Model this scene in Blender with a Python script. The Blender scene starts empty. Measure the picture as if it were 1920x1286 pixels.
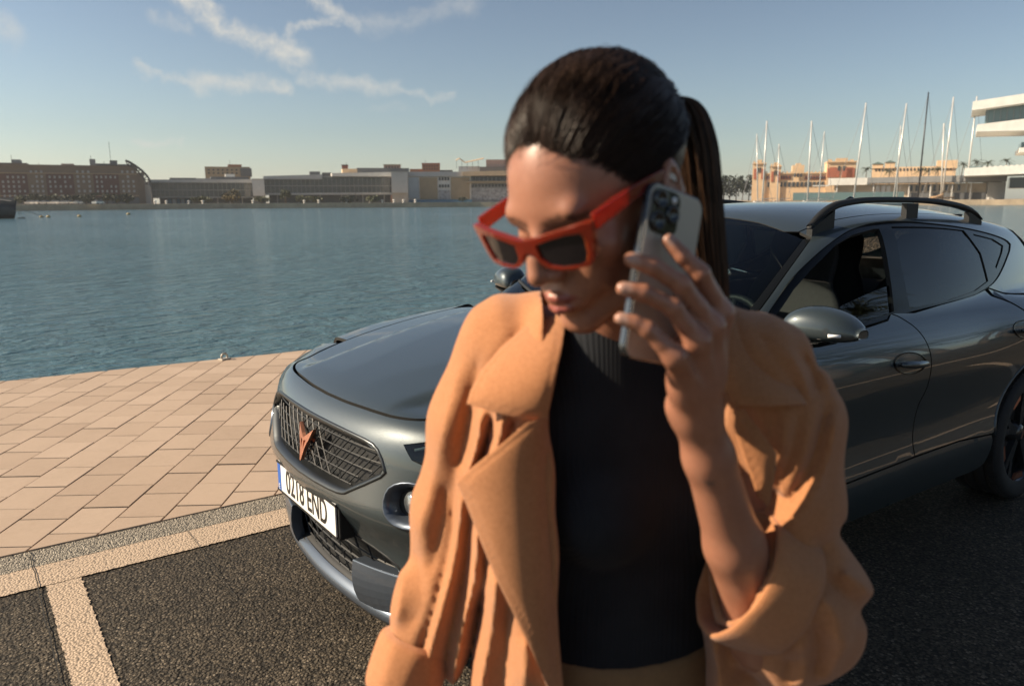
import bpy, bmesh, math, random
import numpy as np
from mathutils import Vector, Matrix
from mathutils.geometry import delaunay_2d_cdt

scene = bpy.context.scene
COL = scene.collection
R = math.radians
random.seed(7)
rng = np.random.default_rng(11)

# ------------------------------------------------------------------ camera
CAM = np.array([-0.847, -2.406, 1.498])
PITCH, YAW, ROLL, FPX = R(10.415), R(54.307), R(-0.3), 1444.0
fwd = np.array([math.cos(YAW)*math.cos(PITCH), math.sin(YAW)*math.cos(PITCH), -math.sin(PITCH)])
rgt = np.cross(fwd, [0, 0, 1]); rgt /= np.linalg.norm(rgt); upv = np.cross(rgt, fwd)
rgt, upv = math.cos(ROLL)*rgt+math.sin(ROLL)*upv, -math.sin(ROLL)*rgt+math.cos(ROLL)*upv
cd = bpy.data.cameras.new('camera'); cam = bpy.data.objects.new('camera', cd); COL.objects.link(cam)
cam.matrix_world = Matrix(((rgt[0], upv[0], -fwd[0], CAM[0]), (rgt[1], upv[1], -fwd[1], CAM[1]), (rgt[2], upv[2], -fwd[2], CAM[2]), (0, 0, 0, 1)))
cd.sensor_fit = 'HORIZONTAL'; cd.sensor_width = 36.0; cd.lens = 36.0*FPX/1920.0
cd.clip_start = 0.05; cd.clip_end = 6000.0
cd.dof.use_dof = True; cd.dof.focus_distance = 2.75; cd.dof.aperture_fstop = 4.8
scene.camera = cam
scene.render.resolution_x, scene.render.resolution_y = 1024, 685

# ------------------------------------------------------------------ light
SUN_EL = R(33.0); SUN_XY = np.array([-0.835, 0.550]); SUN_XY = SUN_XY/np.linalg.norm(SUN_XY)
SUN = np.array([SUN_XY[0]*math.cos(SUN_EL), SUN_XY[1]*math.cos(SUN_EL), math.sin(SUN_EL)])
sl = bpy.data.lights.new('sun', 'SUN'); sl.energy = 5.0; sl.angle = R(0.6); sl.color = (1.0, 0.83, 0.62)
so = bpy.data.objects.new('sun', sl); COL.objects.link(so)
so.rotation_euler = Vector(SUN).to_track_quat('Z', 'Y').to_euler(); so.location = (-20, 10, 15)

world = bpy.data.worlds.new('World'); scene.world = world; world.use_nodes = True
wn, wl = world.node_tree.nodes, world.node_tree.links
wn.clear()
class NT:
    """tiny helper to write node maths"""
    def __init__(s, tree): s.n, s.l = tree.nodes, tree.links
    def new(s, t, **k):
        x = s.n.new(t)
        for a, b in k.items(): setattr(x, a, b)
        return x
    def put(s, sock, v):
        if isinstance(v, bpy.types.NodeSocket): s.l.new(v, sock)
        elif v is not None: sock.default_value = v
    def m(s, op, a, b=None, c=None, clamp=False):
        x = s.n.new('ShaderNodeMath'); x.operation = op; x.use_clamp = clamp
        s.put(x.inputs[0], a); s.put(x.inputs[1], b); s.put(x.inputs[2], c)
        return x.outputs[0]
    def vm(s, op, a, b=None, out=0):
        x = s.n.new('ShaderNodeVectorMath'); x.operation = op
        s.put(x.inputs[0], a); s.put(x.inputs[1], b)
        return x.outputs[out]
    def mix(s, f, a, b):
        x = s.n.new('ShaderNodeMix'); x.data_type = 'RGBA'
        s.put(x.inputs[0], f); s.put(x.inputs[6], a); s.put(x.inputs[7], b)
        return x.outputs[2]
    def ramp(s, f, stops, interp='LINEAR'):
        x = s.n.new('ShaderNodeValToRGB'); x.color_ramp.interpolation = interp
        e = x.color_ramp.elements
        while len(e) < len(stops): e.new(0.5)
        for i, (p, c) in enumerate(stops):
            e[i].position = p; e[i].color = c if len(c) == 4 else (*c, 1)
        s.put(x.inputs[0], f); return x.outputs[0]
    def noise(s, vec, scale, detail=4, rough=0.55, dist=0.0, out=0):
        x = s.n.new('ShaderNodeTexNoise'); x.inputs['Scale'].default_value = scale
        x.inputs['Detail'].default_value = detail; x.inputs['Roughness'].default_value = rough
        x.inputs['Distortion'].default_value = dist
        if vec is not None: s.l.new(vec, x.inputs['Vector'])
        return x.outputs[out]
    def voro(s, vec, scale, feature='F1', out=0, rand=1.0):
        x = s.n.new('ShaderNodeTexVoronoi'); x.feature = feature; x.inputs['Scale'].default_value = scale
        x.inputs['Randomness'].default_value = rand
        if vec is not None: s.l.new(vec, x.inputs['Vector'])
        return x.outputs[out]
    def maprange(s, v, a, b, c=0.0, d=1.0, smooth=False):
        x = s.n.new('ShaderNodeMapRange')
        if smooth: x.interpolation_type = 'SMOOTHSTEP'
        s.put(x.inputs[0], v)
        for i, q in zip((1, 2, 3, 4), (a, b, c, d)): s.put(x.inputs[i], q)
        return x.outputs[0]
    def bump(s, h, strength=0.3, dist=0.01, normal=None):
        x = s.n.new('ShaderNodeBump'); x.inputs['Strength'].default_value = strength
        x.inputs['Distance'].default_value = dist; s.put(x.inputs['Height'], h)
        if normal is not None: s.l.new(normal, x.inputs['Normal'])
        return x.outputs[0]

def pix_dir(u, v):
    d = fwd+rgt*(u-960)/FPX-upv*(v-643)/FPX
    return d/np.linalg.norm(d)
T = NT(world.node_tree)
sky = T.new('ShaderNodeTexSky'); sky.sky_type = 'NISHITA'; sky.sun_disc = False
sky.sun_elevation = SUN_EL; sky.sun_rotation = math.atan2(SUN_XY[0], SUN_XY[1])
sky.air_density = 1.0; sky.dust_density = 0.6; sky.ozone_density = 1.0; sky.altitude = 0
tc = T.new('ShaderNodeTexCoord')
sep = T.new('ShaderNodeSeparateXYZ'); T.l.new(tc.outputs['Generated'], sep.inputs[0])
# slight wobble of the direction gives the cirrus its wisps
nz = T.noise(tc.outputs['Generated'], 22.0, 6, 0.62, 0.3, out=1)
wob = T.vm('MULTIPLY', T.vm('SUBTRACT', nz, (0.5, 0.5, 0.5)), (0.05, 0.05, 0.05))
dirw = T.vm('ADD', tc.outputs['Generated'], wob)
ws = T.new('ShaderNodeSeparateXYZ'); T.l.new(dirw, ws.inputs[0])
az = T.m('ARCTAN2', ws.outputs[0], ws.outputs[1]); el = T.m('ARCSINE', ws.outputs[2])
def azel(u, v):
    d = pix_dir(u, v); return math.atan2(d[0], d[1]), math.asin(d[2])
CIRRUS = [  # poly-lines over the sky dome: points, half width (rad), strength
    ([(300, -60), (350, 0), (450, 62), (520, 92), (572, 102)], 0.0130, 0.95),
    ([(572, 102), (536, 72), (546, 48), (600, 42), (665, 48)], 0.0060, 0.60),
    ([(560, -40), (592, 0), (632, 30), (668, 50)], 0.0085, 0.7),
    ([(668, 48), (760, 42), (890, -2)], 0.0110, 0.30),
    ([(262, 124), (330, 152), (380, 158)], 0.0058, 0.55),
    ([(370, 158), (450, 154), (535, 160)], 0.0125, 0.75),
    ([(575, 142), (650, 152), (745, 168)], 0.0105, 0.62),
    ([(745, 168), (845, 181)], 0.0055, 0.45),
    ([(250, 262), (335, 264)], 0.0038, 0.5),
    ([(-60, 20), (12, 66)], 0.0150, 0.5),
    ([(288, 26), (345, 46)], 0.0075, 0.35),
    ([(700, 200), (760, 205)], 0.006, 0.12)]
cl = None
streak = T.noise(tc.outputs['Generated'], 60.0, 5, 0.65)
for pts, wd, st in CIRRUS:
    best = None
    q = [azel(*p) for p in pts]
    for (ax, ay), (bx, by) in zip(q[:-1], q[1:]):
        dx, dy = bx-ax, by-ay; L2 = dx*dx+dy*dy
        px = T.m('SUBTRACT', az, ax); py = T.m('SUBTRACT', el, ay)
        t = T.m('MULTIPLY', T.m('ADD', T.m('MULTIPLY', px, dx), T.m('MULTIPLY', py, dy)), 1.0/L2, clamp=True)
        ex = T.m('SUBTRACT', px, T.m('MULTIPLY', t, dx)); ey = T.m('SUBTRACT', py, T.m('MULTIPLY', t, dy))
        d = T.m('SQRT', T.m('ADD', T.m('MULTIPLY', ex, ex), T.m('MULTIPLY', ey, ey)))
        best = d if best is None else T.m('MINIMUM', best, d)
    msk = T.maprange(best, wd*1.5, 0.0, 0.0, st, True)
    cl = msk if cl is None else T.m('MAXIMUM', cl, msk)
cl = T.m('MULTIPLY', cl, T.maprange(streak, 0.25, 0.75, 0.25, 1.25), clamp=True)
hsv = T.new('ShaderNodeHueSaturation'); hsv.inputs['Saturation'].default_value = 0.70
T.l.new(sky.outputs[0], hsv.inputs['Color'])
gam = T.new('ShaderNodeGamma'); gam.inputs[1].default_value = 1.4; T.l.new(hsv.outputs[0], gam.inputs[0])
tint = T.vm('MULTIPLY', gam.outputs[0], (0.405, 0.426, 0.430))
skyc = T.mix(T.m('MULTIPLY', cl, 0.95), tint, (5.9, 5.8, 5.4, 1))
bg = T.new('ShaderNodeBackground'); bg.inputs['Strength'].default_value = 0.062
T.l.new(skyc, bg.inputs['Color'])
world.cycles.sampling_method = 'MANUAL'; world.cycles.sample_map_resolution = 256
wo = T.new('ShaderNodeOutputWorld'); T.l.new(bg.outputs[0], wo.inputs['Surface'])

scene.view_settings.view_transform = 'Standard'; scene.view_settings.look = 'None'
scene.view_settings.exposure = 0.9; scene.view_settings.gamma = 1.0
scene.view_settings.use_curve_mapping = False
scene.cycles.use_denoising = True
scene.cycles.max_bounces = 8; scene.cycles.transparent_max_bounces = 16
scene.cycles.caustics_reflective = False; scene.cycles.caustics_refractive = False
scene.cycles.sample_clamp_indirect = 6.0

# ------------------------------------------------------------------ helpers
MATS = {}
def mat(name, base=(0.5, 0.5, 0.5), rough=0.6, metal=0.0, spec=0.5, coat=0.0, fn=None, **kw):
    if name in MATS: return MATS[name]
    m = bpy.data.materials.new(name); m.use_nodes = True; MATS[name] = m
    t = NT(m.node_tree); b = m.node_tree.nodes['Principled BSDF']
    b.inputs['Base Color'].default_value = (*base, 1); b.inputs['Roughness'].default_value = rough
    b.inputs['Metallic'].default_value = metal; b.inputs['Specular IOR Level'].default_value = spec
    b.inputs['Coat Weight'].default_value = coat; b.inputs['Coat Roughness'].default_value = 0.03
    for k, v in kw.items(): b.inputs[k.replace('_', ' ')].default_value = v
    if fn: fn(t, b)
    return m
def objvec(t, which='Object'):
    return t.new('ShaderNodeTexCoord').outputs[which]
def weathered(c, amt=0.18, scale=6.0, bumpk=0.0, bscale=200.0, coords='Object'):
    """plain colour broken up by two sizes of noise, with optional fine relief"""
    def fn(t, b):
        v = objvec(t, coords)
        n = t.m('ADD', t.m('MULTIPLY', t.noise(v, scale, 5, 0.6), 0.6), t.m('MULTIPLY', t.noise(v, scale*9, 3, 0.6), 0.4))
        lo = tuple(x*(1-amt) for x in c); hi = tuple(min(1, x*(1+amt)) for x in c)
        t.l.new(t.ramp(n, [(0.3, lo), (0.7, hi)]), b.inputs['Base Color'])
        if bumpk: t.l.new(t.bump(t.noise(v, bscale, 3, 0.6), bumpk, 0.004), b.inputs['Normal'])
    return fn

def tag(o, label=None, cat=None, group=None, kind=None):
    if label: o['label'] = label
    if cat: o['category'] = cat
    if group: o['group'] = group
    if kind: o['kind'] = kind
    return o
def empty(name, loc=(0, 0, 0), rz=0.0, parent=None):
    o = bpy.data.objects.new(name, None); COL.objects.link(o); o.location = loc; o.rotation_euler = (0, 0, rz)
    o.empty_display_size = 0.1
    if parent: o.parent = parent
    return o
def link(name, me, material=None, parent=None, loc=None, rot=None):
    o = bpy.data.objects.new(name, me); COL.objects.link(o)
    if material is not None and not me.materials:
        for mm in (material if isinstance(material, (list, tuple)) else [material]): me.materials.append(mm)
    if parent is not None: o.parent = parent
    if loc is not None: o.location = loc
    if rot is not None: o.rotation_euler = rot
    return o
def mesh_from(name, v, f, smooth=False):
    me = bpy.data.meshes.new(name); me.from_pydata([tuple(map(float, p)) for p in v], [], [tuple(map(int, q)) for q in f])
    if smooth: me.polygons.foreach_set('use_smooth', [True]*len(me.polygons))
    me.update(); return me
class MB:
    """collects boxes, bars, tubes and prisms into one mesh (for ONE part)"""
    def __init__(s): s.v, s.f = [], []
    def add(s, v, f):
        k = len(s.v); s.v += [tuple(map(float, p)) for p in v]; s.f += [tuple(i+k for i in q) for q in f]; return s
    def box(s, c, d, rz=0.0, M=None):
        x, y, z = d[0]/2, d[1]/2, d[2]/2
        pts = [Vector((a*x, b*y, e*z)) for e in (-1, 1) for a, b in ((-1, -1), (1, -1), (1, 1), (-1, 1))]
        rm = M if M is not None else Matrix.Rotation(rz, 3, 'Z')
        return s.add([rm@p+Vector(c) for p in pts], [(3, 2, 1, 0), (4, 5, 6, 7), (0, 1, 5, 4), (1, 2, 6, 5), (2, 3, 7, 6), (3, 0, 4, 7)])
    def tube(s, pts, r, n=8, caps=True):
        pts = [Vector(p) for p in pts]; rr = r if isinstance(r, (list, tuple)) else [r]*len(pts)
        rings = []; ref = None
        for i, p in enumerate(pts):
            a = pts[max(i-1, 0)]; b = pts[min(i+1, len(pts)-1)]; t = (b-a).normalized()
            if ref is None:
                ref = t.cross(Vector((0, 0, 1)))
                if ref.length < 1e-3: ref = t.cross(Vector((1, 0, 0)))
            ref = (ref-t*ref.dot(t)).normalized(); bn = t.cross(ref)
            rings.append([p+(ref*math.cos(2*math.pi*j/n)+bn*math.sin(2*math.pi*j/n))*rr[i] for j in range(n)])
        v = [q for ring in rings for q in ring]; f = []
        for i in range(len(rings)-1):
            for j in range(n): f.append((i*n+j, i*n+(j+1) % n, (i+1)*n+(j+1) % n, (i+1)*n+j))
        if caps: f.append(tuple(range(n-1, -1, -1))); f.append(tuple((len(rings)-1)*n+j for j in range(n)))
        return s.add(v, f)
    def prism(s, poly, z0, z1):
        n = len(poly); v = [(x, y, z0) for x, y in poly]+[(x, y, z1) for x, y in poly]
        f = [tuple(range(n-1, -1, -1)), tuple(range(n, 2*n))]+[(i, (i+1) % n, n+(i+1) % n, n+i) for i in range(n)]
        return s.add(v, f)
    def lathe(s, prof, n=24, axis='Z', c=(0, 0, 0)):
        v = []; f = []
        for r, h in prof:
            for j in range(n):
                a = 2*math.pi*j/n; p = (r*math.cos(a), r*math.sin(a), h)
                if axis == 'Y': p = (p[0], p[2], p[1])
                if axis == 'X': p = (p[2], p[0], p[1])
                v.append((p[0]+c[0], p[1]+c[1], p[2]+c[2]))
        for i in range(len(prof)-1):
            for j in range(n): f.append((i*n+j, i*n+(j+1) % n, (i+1)*n+(j+1) % n, (i+1)*n+j))
        return s.add(v, f)
    def mesh(s, name, smooth=False): return mesh_from(name, s.v, s.f, smooth)
    def build(s, name, material, parent=None, smooth=False, bevel=0.0, seg=2, loc=None, rot=None):
        o = link(name, s.mesh(name, smooth), material, parent, loc, rot)
        if bevel:
            md = o.modifiers.new('bevel', 'BEVEL'); md.width = bevel; md.segments = seg; md.limit_method = 'ANGLE'; md.angle_limit = R(35)
        return o
ORD = ['first', 'second', 'third', 'fourth', 'fifth', 'sixth', 'seventh', 'eighth', 'ninth', 'tenth', 'eleventh', 'twelfth', 'thirteenth']
def copy_tree(o, parent=None):
    c = o.copy(); COL.objects.link(c); c.parent = parent
    for ch in list(o.children): copy_tree(ch, c)
    return c

def pix(u, v, depth):
    """point seen at photo pixel (u, v), depth = level distance in front of the camera"""
    d = fwd+rgt*(u-960)/FPX-upv*(v-643)/FPX
    return CAM+d*depth/(d[0]*math.cos(YAW)+d[1]*math.sin(YAW))
def pix_z(u, v, z):
    d = fwd+rgt*(u-960)/FPX-upv*(v-643)/FPX
    return CAM+d*(z-CAM[2])/d[2]
# ================================================================== SETTING
def f_asphalt(t, b):
    v = objvec(t)
    vor = t.new('ShaderNodeTexVoronoi'); vor.inputs['Scale'].default_value = 95.0
    t.l.new(v, vor.inputs['Vector'])
    vo2 = t.voro(v, 210.0)
    rnd = t.new('ShaderNodeSeparateColor'); t.l.new(vor.outputs['Color'], rnd.inputs[0])
    stone = t.ramp(rnd.outputs[0], [(0.0, (0.038, 0.031, 0.0225)), (0.5, (0.062, 0.050, 0.0355)), (0.88, (0.092, 0.074, 0.052)), (1.0, (0.17, 0.14, 0.105))])
    gap = t.maprange(vor.outputs['Distance'], 0.42, 0.72, 0.0, 1.0, True)
    big = t.maprange(t.noise(v, 1.4, 4, 0.6), 0.3, 0.7, 0.7, 1.25)
    c = t.mix(gap, stone, (0.018, 0.0150, 0.0110, 1))
    mul = t.new('ShaderNodeMix', data_type='RGBA', blend_type='MULTIPLY'); mul.inputs[0].default_value = 1.0
    t.l.new(c, mul.inputs[6]); t.l.new(big, mul.inputs[7]); t.l.new(mul.outputs[2], b.inputs['Base Color'])
    h = t.m('ADD', t.m('MULTIPLY', t.m('SUBTRACT', 1.0, vor.outputs['Distance']), t.m('ADD', rnd.outputs[1], 0.6)), t.m('MULTIPLY', vo2, -0.35))
    t.l.new(t.bump(h, 1.0, 0.0055), b.inputs['Normal'])
    b.inputs['Roughness'].default_value = 0.8; b.inputs['Specular IOR Level'].default_value = 0.25
mat('asphalt', fn=f_asphalt)
def f_paint(c, scale, wear):
    def fn(t, b):
        v = objvec(t)
        vor = t.new('ShaderNodeTexVoronoi'); vor.inputs['Scale'].default_value = scale; t.l.new(v, vor.inputs['Vector'])
        n1 = t.noise(v, 7.0, 5, 0.65); n2 = t.noise(v, 60.0, 4, 0.7)
        w = t.maprange(t.m('ADD', t.m('MULTIPLY', n1, 0.45), t.m('MULTIPLY', n2, 0.55)), wear, wear+0.05, 0.0, 1.0, True)
        pit = t.maprange(vor.outputs['Distance'], 0.55, 0.80, 0.0, 0.55, True)
        base = t.ramp(n2, [(0.3, tuple(x*0.82 for x in c)), (0.7, c)])
        t.l.new(t.mix(t.m('MAXIMUM', w, pit), base, (0.05, 0.043, 0.035, 1)), b.inputs['Base Color'])
        h = t.m('SUBTRACT', t.m('SUBTRACT', 1.0, vor.outputs['Distance']), t.m('MULTIPLY', w, 0.6))
        t.l.new(t.bump(h, 0.8, 0.005), b.inputs['Normal'])
        b.inputs['Roughness'].default_value = 0.75
    return fn
mat('road_paint', fn=f_paint((0.46, 0.35, 0.25), 100.0, 0.60))
def f_strip(t, b):
    v = objvec(t); vor = t.new('ShaderNodeTexVoronoi'); vor.inputs['Scale'].default_value = 125.0; t.l.new(v, vor.inputs['Vector'])
    rnd = t.new('ShaderNodeSeparateColor'); t.l.new(vor.outputs['Color'], rnd.inputs[0])
    c = t.ramp(rnd.outputs[0], [(0.0, (0.11, 0.097, 0.076)), (0.5, (0.25, 0.218, 0.17)), (1.0, (0.42, 0.37, 0.29))])
    t.l.new(t.mix(t.maprange(vor.outputs['Distance'], 0.45, 0.75, 0.0, 0.75), c, (0.09, 0.078, 0.06, 1)), b.inputs['Base Color'])
    t.l.new(t.bump(t.m('SUBTRACT', 1.0, vor.outputs['Distance']), 1.0, 0.009), b.inputs['Normal'])
    b.inputs['Roughness'].default_value = 0.75
mat('exposed_aggregate', fn=f_strip)
def f_tile(t, b):
    oi = t.new('ShaderNodeObjectInfo'); geo = t.new('ShaderNodeNewGeometry')
    v = geo.outputs['Position']
    base = t.ramp(oi.outputs['Random'], [(0.0, (0.365, 0.268, 0.192)), (0.5, (0.40, 0.298, 0.216)), (1.0, (0.435, 0.328, 0.242))])
    n = t.m('ADD', t.m('MULTIPLY', t.noise(v, 3.0, 5, 0.62), 0.5), t.m('MULTIPLY', t.noise(v, 38.0, 5, 0.7), 0.5))
    spot = t.maprange(t.voro(v, 9.0), 0.015, 0.035, 0.5, 0.0)
    spot = t.m('MULTIPLY', spot, t.maprange(t.noise(v, 4.0, 2), 0.5, 0.6, 0.0, 1.0))
    big = t.noise(v, 0.9, 4, 0.65)
    n = t.m('ADD', t.m('MULTIPLY', n, 0.65), t.m('MULTIPLY', big, 0.35))
    sh = t.ramp(n, [(0.28, (0.80, 0.79, 0.77)), (0.5, (0.96, 0.96, 0.96)), (0.75, (1.06, 1.06, 1.06))])
    mul = t.new('ShaderNodeMix', data_type='RGBA', blend_type='MULTIPLY'); mul.inputs[0].default_value = 1.0
    t.l.new(base, mul.inputs[6]); t.l.new(sh, mul.inputs[7])
    t.l.new(t.mix(spot, mul.outputs[2], (0.09, 0.07, 0.05, 1)), b.inputs['Base Color'])
    t.l.new(t.bump(t.noise(v, 260.0, 4, 0.7), 0.25, 0.002), b.inputs['Normal'])
    b.inputs['Roughness'].default_value = 0.62
mat('paving_tile', fn=f_tile)
mat('grout', fn=weathered((0.055, 0.042, 0.030), 0.3, 20))
mat('quay_concrete', fn=weathered((0.33, 0.28, 0.21), 0.3, 2.0, 0.3, 60))
mat('dark_seam', (0.015, 0.014, 0.012), 0.9)
def f_water(t, b):
    geo = t.new('ShaderNodeNewGeometry'); v = geo.outputs['Position']
    sc = t.new('ShaderNodeMapping'); sc.inputs['Rotation'].default_value = (0, 0, R(-28)); sc.inputs['Scale'].default_value = (0.55, 1.0, 1.0)
    t.l.new(v, sc.inputs['Vector']); w = sc.outputs[0]
    n1 = t.noise(w, 0.55, 3, 0.55, 0.6); n2 = t.noise(w, 1.9, 4, 0.6, 0.5); n3 = t.noise(w, 6.5, 3, 0.6, 0.2)
    patch = t.maprange(t.noise(v, 0.03, 3, 0.6), 0.35, 0.65, 0.65, 1.25)
    h = t.m('ADD', t.m('ADD', t.m('MULTIPLY', n1, 0.26), t.m('MULTIPLY', n2, 0.40)), t.m('MULTIPLY', n3, 0.10))
    t.l.new(t.bump(t.m('MULTIPLY', h, patch), 1.0, 0.80), b.inputs['Normal'])
    b.inputs['Base Color'].default_value = (0.062, 0.128, 0.162, 1); b.inputs['Roughness'].default_value = 0.11
    b.inputs['IOR'].default_value = 1.33
mat('harbour_water', fn=f_water)

WATER_Z = -0.8
def edge_y(x): return 5.285-0.09*x          # the quay's edge towards the basin
# --- asphalt: one sheet over the whole quay, slightly below the laid strips
me = mesh_from('asphalt', [(-260, -420, 0), (400, -420, 0), (400, 1.38, 0), (-260, 1.38, 0)], [(0, 1, 2, 3)])
tag(link('parking_lane', me, MATS['asphalt']), kind='structure')
me = mesh_from('water', [(-3000, -3000, WATER_Z), (3000, -3000, WATER_Z), (3000, 3000, WATER_Z), (-3000, 3000, WATER_Z)], [(0, 1, 2, 3)])
tag(link('harbour_water', me, MATS['harbour_water']), kind='structure')
# --- quay body with its wall to the water
X0, X1 = -260.0, 400.0
mb = MB()
yy0, yy1 = edge_y(-40), edge_y(40)
mb.add([(-260, 1.375, -0.02), (400, 1.375, -0.02), (400, edge_y(40), -0.02), (40, edge_y(40), -0.02), (-40, edge_y(-40), -0.02), (-260, edge_y(-40), -0.02)], [(0, 1, 2, 3, 4, 5)])
mb.add([(-260, edge_y(-40), -0.02), (-40, edge_y(-40), -0.02), (40, edge_y(40), -0.02), (400, edge_y(40), -0.02),
        (-260, edge_y(-40), -3), (-40, edge_y(-40), -3), (40, edge_y(40), -3), (400, edge_y(40), -3)], [(0, 4, 5, 1), (1, 5, 6, 2), (2, 6, 7, 3)])
quay = tag(mb.build('quay_pavement', MATS['grout']), kind='structure')

# --- paving tiles: running bond, laid askew to the quay edge
TH = R(56.85); TW, TL, GAP = 0.2288, 0.306, 0.0055
dT = np.array([math.cos(TH), math.sin(TH)]); nT = np.array([dT[1], -dT[0]])
P0, S0 = 1.3728, 0.930           # a joint line and a cross joint read from the photograph (in the tile frame)
def clip_poly(poly, n, c):
    out = []
    for i in range(len(poly)):
        a, b = poly[i], poly[(i+1) % len(poly)]
        da, db = a@n-c, b@n-c
        if da <= 0: out.append(a)
        if (da < 0) != (db < 0): out.append(a+(b-a)*da/(da-db))
    return out
def tile_mesh(poly, top=0.012, bev=0.0022):
    c = sum(poly)/len(poly); n = len(poly)
    ins = []
    for i in range(n):
        p0, p, p1 = poly[i-1], poly[i], poly[(i+1) % n]
        e0 = (p-p0)/max(np.linalg.norm(p-p0), 1e-6); e1 = (p1-p)/max(np.linalg.norm(p1-p), 1e-6)
        q = np.array([-e0[1], e0[0]])+np.array([-e1[1], e1[0]])
        ins.append(p+q/max(np.linalg.norm(q), 1e-6)*bev*1.3)
    v = [(*p, -0.018) for p in poly]+[(*p, top-bev) for p in poly]+[(*p, top) for p in ins]
    f = [tuple(range(2*n, 3*n))]
    for i in range(n):
        j = (i+1) % n; f.append((i, j, n+j, n+i)); f.append((n+i, n+j, 2*n+j, 2*n+i))
    return v, f
hw, hl = (TW-GAP)/2, (TL-.0105)/2
full = [dT*hl*a+nT*hw*b for a, b in ((-1, -1), (-1, 1), (1, 1), (1, -1))]
def ccw(p):
    A = sum(p[i][0]*p[(i+1) % len(p)][1]-p[(i+1) % len(p)][0]*p[i][1] for i in range(len(p)))
    return p if A > 0 else p[::-1]
full = ccw(full)
fv, ff = tile_mesh(full); full_me = mesh_from('tile', fv, ff); full_me.materials.append(MATS['paving_tile'])
rest = MB(); n_ind = 0
ey = np.array([0.09, 1.0]); eyl = np.linalg.norm(ey); eyn = ey/eyl; ec = (5.285-0.006)/eyl
for i in range(-40, 60):
    for j in range(-40, 60):
        # strip i lies between joint lines; perp coordinate grows with nT
        pc = -(P0-TW*(i+0.5)); sc_ = S0+TL*(j+0.5)+(0.174 if (i % 2) else 0.0)
        ctr = nT*(-pc-2*P0+2*P0)*-1 if False else None
        # perp of a point p (cross(p, d)) = px*dy-py*dx = p.nT
        ctr = nT*(-P0+TW*(i+0.5))+dT*sc_
        if ctr[0] < -3.2 or ctr[0] > 7.5 or ctr[1] < 1.0 or ctr[1] > 6.2: continue
        poly = [ctr+p for p in full]
        cut = clip_poly(clip_poly(poly, np.array([0, -1.0]), -(1.382)), eyn, ec)
        if len(cut) < 3: continue
        A = abs(sum(cut[k][0]*cut[(k+1) % len(cut)][1]-cut[(k+1) % len(cut)][0]*cut[k][1] for k in range(len(cut))))/2
        if A < 0.0012: continue
        whole = all(np.allclose(a, b) for a, b in zip(poly, cut)) and len(cut) == 4
        d = np.array([*ctr, 0.01])-CAM; zc = d@fwd; u = 960+FPX*(d@rgt)/zc; v = 643-FPX*(d@upv)/zc
        seen = zc > 0 and -70 < u < 640 and v < 1100
        dz = rng.normal(0, 0.0009); tilt = rng.normal(0, 0.0022, 2)
        if seen and n_ind < 298:
            n_ind += 1
            if whole: o = link('tile', full_me, None, quay, (ctr[0], ctr[1], dz), (tilt[0], tilt[1], rng.normal(0, 0.002)))
            else:
                vv, f2 = tile_mesh([p-ctr for p in ccw(cut)]); o = link('tile', mesh_from('tile', vv, f2), MATS['paving_tile'], quay, (ctr[0], ctr[1], dz))
        else:
            vv, f2 = tile_mesh(ccw(cut)); rest.add([(a, b, c+dz) for a, b, c in vv], f2)
tag(rest.build('tile_field', MATS['paving_tile'], quay), kind='stuff')

# --- aggregate strip, painted edge line and bay marks
def ragged(pts, step, amp):
    out = []
    for i in range(len(pts)):
        a, b = np.array(pts[i]), np.array(pts[(i+1) % len(pts)]); L = np.linalg.norm(b-a); k = max(1, int(L/step))
        nn = np.array([-(b-a)[1], (b-a)[0]])/L
        for q in range(k): out.append(a+(b-a)*q/k+nn*(rng.normal(0, amp) if 0 < q else 0))
    return out
def sheet(name, poly, z, m, parent=None):
    me = mesh_from(name, [(x, y, z) for x, y in poly], [tuple(range(len(poly)))]); return link(name, me, MATS[m], parent)
strip = [(-30, 1.205), (30, 1.19), (30, 1.378), (-30, 1.378)]
tag(sheet('kerb_strip', ragged([(-4, 1.205), (6, 1.19), (6, 1.378), (-4, 1.380)], 0.012, 0.0014), 0.006, 'exposed_aggregate'), kind='structure')
tag(sheet('edge_marking', ragged([(-4, 0.992), (6, 0.985), (6, 1.194), (-4, 1.209)], 0.010, 0.0024), 0.005, 'road_paint'), kind='structure')
tag(sheet('bay_marking', ragged([(-0.575, -2.05), (-0.575, 0.985), (-0.700, 0.985), (-0.690, -2.05)], 0.010, 0.0024), 0.0045, 'road_paint'), kind='structure')
tag(sheet('bay_marking', ragged([(5.40, -2.05), (5.40, 0.980), (5.28, 0.980), (5.28, -2.05)], 0.02, 0.0045), 0.0045, 'road_paint'), kind='structure')
tag(sheet('lane_marking', ragged([(-4, -2.9), (30, -2.9), (30, -2.76), (-4, -2.76)], 0.05, 0.004), 0.0045, 'road_paint'), kind='structure')
def seam(pts, w):
    mb = MB(); v = []; f = []
    for i, (x, y) in enumerate(pts): v += [(x-w/2, y, 0.0115 if y > .95 else 0.009), (x+w/2, y, 0.0115 if y > .95 else 0.009)]
    for i in range(len(pts)-1): f.append((2*i, 2*i+1, 2*i+3, 2*i+2))
    mb.add(v, f); return mb
tag(seam([(-0.727+rng.normal(0, .002), 1.37-0.035*k) for k in range(70)], 0.004).build('expansion_seam', MATS['dark_seam']), kind='structure')
tag(seam([(-0.117+rng.normal(0, .0015), 1.20-0.035*k) for k in range(24)], 0.0025).build('expansion_seam', MATS['dark_seam']), kind='structure')
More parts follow.
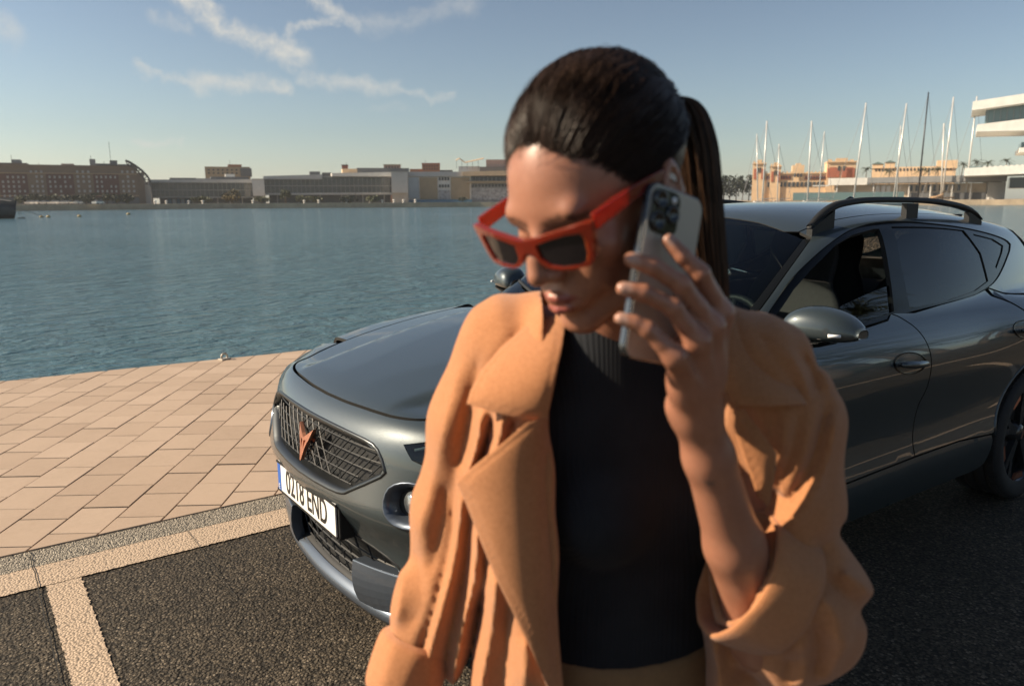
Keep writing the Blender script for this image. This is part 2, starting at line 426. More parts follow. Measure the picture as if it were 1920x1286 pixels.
# a mooring eye on the quay edge
p = pix_z(421, 674, 0.012)
mr = empty('mooring_eye', (p[0], p[1], 0.010), R(20))
MB().box((0, 0, 0.008), (0.10, 0.07, 0.016)).build('base_plate', mat('galvanised', fn=weathered((0.42, 0.38, 0.32), 0.3, 40), rough=0.5, metal=0.4), mr, bevel=0.003)
MB().tube([(0.032*math.cos(a), 0, 0.03+0.032*math.sin(a)) for a in np.linspace(-0.9, math.pi+0.9, 14)], 0.009, 8).build('ring', MATS['galvanised'], mr, True)
tag(mr, 'small steel mooring eye on the edge of the quay above the water', 'mooring eye')
# ================================================================== FAR SHORE
RZ = YAW-math.pi/2
QZ = 1.2                                      # level of the far quays
shore = [(-700, 404), (-300, 400), (0, 396), (450, 391), (900, 388), (1300, 386), (1600, 385), (1840, 384.5), (2300, 384)]
F_ = [pix_z(u, v, WATER_Z) for u, v in shore]
mb = MB(); n = len(F_)
B_ = [p+np.array([p[0]-CAM[0], p[1]-CAM[1], 0])/np.linalg.norm(p[:2]-CAM[:2])*900 for p in F_]
mb.add([(p[0], p[1], QZ) for p in F_]+[(p[0], p[1], QZ) for p in B_]+[(p[0], p[1], -3) for p in F_], [(i, i+1, n+i+1, n+i) for i in range(n-1)]+[(i+1, i, 2*n+i, 2*n+i+1) for i in range(n-1)])
mat('far_quay', fn=weathered((0.34, 0.265, 0.18), 0.35, 0.25))
tag(mb.build('far_quay', MATS['far_quay']), kind='structure')
far_c = dict(brownstone=(.155, .115, .085), darkred=(.085, .035, .030), tan=(.33, .25, .155), white=(.62, .60, .56), grey=(.26, .26, .255), lightgrey=(.42, .42, .41), slate=(.11, .115, .12), orange=(.36, .15, .07), pink=(.40, .26, .21), cream=(.62, .44, .27), brick=(.36, .115, .065), concrete=(.34, .32, .29), paleblue=(.40, .47, .52), blue=(.05, .17, .28), darkroof=(.10, .10, .10), fascia=(.72, .69, .63), beige=(.46, .38, .28))
for k, c in far_c.items(): mat('far_'+k, fn=weathered(c, .16, .35), rough=.8)
mat('far_glass', (.035, .045, .052), .12, spec=.6); mat('far_window', (.05, .055, .06), .2); mat('far_paint', fn=weathered((.30, .30, .31), .9, .9)); mat('far_steel', (.045, .045, .048), .7)
mat('pale_window', (.30, .32, .33), .3); mat('teal_glass', (.10, .17, .18), .08, spec=.8)
class FB:
    """a far building: parts given by where they stand in the photograph at its distance"""
    def __init__(s, name, label, cat, u0, b, group=None, z0=QZ, uc=None):
        p = pix(u0, 384, b); s.u0, s.b, s.z0 = u0, b, z0; s.o = np.array([p[0], p[1], z0])
        a = math.atan(((uc if uc is not None else u0+50)-960)/FPX); s.rz = RZ-a                  # its front is square to the line of sight
        s.ex = np.array([math.cos(s.rz), math.sin(s.rz), 0]); s.ey = np.array([-math.sin(s.rz), math.cos(s.rz), 0])
        s.root = tag(empty(name, tuple(s.o), s.rz), label, cat, group)
    def P(s, u, v):
        d = fwd+rgt*(u-960)/FPX-upv*(v-643)/FPX; return CAM+d*((s.o-CAM)@s.ey)/(d@s.ey)
    def X(s, u): return float((s.P(u, 384)-s.o)@s.ex)
    def Z(s, v, u=None): return float(s.P(u if u is not None else s.u0, v)[2]-s.z0)
    def box(s, name, u0, u1, v0, v1, m, y0=0.0, y1=8.0, parent=None, slope=0.0):
        um = (u0+u1)/2; x0, x1 = s.X(u0), s.X(u1); zt, zb = s.Z(v0, um), (s.Z(v1, um) if v1 is not None else 0.0)
        zt2 = zt+slope
        v = [(x0, y0, zb), (x1, y0, zb), (x1, y1, zb), (x0, y1, zb), (x0, y0, zt), (x1, y0, zt2), (x1, y1, zt2), (x0, y1, zt)]
        return MB().add(v, [(3, 2, 1, 0), (4, 5, 6, 7), (0, 1, 5, 4), (1, 2, 6, 5), (2, 3, 7, 6), (3, 0, 4, 7)]).build(name, MATS['far_'+m] if 'far_'+m in MATS else MATS[m], parent or s.root)
    def windows(s, u0, u1, v0, v1, nu, nv, m='far_window', fw=.55, fh=.6, y=-.12, parent=None, name='window', skip=0.0):
        me = None; x0, x1 = s.X(u0), s.X(u1); z1, z0 = s.Z(v0, (u0+u1)/2), s.Z(v1, (u0+u1)/2); dx, dz = (x1-x0)/nu, (z1-z0)/nv
        me = MB().box((0, 0, 0), (dx*fw, .25, dz*fh)).mesh(name); me.materials.append(MATS[m])
        for i in range(nu):
            for j in range(nv):
                if random.random() < skip: continue
                o = link(name, me, None, parent or s.root, (x0+(i+.5)*dx, y, z0+(j+.5)*dz))
RH_ = np.array([math.sin(YAW), -math.cos(YAW), 0])
# --- brown and red apartment row on the left
f = FB('apartment_block', 'long brown apartment block with dark red panels at the far left', 'building', -60, 300, uc=200)
w = f.box('wall', -60, 262, 311, None, 'brownstone', 0, 22)
for a, b in ((4, 57), (92, 143), (180, 227), (-46, -10)): f.box('red_panel', a, b, 326, 378, 'darkred', -.25, .5)
for a, b in ((-60, 4), (57, 92), (143, 180), (227, 262)): f.windows(a+3, b-3, 318, 372, max(2, int((b-a)/11)), 6, 'pale_window', .42, .5, -.1, skip=.1)
for a, b in ((4, 57), (92, 143), (180, 227)): f.windows(a+2, b-2, 328, 372, 5, 5, 'pale_window', .40, .5, -.32, skip=.12)
f.box('cornice', -61, 262.5, 309.5, 312.5, 'brownstone', -.8, 22.5); f.box('string_course', -60.5, 262, 324.5, 326, 'tan', -.5, .2); f.box('string_course', -60.5, 262, 366.5, 368, 'tan', -.4, .2)
f.box('penthouse', -40, 58, 304.5, 309, 'brownstone', 4, 18); f.box('stair_tower', 28, 45, 298, 304, 'grey', 6, 14); f.box('penthouse', 122, 146, 306.5, 309, 'pink', 4, 14); f.box('stair_tower', 176, 187, 297.5, 309, 'grey', 5, 14); f.box('roof_room', 187, 214, 306, 309, 'slate', 5, 14); f.box('stair_tower', 214, 228, 300, 309, 'slate', 5, 14); f.box('roof_room', 228, 262, 308, 309.6, 'grey', 2, 14)
for u, v0, v1 in ((28, 289, 298), (79, 304, 310), (179, 290, 298), (216, 264, 300), (203, 301, 307)): f.box('aerial', u-.35, u+.35, v0, v1, 'steel', 8, 8.2)
f.box('end_wall', 262, 275, 324, None, 'brownstone', 1, 20); f.box('end_wall', 275, 287, 341, None, 'concrete', 2, 20)
f.box('shop_front', -60, 262, 371, None, 'slate', -.6, .3)
# --- steel arch truss beside it
t = FB('steel_truss', 'curved dark steel truss rising beside the brown apartment block', 'truss', 243, 299)
def tr_pt(u, v, y=0): return (t.X(u), y, t.Z(v, u))
arcU = [(243, 301), (252, 305), (262, 312), (272, 320), (280, 329), (285, 338), (286, 346)]; arcL = [(246, 309), (254, 313), (263, 320), (270, 328), (275, 337), (277, 346)]
for yy in (0, 3): MB().tube([tr_pt(*p, yy) for p in arcU], .38, 5).build('chord', MATS['far_steel'], t.root); MB().tube([tr_pt(*p, yy) for p in arcL], .30, 5).build('chord', MATS['far_steel'], t.root)
for a, b in zip(arcU, arcL): MB().tube([tr_pt(*a), tr_pt(*b)], .18, 4).build('web_bar', MATS['far_steel'], t.root)
for a, b in zip(arcU[1:], arcL): MB().tube([tr_pt(*a), tr_pt(*b)], .15, 4).build('web_bar', MATS['far_steel'], t.root)
MB().tube([tr_pt(286, 346), tr_pt(287, 384)], .35, 5).build('post', MATS['far_steel'], t.root)
# --- two long glazed halls
f = FB('glass_hall', 'long low glass building with blue doors beneath, left of the white block', 'building', 282, 345)
f.box('roof_slab', 281, 478, 338, 343, 'lightgrey', -2.5, 18, slope=.4); f.box('glazing', 284, 476, 343, 370, 'glass', 0, 16)
f.box('floor_slab', 281, 478, 369, 371.5, 'grey', -2.0, 16); f.box('end_wall', 281, 284, 341, 371, 'concrete', -1.5, 16); f.box('undercroft', 300, 476, 371.5, None, 'slate', 3, 14)
for i in range(23): u = 286+i*8.3; f.box('mullion', u, u+.55, 343.5, 369, 'grey', -.35, .05)
f.box('transom', 284, 476, 356, 357.2, 'grey', -.4, .05)
for i, u in enumerate((316, 324, 332, 340, 348)): f.box('blue_door', u, u+6.5, 373, None, 'blue' if i % 2 == 0 else 'paleblue', 2.4, 3.0)
for u in (300, 362, 385, 408, 431, 454): f.box('pillar', u, u+1.6, 371, None, 'concrete', -.5, .5)
f.box('roof_plant', 322, 372, 333, 338.5, 'slate', 6, 12); f.box('roof_plant', 372, 400, 334, 338, 'grey', 6, 12); f.box('roof_plant', 400, 472, 331, 338, 'slate', 6, 12); f.box('roof_box', 428, 446, 326, 331.5, 'white', 6, 9)
f = FB('brick_house', 'brown brick house above the roof of the long glass building', 'building', 389, 395)
f.box('wall', 389, 473, 313, None, 'tan', 0, 20); f.box('upper_wall', 432, 458, 308.5, 313, 'orange', 1, 12); f.box('side_wall', 455, 476, 316, 331, 'slate', -.5, 10); f.windows(392, 452, 316, 328, 7, 2, 'far_window', .4, .45)
f.box('aerial', 436, 436.6, 300, 309, 'steel', 4, 4.3)
f = FB('white_block', 'blank white block between the two long glass buildings', 'building', 475.5, 344)
f.box('wall', 475.5, 498, 336.5, 367.5, 'white', -1.2, 16); f.box('base', 476, 498, 367.5, None, 'slate', 1, 14); f.box('coping', 475, 498.5, 335.5, 337, 'lightgrey', -1.5, 16)
f = FB('glass_hall', 'longer glass building with pale roof slab and trees before it', 'building', 498, 352)
f.box('roof_slab', 497, 606, 331, 336.5, 'lightgrey', -2.5, 18, slope=.8); f.box('roof_slab', 624, 737, 325.5, 331.5, 'fascia', -2.5, 18, slope=.6); f.box('roof_link', 604, 626, 330, 334, 'grey', 1, 16)
f.box('glazing', 498, 735, 333, 364, 'glass', 0, 16); f.box('floor_slab', 497, 737, 362.5, 365.5, 'lightgrey', -2.0, 16, slope=.3); f.box('undercroft', 505, 735, 365, None, 'slate', 4, 14)
for i in range(29): u = 501+i*8.2; f.box('mullion', u, u+.6, 334, 363, 'grey', -.35, .05)
f.box('transom', 498, 735, 348, 349.4, 'grey', -.4, .05)
for u in (520, 560, 600, 640, 680, 720): f.box('pillar', u, u+1.6, 365, None, 'concrete', -.5, .5)
f.box('roof_light', 646, 674, 316, 326, 'cream', 5, 10); f.box('roof_plant', 674, 772, 314.5, 326, 'slate', 5, 12); f.box('roof_plant', 584, 604, 321, 331, 'slate', 5, 10); f.box('roof_plant', 608, 625, 323, 331, 'darkroof', 5, 10)
f.box('lamp_mast', 664, 664.8, 350, None, 'steel', -8, -7.7)
f = FB('red_chimney_house', 'small dark red house top left of the cream roof light', 'building', 644, 400); f.box('wall', 644, 655, 310, None, 'brick', 0, 8); f.box('aerial', 652, 652.5, 303, 310, 'steel', 2, 2.3); f.box('parapet', 643.5, 655.5, 309, 311, 'darkred', -.3, 8.3)
f = FB('pink_house', 'pinkish house with flat roof behind the glass building', 'building', 722, 400); f.box('wall', 722, 753, 309.5, None, 'pink', 0, 12); f.box('parapet', 721.5, 753.5, 308.5, 310.5, 'tan', -.4, 12.4); f.windows(724, 751, 311, 317, 5, 1, 'far_window', .4, .6)
f = FB('orange_house', 'orange apartment house rising right of the grey roofs', 'building', 793, 405); f.box('wall', 793, 826, 307, None, 'orange', 0, 14); f.box('parapet', 792.5, 826.5, 306, 308, 'brick', -.4, 14.4); f.windows(795, 824, 309, 320, 6, 2, 'far_window', .4, .5); f.box('annex', 770, 793, 317, None, 'orange', 1, 10); f.box('annex', 826, 850, 319, None, 'slate', 1, 10)
f.box('aerial', 799, 799.5, 299, 307, 'steel', 4, 4.3)
f = FB('grey_wall_block', 'plain grey wall block right of the long glass building', 'building', 735.5, 350); f.box('wall', 735.5, 766, 322.5, 362, 'lightgrey', -1, 16); f.box('base', 736, 766, 362, None, 'concrete', .5, 14); f.box('coping', 735, 766.5, 321.5, 323, 'grey', -1.3, 16)
f = FB('panelled_hall', 'white hall with tan panels and pale blue door by the water', 'building', 765, 362)
f.box('wall', 765, 884, 325, None, 'white', 0, 18); f.box('roof_edge', 764.5, 884.5, 322.5, 331, 'lightgrey', -1.0, 18); f.box('blue_gate', 767, 786, 332.5, 372, 'paleblue', -.35, .3)
f.box('tan_panel', 788, 821, 333, 374, 'tan', -.35, .3); f.box('tan_panel', 846, 881, 333, 374, 'tan', -.35, .3); f.windows(823, 844, 331, 340, 4, 1, 'far_window', .7, .7, -.2); f.windows(823, 844, 345, 353, 4, 1, 'far_window', .7, .7, -.2); f.box('mural', 823, 844, 357, 374, 'paint', -.3, .2)
f.box('fence', 740, 884, 374.5, None, 'blue', -6, -5.7)
f = FB('balcony_house', 'cream balconied house with graffiti wall at the woman\'s forehead', 'building', 882, 366)
f.box('wall', 882, 1010, 331, None, 'grey', 0, 16); f.box('awning', 869, 1012, 322.5, 330, 'cream', -4, 12, slope=.6); f.windows(884, 1008, 331, 340, 16, 1, 'far_window', .75, .8, -.2); f.box('balcony', 874, 1010, 340, 343, 'tan', -3, 1); f.windows(884, 1008, 345, 351, 20, 1, 'far_window', .7, .8, -.2); f.box('graffiti', 884, 1008, 353, 375, 'paint', -.3, .2)
f.box('roof_terrace', 900, 1010, 312, 323, 'slate', 4, 12); f.box('upper_house', 912, 1010, 298, 312, 'pink', 6, 14); f.box('upper_house', 860, 900, 311, 323, 'lightgrey', 6, 14)
for k, (p0, p1) in enumerate((((855, 300), (862, 296)), ((862, 296), (872, 304)), ((872, 304), (890, 300)), ((890, 300), (908, 296)))):
    a, c = (f.X(p0[0]), 5, f.Z(p0[1], p0[0])), (f.X(p1[0]), 5, f.Z(p1[1], p1[0])); MB().tube([a, c], .25, 4).build('awning_frame', MATS['far_cream'], f.root)
for u in (856, 866, 876, 886, 897): f.box('awning_post', u, u+.6, 300, 316, 'steel', 5, 5.2)
# --- the pink customs-house on the right
f = FB('arcaded_house', 'red and cream arcaded building with two towers behind the masts', 'building', 1408, 372, uc=1420)
f.box('wing', 1430, 1546, 325, None, 'cream', 1.0, 16)
for a, b, tp in ((1408, 1432, 306), (1441, 1461, 311), (1546, 1600, 303)):
    f.box('tower', a, b, tp, None, 'cream', 0, 16); m_ = (a+b)/2; w_ = b-a
    f.box('brick_panel', a+w_*.10, a+w_*.32, tp+11, tp+30, 'brick', -.3, .2); f.box('brick_panel', b-w_*.32, b-w_*.10, tp+11, tp+30, 'brick', -.3, .2)
    f.box('cornice', a-.8, b+.8, tp-.5, tp+1.8, 'cream', -.7, 16.5)
    for k in range(4): q = a+w_*(k+.1)/4; f.box('merlon', q, q+w_*.13, tp-3.6, tp, 'cream', -.3, 1.2)
    f.box('gable', m_-w_*.2, m_+w_*.2, tp-6, tp, 'cream', -.2, 1.5); f.windows(a+w_*.33, b-w_*.33, tp+8, tp+18, 2, 1, 'far_window', .5, .9, -.2)
f.box('brick_panel', 1574, 1598, 316, 333, 'brick', -.3, .2); f.box('brick_panel', 1547, 1570, 316, 333, 'brick', -.28, .2)
f.box('gable', 1482, 1504, 310, 326, 'cream', .2, 14); f.box('gable_top', 1488, 1498, 306.5, 311, 'cream', .25, 6); f.windows(1484, 1502, 325, 333, 3, 1, 'far_window', .55, .9, .05)
f.box('brick_band', 1434, 1480, 330, 337, 'brick', .75, 1.1); f.box('brick_band', 1506, 1545, 330, 337, 'brick', .75, 1.1); f.windows(1434, 1480, 330, 336, 9, 1, 'far_window', .45, .8, .6); f.windows(1506, 1545, 330, 336, 8, 1, 'far_window', .45, .8, .6)
f.windows(1436, 1544, 341, 351, 14, 1, 'far_window', .6, .9, .85); f.box('cornice', 1430, 1546, 324, 326, 'cream', .3, 16.2)
for k in range(15): q = 1433+k*7.6; f.box('merlon', q, q+2.6, 321.5, 324.2, 'cream', .4, 1.4)
f = FB('villa', 'cream villa with green roof towers beyond the palms', 'building', 1628, 420)
f.box('wall', 1630, 1786, 313, None, 'cream', 0, 14); f.box('tower', 1630, 1650, 308, 316, 'cream', -1, 8); f.box('tower', 1653, 1672, 305.5, 316, 'cream', -1, 8); f.box('tower', 1750, 1788, 301, 316, 'cream', -1, 8)
for a, b, tp in ((1629, 1651, 306), (1652, 1673, 303)):
    x0, x1, z0, z1 = f.X(a), f.X(b), f.Z(tp+2.5, a), f.Z(tp-2.5, a); xm = (x0+x1)/2
    MB().add([(x0, -1.5, z0), (x1, -1.5, z0), (x1, 8.5, z0), (x0, 8.5, z0), (xm, 3.5, z1)], [(0, 1, 4), (1, 2, 4), (2, 3, 4), (3, 0, 4), (3, 2, 1, 0)]).build('roof', mat('green_roof', (.09, .13, .11), .6), f.root)
f.windows(1634, 1780, 314, 322, 22, 1, 'far_window', .4, .6)
f = FB('quay_pavilion', 'long low pavilion with white and grey fascia behind the moored yachts', 'building', 1550, 335, uc=1560)
f.box('fascia', 1550, 1622, 334.5, 347.5, 'fascia', -3, 14); f.box('fascia', 1622, 1880, 332, 342.5, 'grey', -3.2, 14, slope=.5); f.box('wall', 1562, 1846, 345, None, 'beige', 0, 12); f.box('end_room', 1847, 1880, 342, None, 'lightgrey', -2.2, 12); f.box('low_wall', 1700, 1850, 362, None, 'slate', -.8, -.2)
for u in (1566, 1600, 1634, 1700, 1740, 1780, 1815): f.box('column', u, u+2, 345, None, 'white', -2.2, -1.4)
for u in (1640, 1650, 1660): f.box('pale_door', u, u+7, 349, 366, 'white', -.3, .2)
f.windows(1700, 1800, 346, 360, 9, 1, 'far_window', .45, .8, -.2); f.box('glass_screen', 1488, 1690, 361, 377, 'teal_glass', -10, -9.8); f.box('awning_arm', 1522, 1552, 348, 350, 'white', -6, -4)
f.box('floor_light', 1838, 1842, 370, 381, 'white', -14, -13.5)
# --- white terraced building with cantilevered slabs, far right
f = FB('terraced_building', 'white modernist building with cantilevered terrace slabs at the far right', 'building', 1800, 300, uc=1790)
def deck(name, u0, u1, vt0, vt1, vb0, vb1, m, y0, y1):
    x0, x1 = f.X(u0), f.X(u1); z = [f.Z(vb0, u0), f.Z(vb1, u1), f.Z(vt0, u0), f.Z(vt1, u1)]
    MB().add([(x0, y0, z[0]), (x1, y0, z[1]), (x1, y1, z[1]), (x0, y1, z[0]), (x0, y0, z[2]), (x1, y0, z[3]), (x1, y1, z[3]), (x0, y1, z[2])], [(3, 2, 1, 0), (4, 5, 6, 7), (0, 1, 5, 4), (1, 2, 6, 5), (2, 3, 7, 6), (3, 0, 4, 7)]).build(name, MATS[m], f.root)
deck('roof_slab', 1805, 2060, 195, 155, 211, 175, 'far_fascia', -6, 24); deck('terrace_slab', 1817, 2060, 237, 207, 250, 244, 'far_fascia', -6, 24); deck('terrace_slab', 1899, 2060, 279, 268, 287, 280, 'far_fascia', -4, 24); deck('terrace_slab', 1802, 2060, 317, 304, 331, 322, 'far_fascia', -6, 24)
f.box('glazing', 1831, 2060, 190, 238, 'teal_glass', 1, 20); f.box('glazing', 1903, 2060, 264, 280, 'teal_glass', 2, 20); f.box('core', 1960, 2060, 230, None, 'white', 6, 20); f.box('glazing', 1890, 2060, 331, 352, 'far_glass', 4, 20)
for k in range(9): u = 1834+k*12; f.box('mullion', u, u+.7, 200, 237, 'grey', .6, 1.05)
for k in range(10): u = 1826+k*10; f.box('terrace_chair', u, u+5, 313.5-k*.5, 318-k*.5, 'white', -2, 0)
f.box('balustrade', 1810, 1836, 314, 319, 'teal_glass', -5, -4.9)
# --- far shore greenery
def foliage_mesh(name, R3, n, leaf, seed, squash=1.0):
    g = np.random.default_rng(seed); v = []; q = []
    cl = g.normal(0, .45, (9, 3)); cl = cl/np.maximum(1, np.linalg.norm(cl, axis=1, keepdims=True))
    for i in range(n):
        c = cl[g.integers(0, 9)]+g.normal(0, .26, 3); c = c/max(1, np.linalg.norm(c)); p = c*np.array(R3)
        a = g.normal(0, 1, 3); a /= np.linalg.norm(a); b = np.cross(a, g.normal(0, 1, 3)); b /= np.linalg.norm(b); s_ = leaf*g.uniform(.6, 1.5); k = len(v)
        v += [p-a*s_-b*s_*.6, p+a*s_-b*s_*.6, p+a*s_*.8+b*s_*.6, p-a*s_*.8+b*s_*.6]; q.append((k, k+1, k+2, k+3))
    return mesh_from(name, v, q)
def f_leaf(c):
    def fn(t, b):
        o = t.new('ShaderNodeNewGeometry'); t.l.new(t.ramp(o.outputs['Random Per Island'], [(0, tuple(x*.55 for x in c)), (.6, c), (1, tuple(x*1.5 for x in c))]), b.inputs['Base Color']); b.inputs['Roughness'].default_value = .7
    return fn
leaf_a = mat('leaf_olive', fn=f_leaf((.050, .058, .018))); leaf_b = mat('leaf_dark', fn=f_leaf((.022, .032, .014))); leaf_c = mat('leaf_autumn', fn=f_leaf((.10, .075, .022))); bark = mat('bark', fn=weathered((.09, .065, .045), .3, 8))
def tree(name, label, u, vtop, vbase, b, half_w, m, seed, group=None, z0=QZ):
    p = pix(u, vbase, b); top = pix(u, vtop, b)[2]; H_ = max(1.5, top-z0); r_ = half_w*b/FPX
    o = tag(empty(name, (p[0], p[1], z0), RZ), label, 'tree', group)
    c = link('crown', foliage_mesh('crown', (r_, r_, H_*.42), 420, max(.18, r_*.13), seed), m, o, (0, 0, H_*.58))
    MB().tube([(0, 0, 0), (0.05, 0, H_*.35), (0, 0, H_*.6)], [r_*.09, r_*.07, r_*.04], 6).build('trunk', bark, o, True); return o
TREES = [('bushy autumn tree before the blue doors of the glass building', 437, 357, 382, 18, leaf_c), ('low olive bush right of the blue doors', 383, 369, 382, 14, leaf_a), ('small olive bush left of the white block', 364, 370, 382, 9, leaf_a),
         ('round bush below the white block', 492, 369, 381, 13, leaf_a), ('tapering tree just right of the white block', 536, 355, 381, 10, leaf_a), ('bush second right of the white block', 567, 366, 381, 12, leaf_a), ('bush under the middle of the longer glass building', 592, 367, 381, 13, leaf_a),
         ('dark bush near the lamp mast', 655, 368, 380, 16, leaf_b), ('bush right of the lamp mast', 698, 366, 379, 13, leaf_a), ('low dark shrub before the tan panel', 868, 370, 376, 8, leaf_b), ('pale shrub at the foot of the brown block', 37, 366, 384, 7, leaf_a)]
for i, (lb, u, vt, vb, hw_, m_) in enumerate(TREES): tree('shore_tree', lb, u, vt, vb, 330 if u > 100 else 285, hw_, m_, 40+i, 'trees on the far quay')
for i in range(11): tree('street_tree', ORD[i]+' dark street tree from the left before the brown apartment block', 45+i*19.5, 364+random.uniform(-2, 2), 384, 288, 11, leaf_b, 70+i, 'row of street trees at the brown block')
for i in range(6): tree('grove_tree', ORD[i]+' dark tree from the left in the grove left of the arcaded building', 1345+i*12, 329+random.uniform(-2, 2), 352, 420, 11, leaf_b, 90+i, 'distant grove')
def palm_parts(H_, fr, seed, parent, lean=.05):
    g = np.random.default_rng(seed); n = 9; pts = [(lean*H_*(k/n)**2, 0, H_*k/n) for k in range(n+1)]; MB().tube(pts, [.24*(1-.35*k/n)*(1.25 if k == 0 else 1) for k in range(n+1)], 8).build('trunk', bark, parent, True)
    top = np.array(pts[-1]); mb_ = MB()
    for k in range(26):
        a = 2*math.pi*k/26+g.normal(0, .12); el_ = g.uniform(-.35, 1.15); L_ = fr*g.uniform(.8, 1.1); P = []
        for j in range(8):
            s_ = j/7; P.append(top+np.array([math.cos(a)*math.cos(el_)*L_*s_, math.sin(a)*math.cos(el_)*L_*s_, math.sin(el_)*L_*s_-L_*.55*s_*s_]))
        sd_ = np.array([-math.sin(a), math.cos(a), 0])
        for j in range(1, 8):
            for q in (-1, 1):
                for h_ in (0, .5):
                    c0 = P[j-1]*(1-h_)+P[j]*h_; tip = c0+sd_*q*L_*.20*(1.1-j/9)+(P[j]-P[j-1])*.9+np.array([0, 0, -L_*.06]); w_ = (P[j]-P[j-1])*.16; k0 = len(mb_.v); mb_.add([c0-w_, c0+w_, tip], [(0, 1, 2)])
    mb_.build('crown', leaf_a if seed % 2 else mat('leaf_palm', fn=f_leaf((.045, .055, .020))), parent)
PALMS = [(1622, 314, 'palm left of the villa towers'), (1668, 316, 'palm below the second green roof tower'), (1726, 314, 'palm at the foot of the dark mast'), (1741, 316, 'palm just right of the dark mast'), (1757, 313, 'palm between dark mast and tan sail'), (1800, 304, 'tall palm left of the lower terrace'), (1824, 300, 'palm at the tip of the lower terrace'), (1846, 301, 'palm on the lower terrace'), (1884, 298, 'palm under the small terrace slab')]
for i, (u, vt, lb) in enumerate(PALMS):
    p = pix(u, 345, 345); o = tag(empty('palm_tree', (p[0], p[1], QZ), random.uniform(0, 6)), lb, 'palm tree', 'palms behind the pavilion'); palm_parts(float(pix(u, vt, 345)[2])-QZ-1.0, 3.6, 200+i, o)
# --- sailing yachts: hull, mast, boom, stays
hull_m = mat('yacht_white', (.62, .60, .57), .3); mast_m = mat('mast_alloy', (.62, .60, .56), .35, metal=.2); dark_m = mat('mast_dark', (.02, .022, .026), .4); stay_m = mat('stay_wire', (.16, .16, .165), .5); sail_m = mat('furled_sail', fn=weathered((.42, .27, .15), .2, 2), rough=.8)
MASTS = [((1420, 352), (1419, 252), 0, 'short thin yacht mast at the left end of the row'), ((1431, 352), (1438, 227), 1, 'tall yacht mast before the left tower'), ((1458, 352), (1461, 270), 0, 'low slim yacht mast before the arcade'), ((1515, 358), (1522, 227), 1, 'tall yacht mast right of the central gable'), ((1536, 360), (1546, 247), 0, 'yacht mast before the right tower'),
         ((1605, 340), (1624, 193), 1, 'tall white yacht mast at the white fascia\'s end'), ((1676, 372), (1700, 194), 1, 'tall white yacht mast with a shorter one beside it'), ((1681, 372), (1689, 236), 0, 'shorter yacht mast beside the tall white one'), ((1723, 350), (1741, 173), 2, 'tallest mast, dark coloured, before the villa'), ((1764, 376), (1770, 232), 3, 'yacht with furled tan sail on its boom'), ((1769, 350), (1788, 182), 1, 'tall cream mast right of the tan sail'), ((1812, 352), (1832, 181), 1, 'tall white mast overlapping the terrace slabs')]
for i, (pb, pt_, kind, lb) in enumerate(MASTS):
    b_ = 302+i*1.2; wl = pix(pb[0]-2, 384, b_); o = tag(empty('sailing_yacht', (wl[0], wl[1], WATER_Z), RZ+R(random.uniform(-18, 18))*0), lb, 'yacht', 'yachts moored on the right')
    inv = lambda p: (float((p-wl)[:2]@RH_[:2]), float((p-wl)@np.array([math.cos(YAW), math.sin(YAW), 0])), float(p[2]-WATER_Z))
    m0 = inv(pix(*pb, b_)); m1 = inv(pix(*pt_, b_)); m0 = (m0[0]-(m1[0]-m0[0])*m0[2]/max(1, m1[2]-m0[2]), m0[1], 1.0)
    Lh = 6.5+2.5*(kind > 0); hull = MB(); rows = []
    for t_ in np.linspace(-1, 1, 9):
        w_ = 1.7*(1-max(0, t_)**2.2)*(1-.35*max(0, -t_)**3); x = m0[0]-t_*Lh; rows.append([(x, -w_, 1.15+.25*t_*t_), (x, -w_*.8, .3), (x, 0, -.3), (x, w_*.8, .3), (x, w_, 1.15+.25*t_*t_)])
    v = [q for r_ in rows for q in r_]; hull.add(v, [(a*5+c, a*5+c+1, (a+1)*5+c+1, (a+1)*5+c) for a in range(8) for c in range(4)]+[(a*5+4, a*5, (a+1)*5, (a+1)*5+4) for a in range(8)]+[(0, 1, 2, 3, 4)])
    hull.box((m0[0]+.6, 0, 1.5), (4.2, 2.0, .7)); hull.build('hull', hull_m if kind != 2 else mat('yacht_navy', (.02, .03, .05), .3), o)
    mm_ = dark_m if kind == 2 else mast_m; rr = .34 if kind else .24
    ms = MB().tube([m0, m1], [rr, rr*.7], 8).build('mast', mm_, o, True)
    boom = [(m0[0]+.2, 0, 2.6), (m0[0]+5.0, 0, 2.9)]; MB().tube(boom, .14 if kind != 3 else .30, 6).build('boom', sail_m if kind == 3 else mm_, o, True)
    if kind == 3: MB().tube([(m0[0]-4.6, 0, 3.0), (m0[0]-2.0, 0, 2.8), (m0[0]+.2, 0, 3.6), (m0[0]+.6, 0, 5.2)], [.25, .75, .7, .15], 8).build('furled_sail', sail_m, o, True)
    h_ = m1[2]; at_ = lambda f_: (m0[0]+(m1[0]-m0[0])*f_, m0[1]+(m1[1]-m0[1])*f_, 1+(h_-1)*f_)
    for f_, x in ((.97, -Lh*.95), (.99, Lh*.9)): MB().tube([at_(f_), (m0[0]+x, 0, 1.3)], .06, 4).build('stay', stay_m, o)
    for f_ in (.45, .72)[:1+(kind > 0)]:
        a = at_(f_); MB().tube([(a[0]-.9, a[1]-.4, a[2]), (a[0]+.9, a[1]+.4, a[2]+.05)], .05, 4).build('spreader', mm_, o)
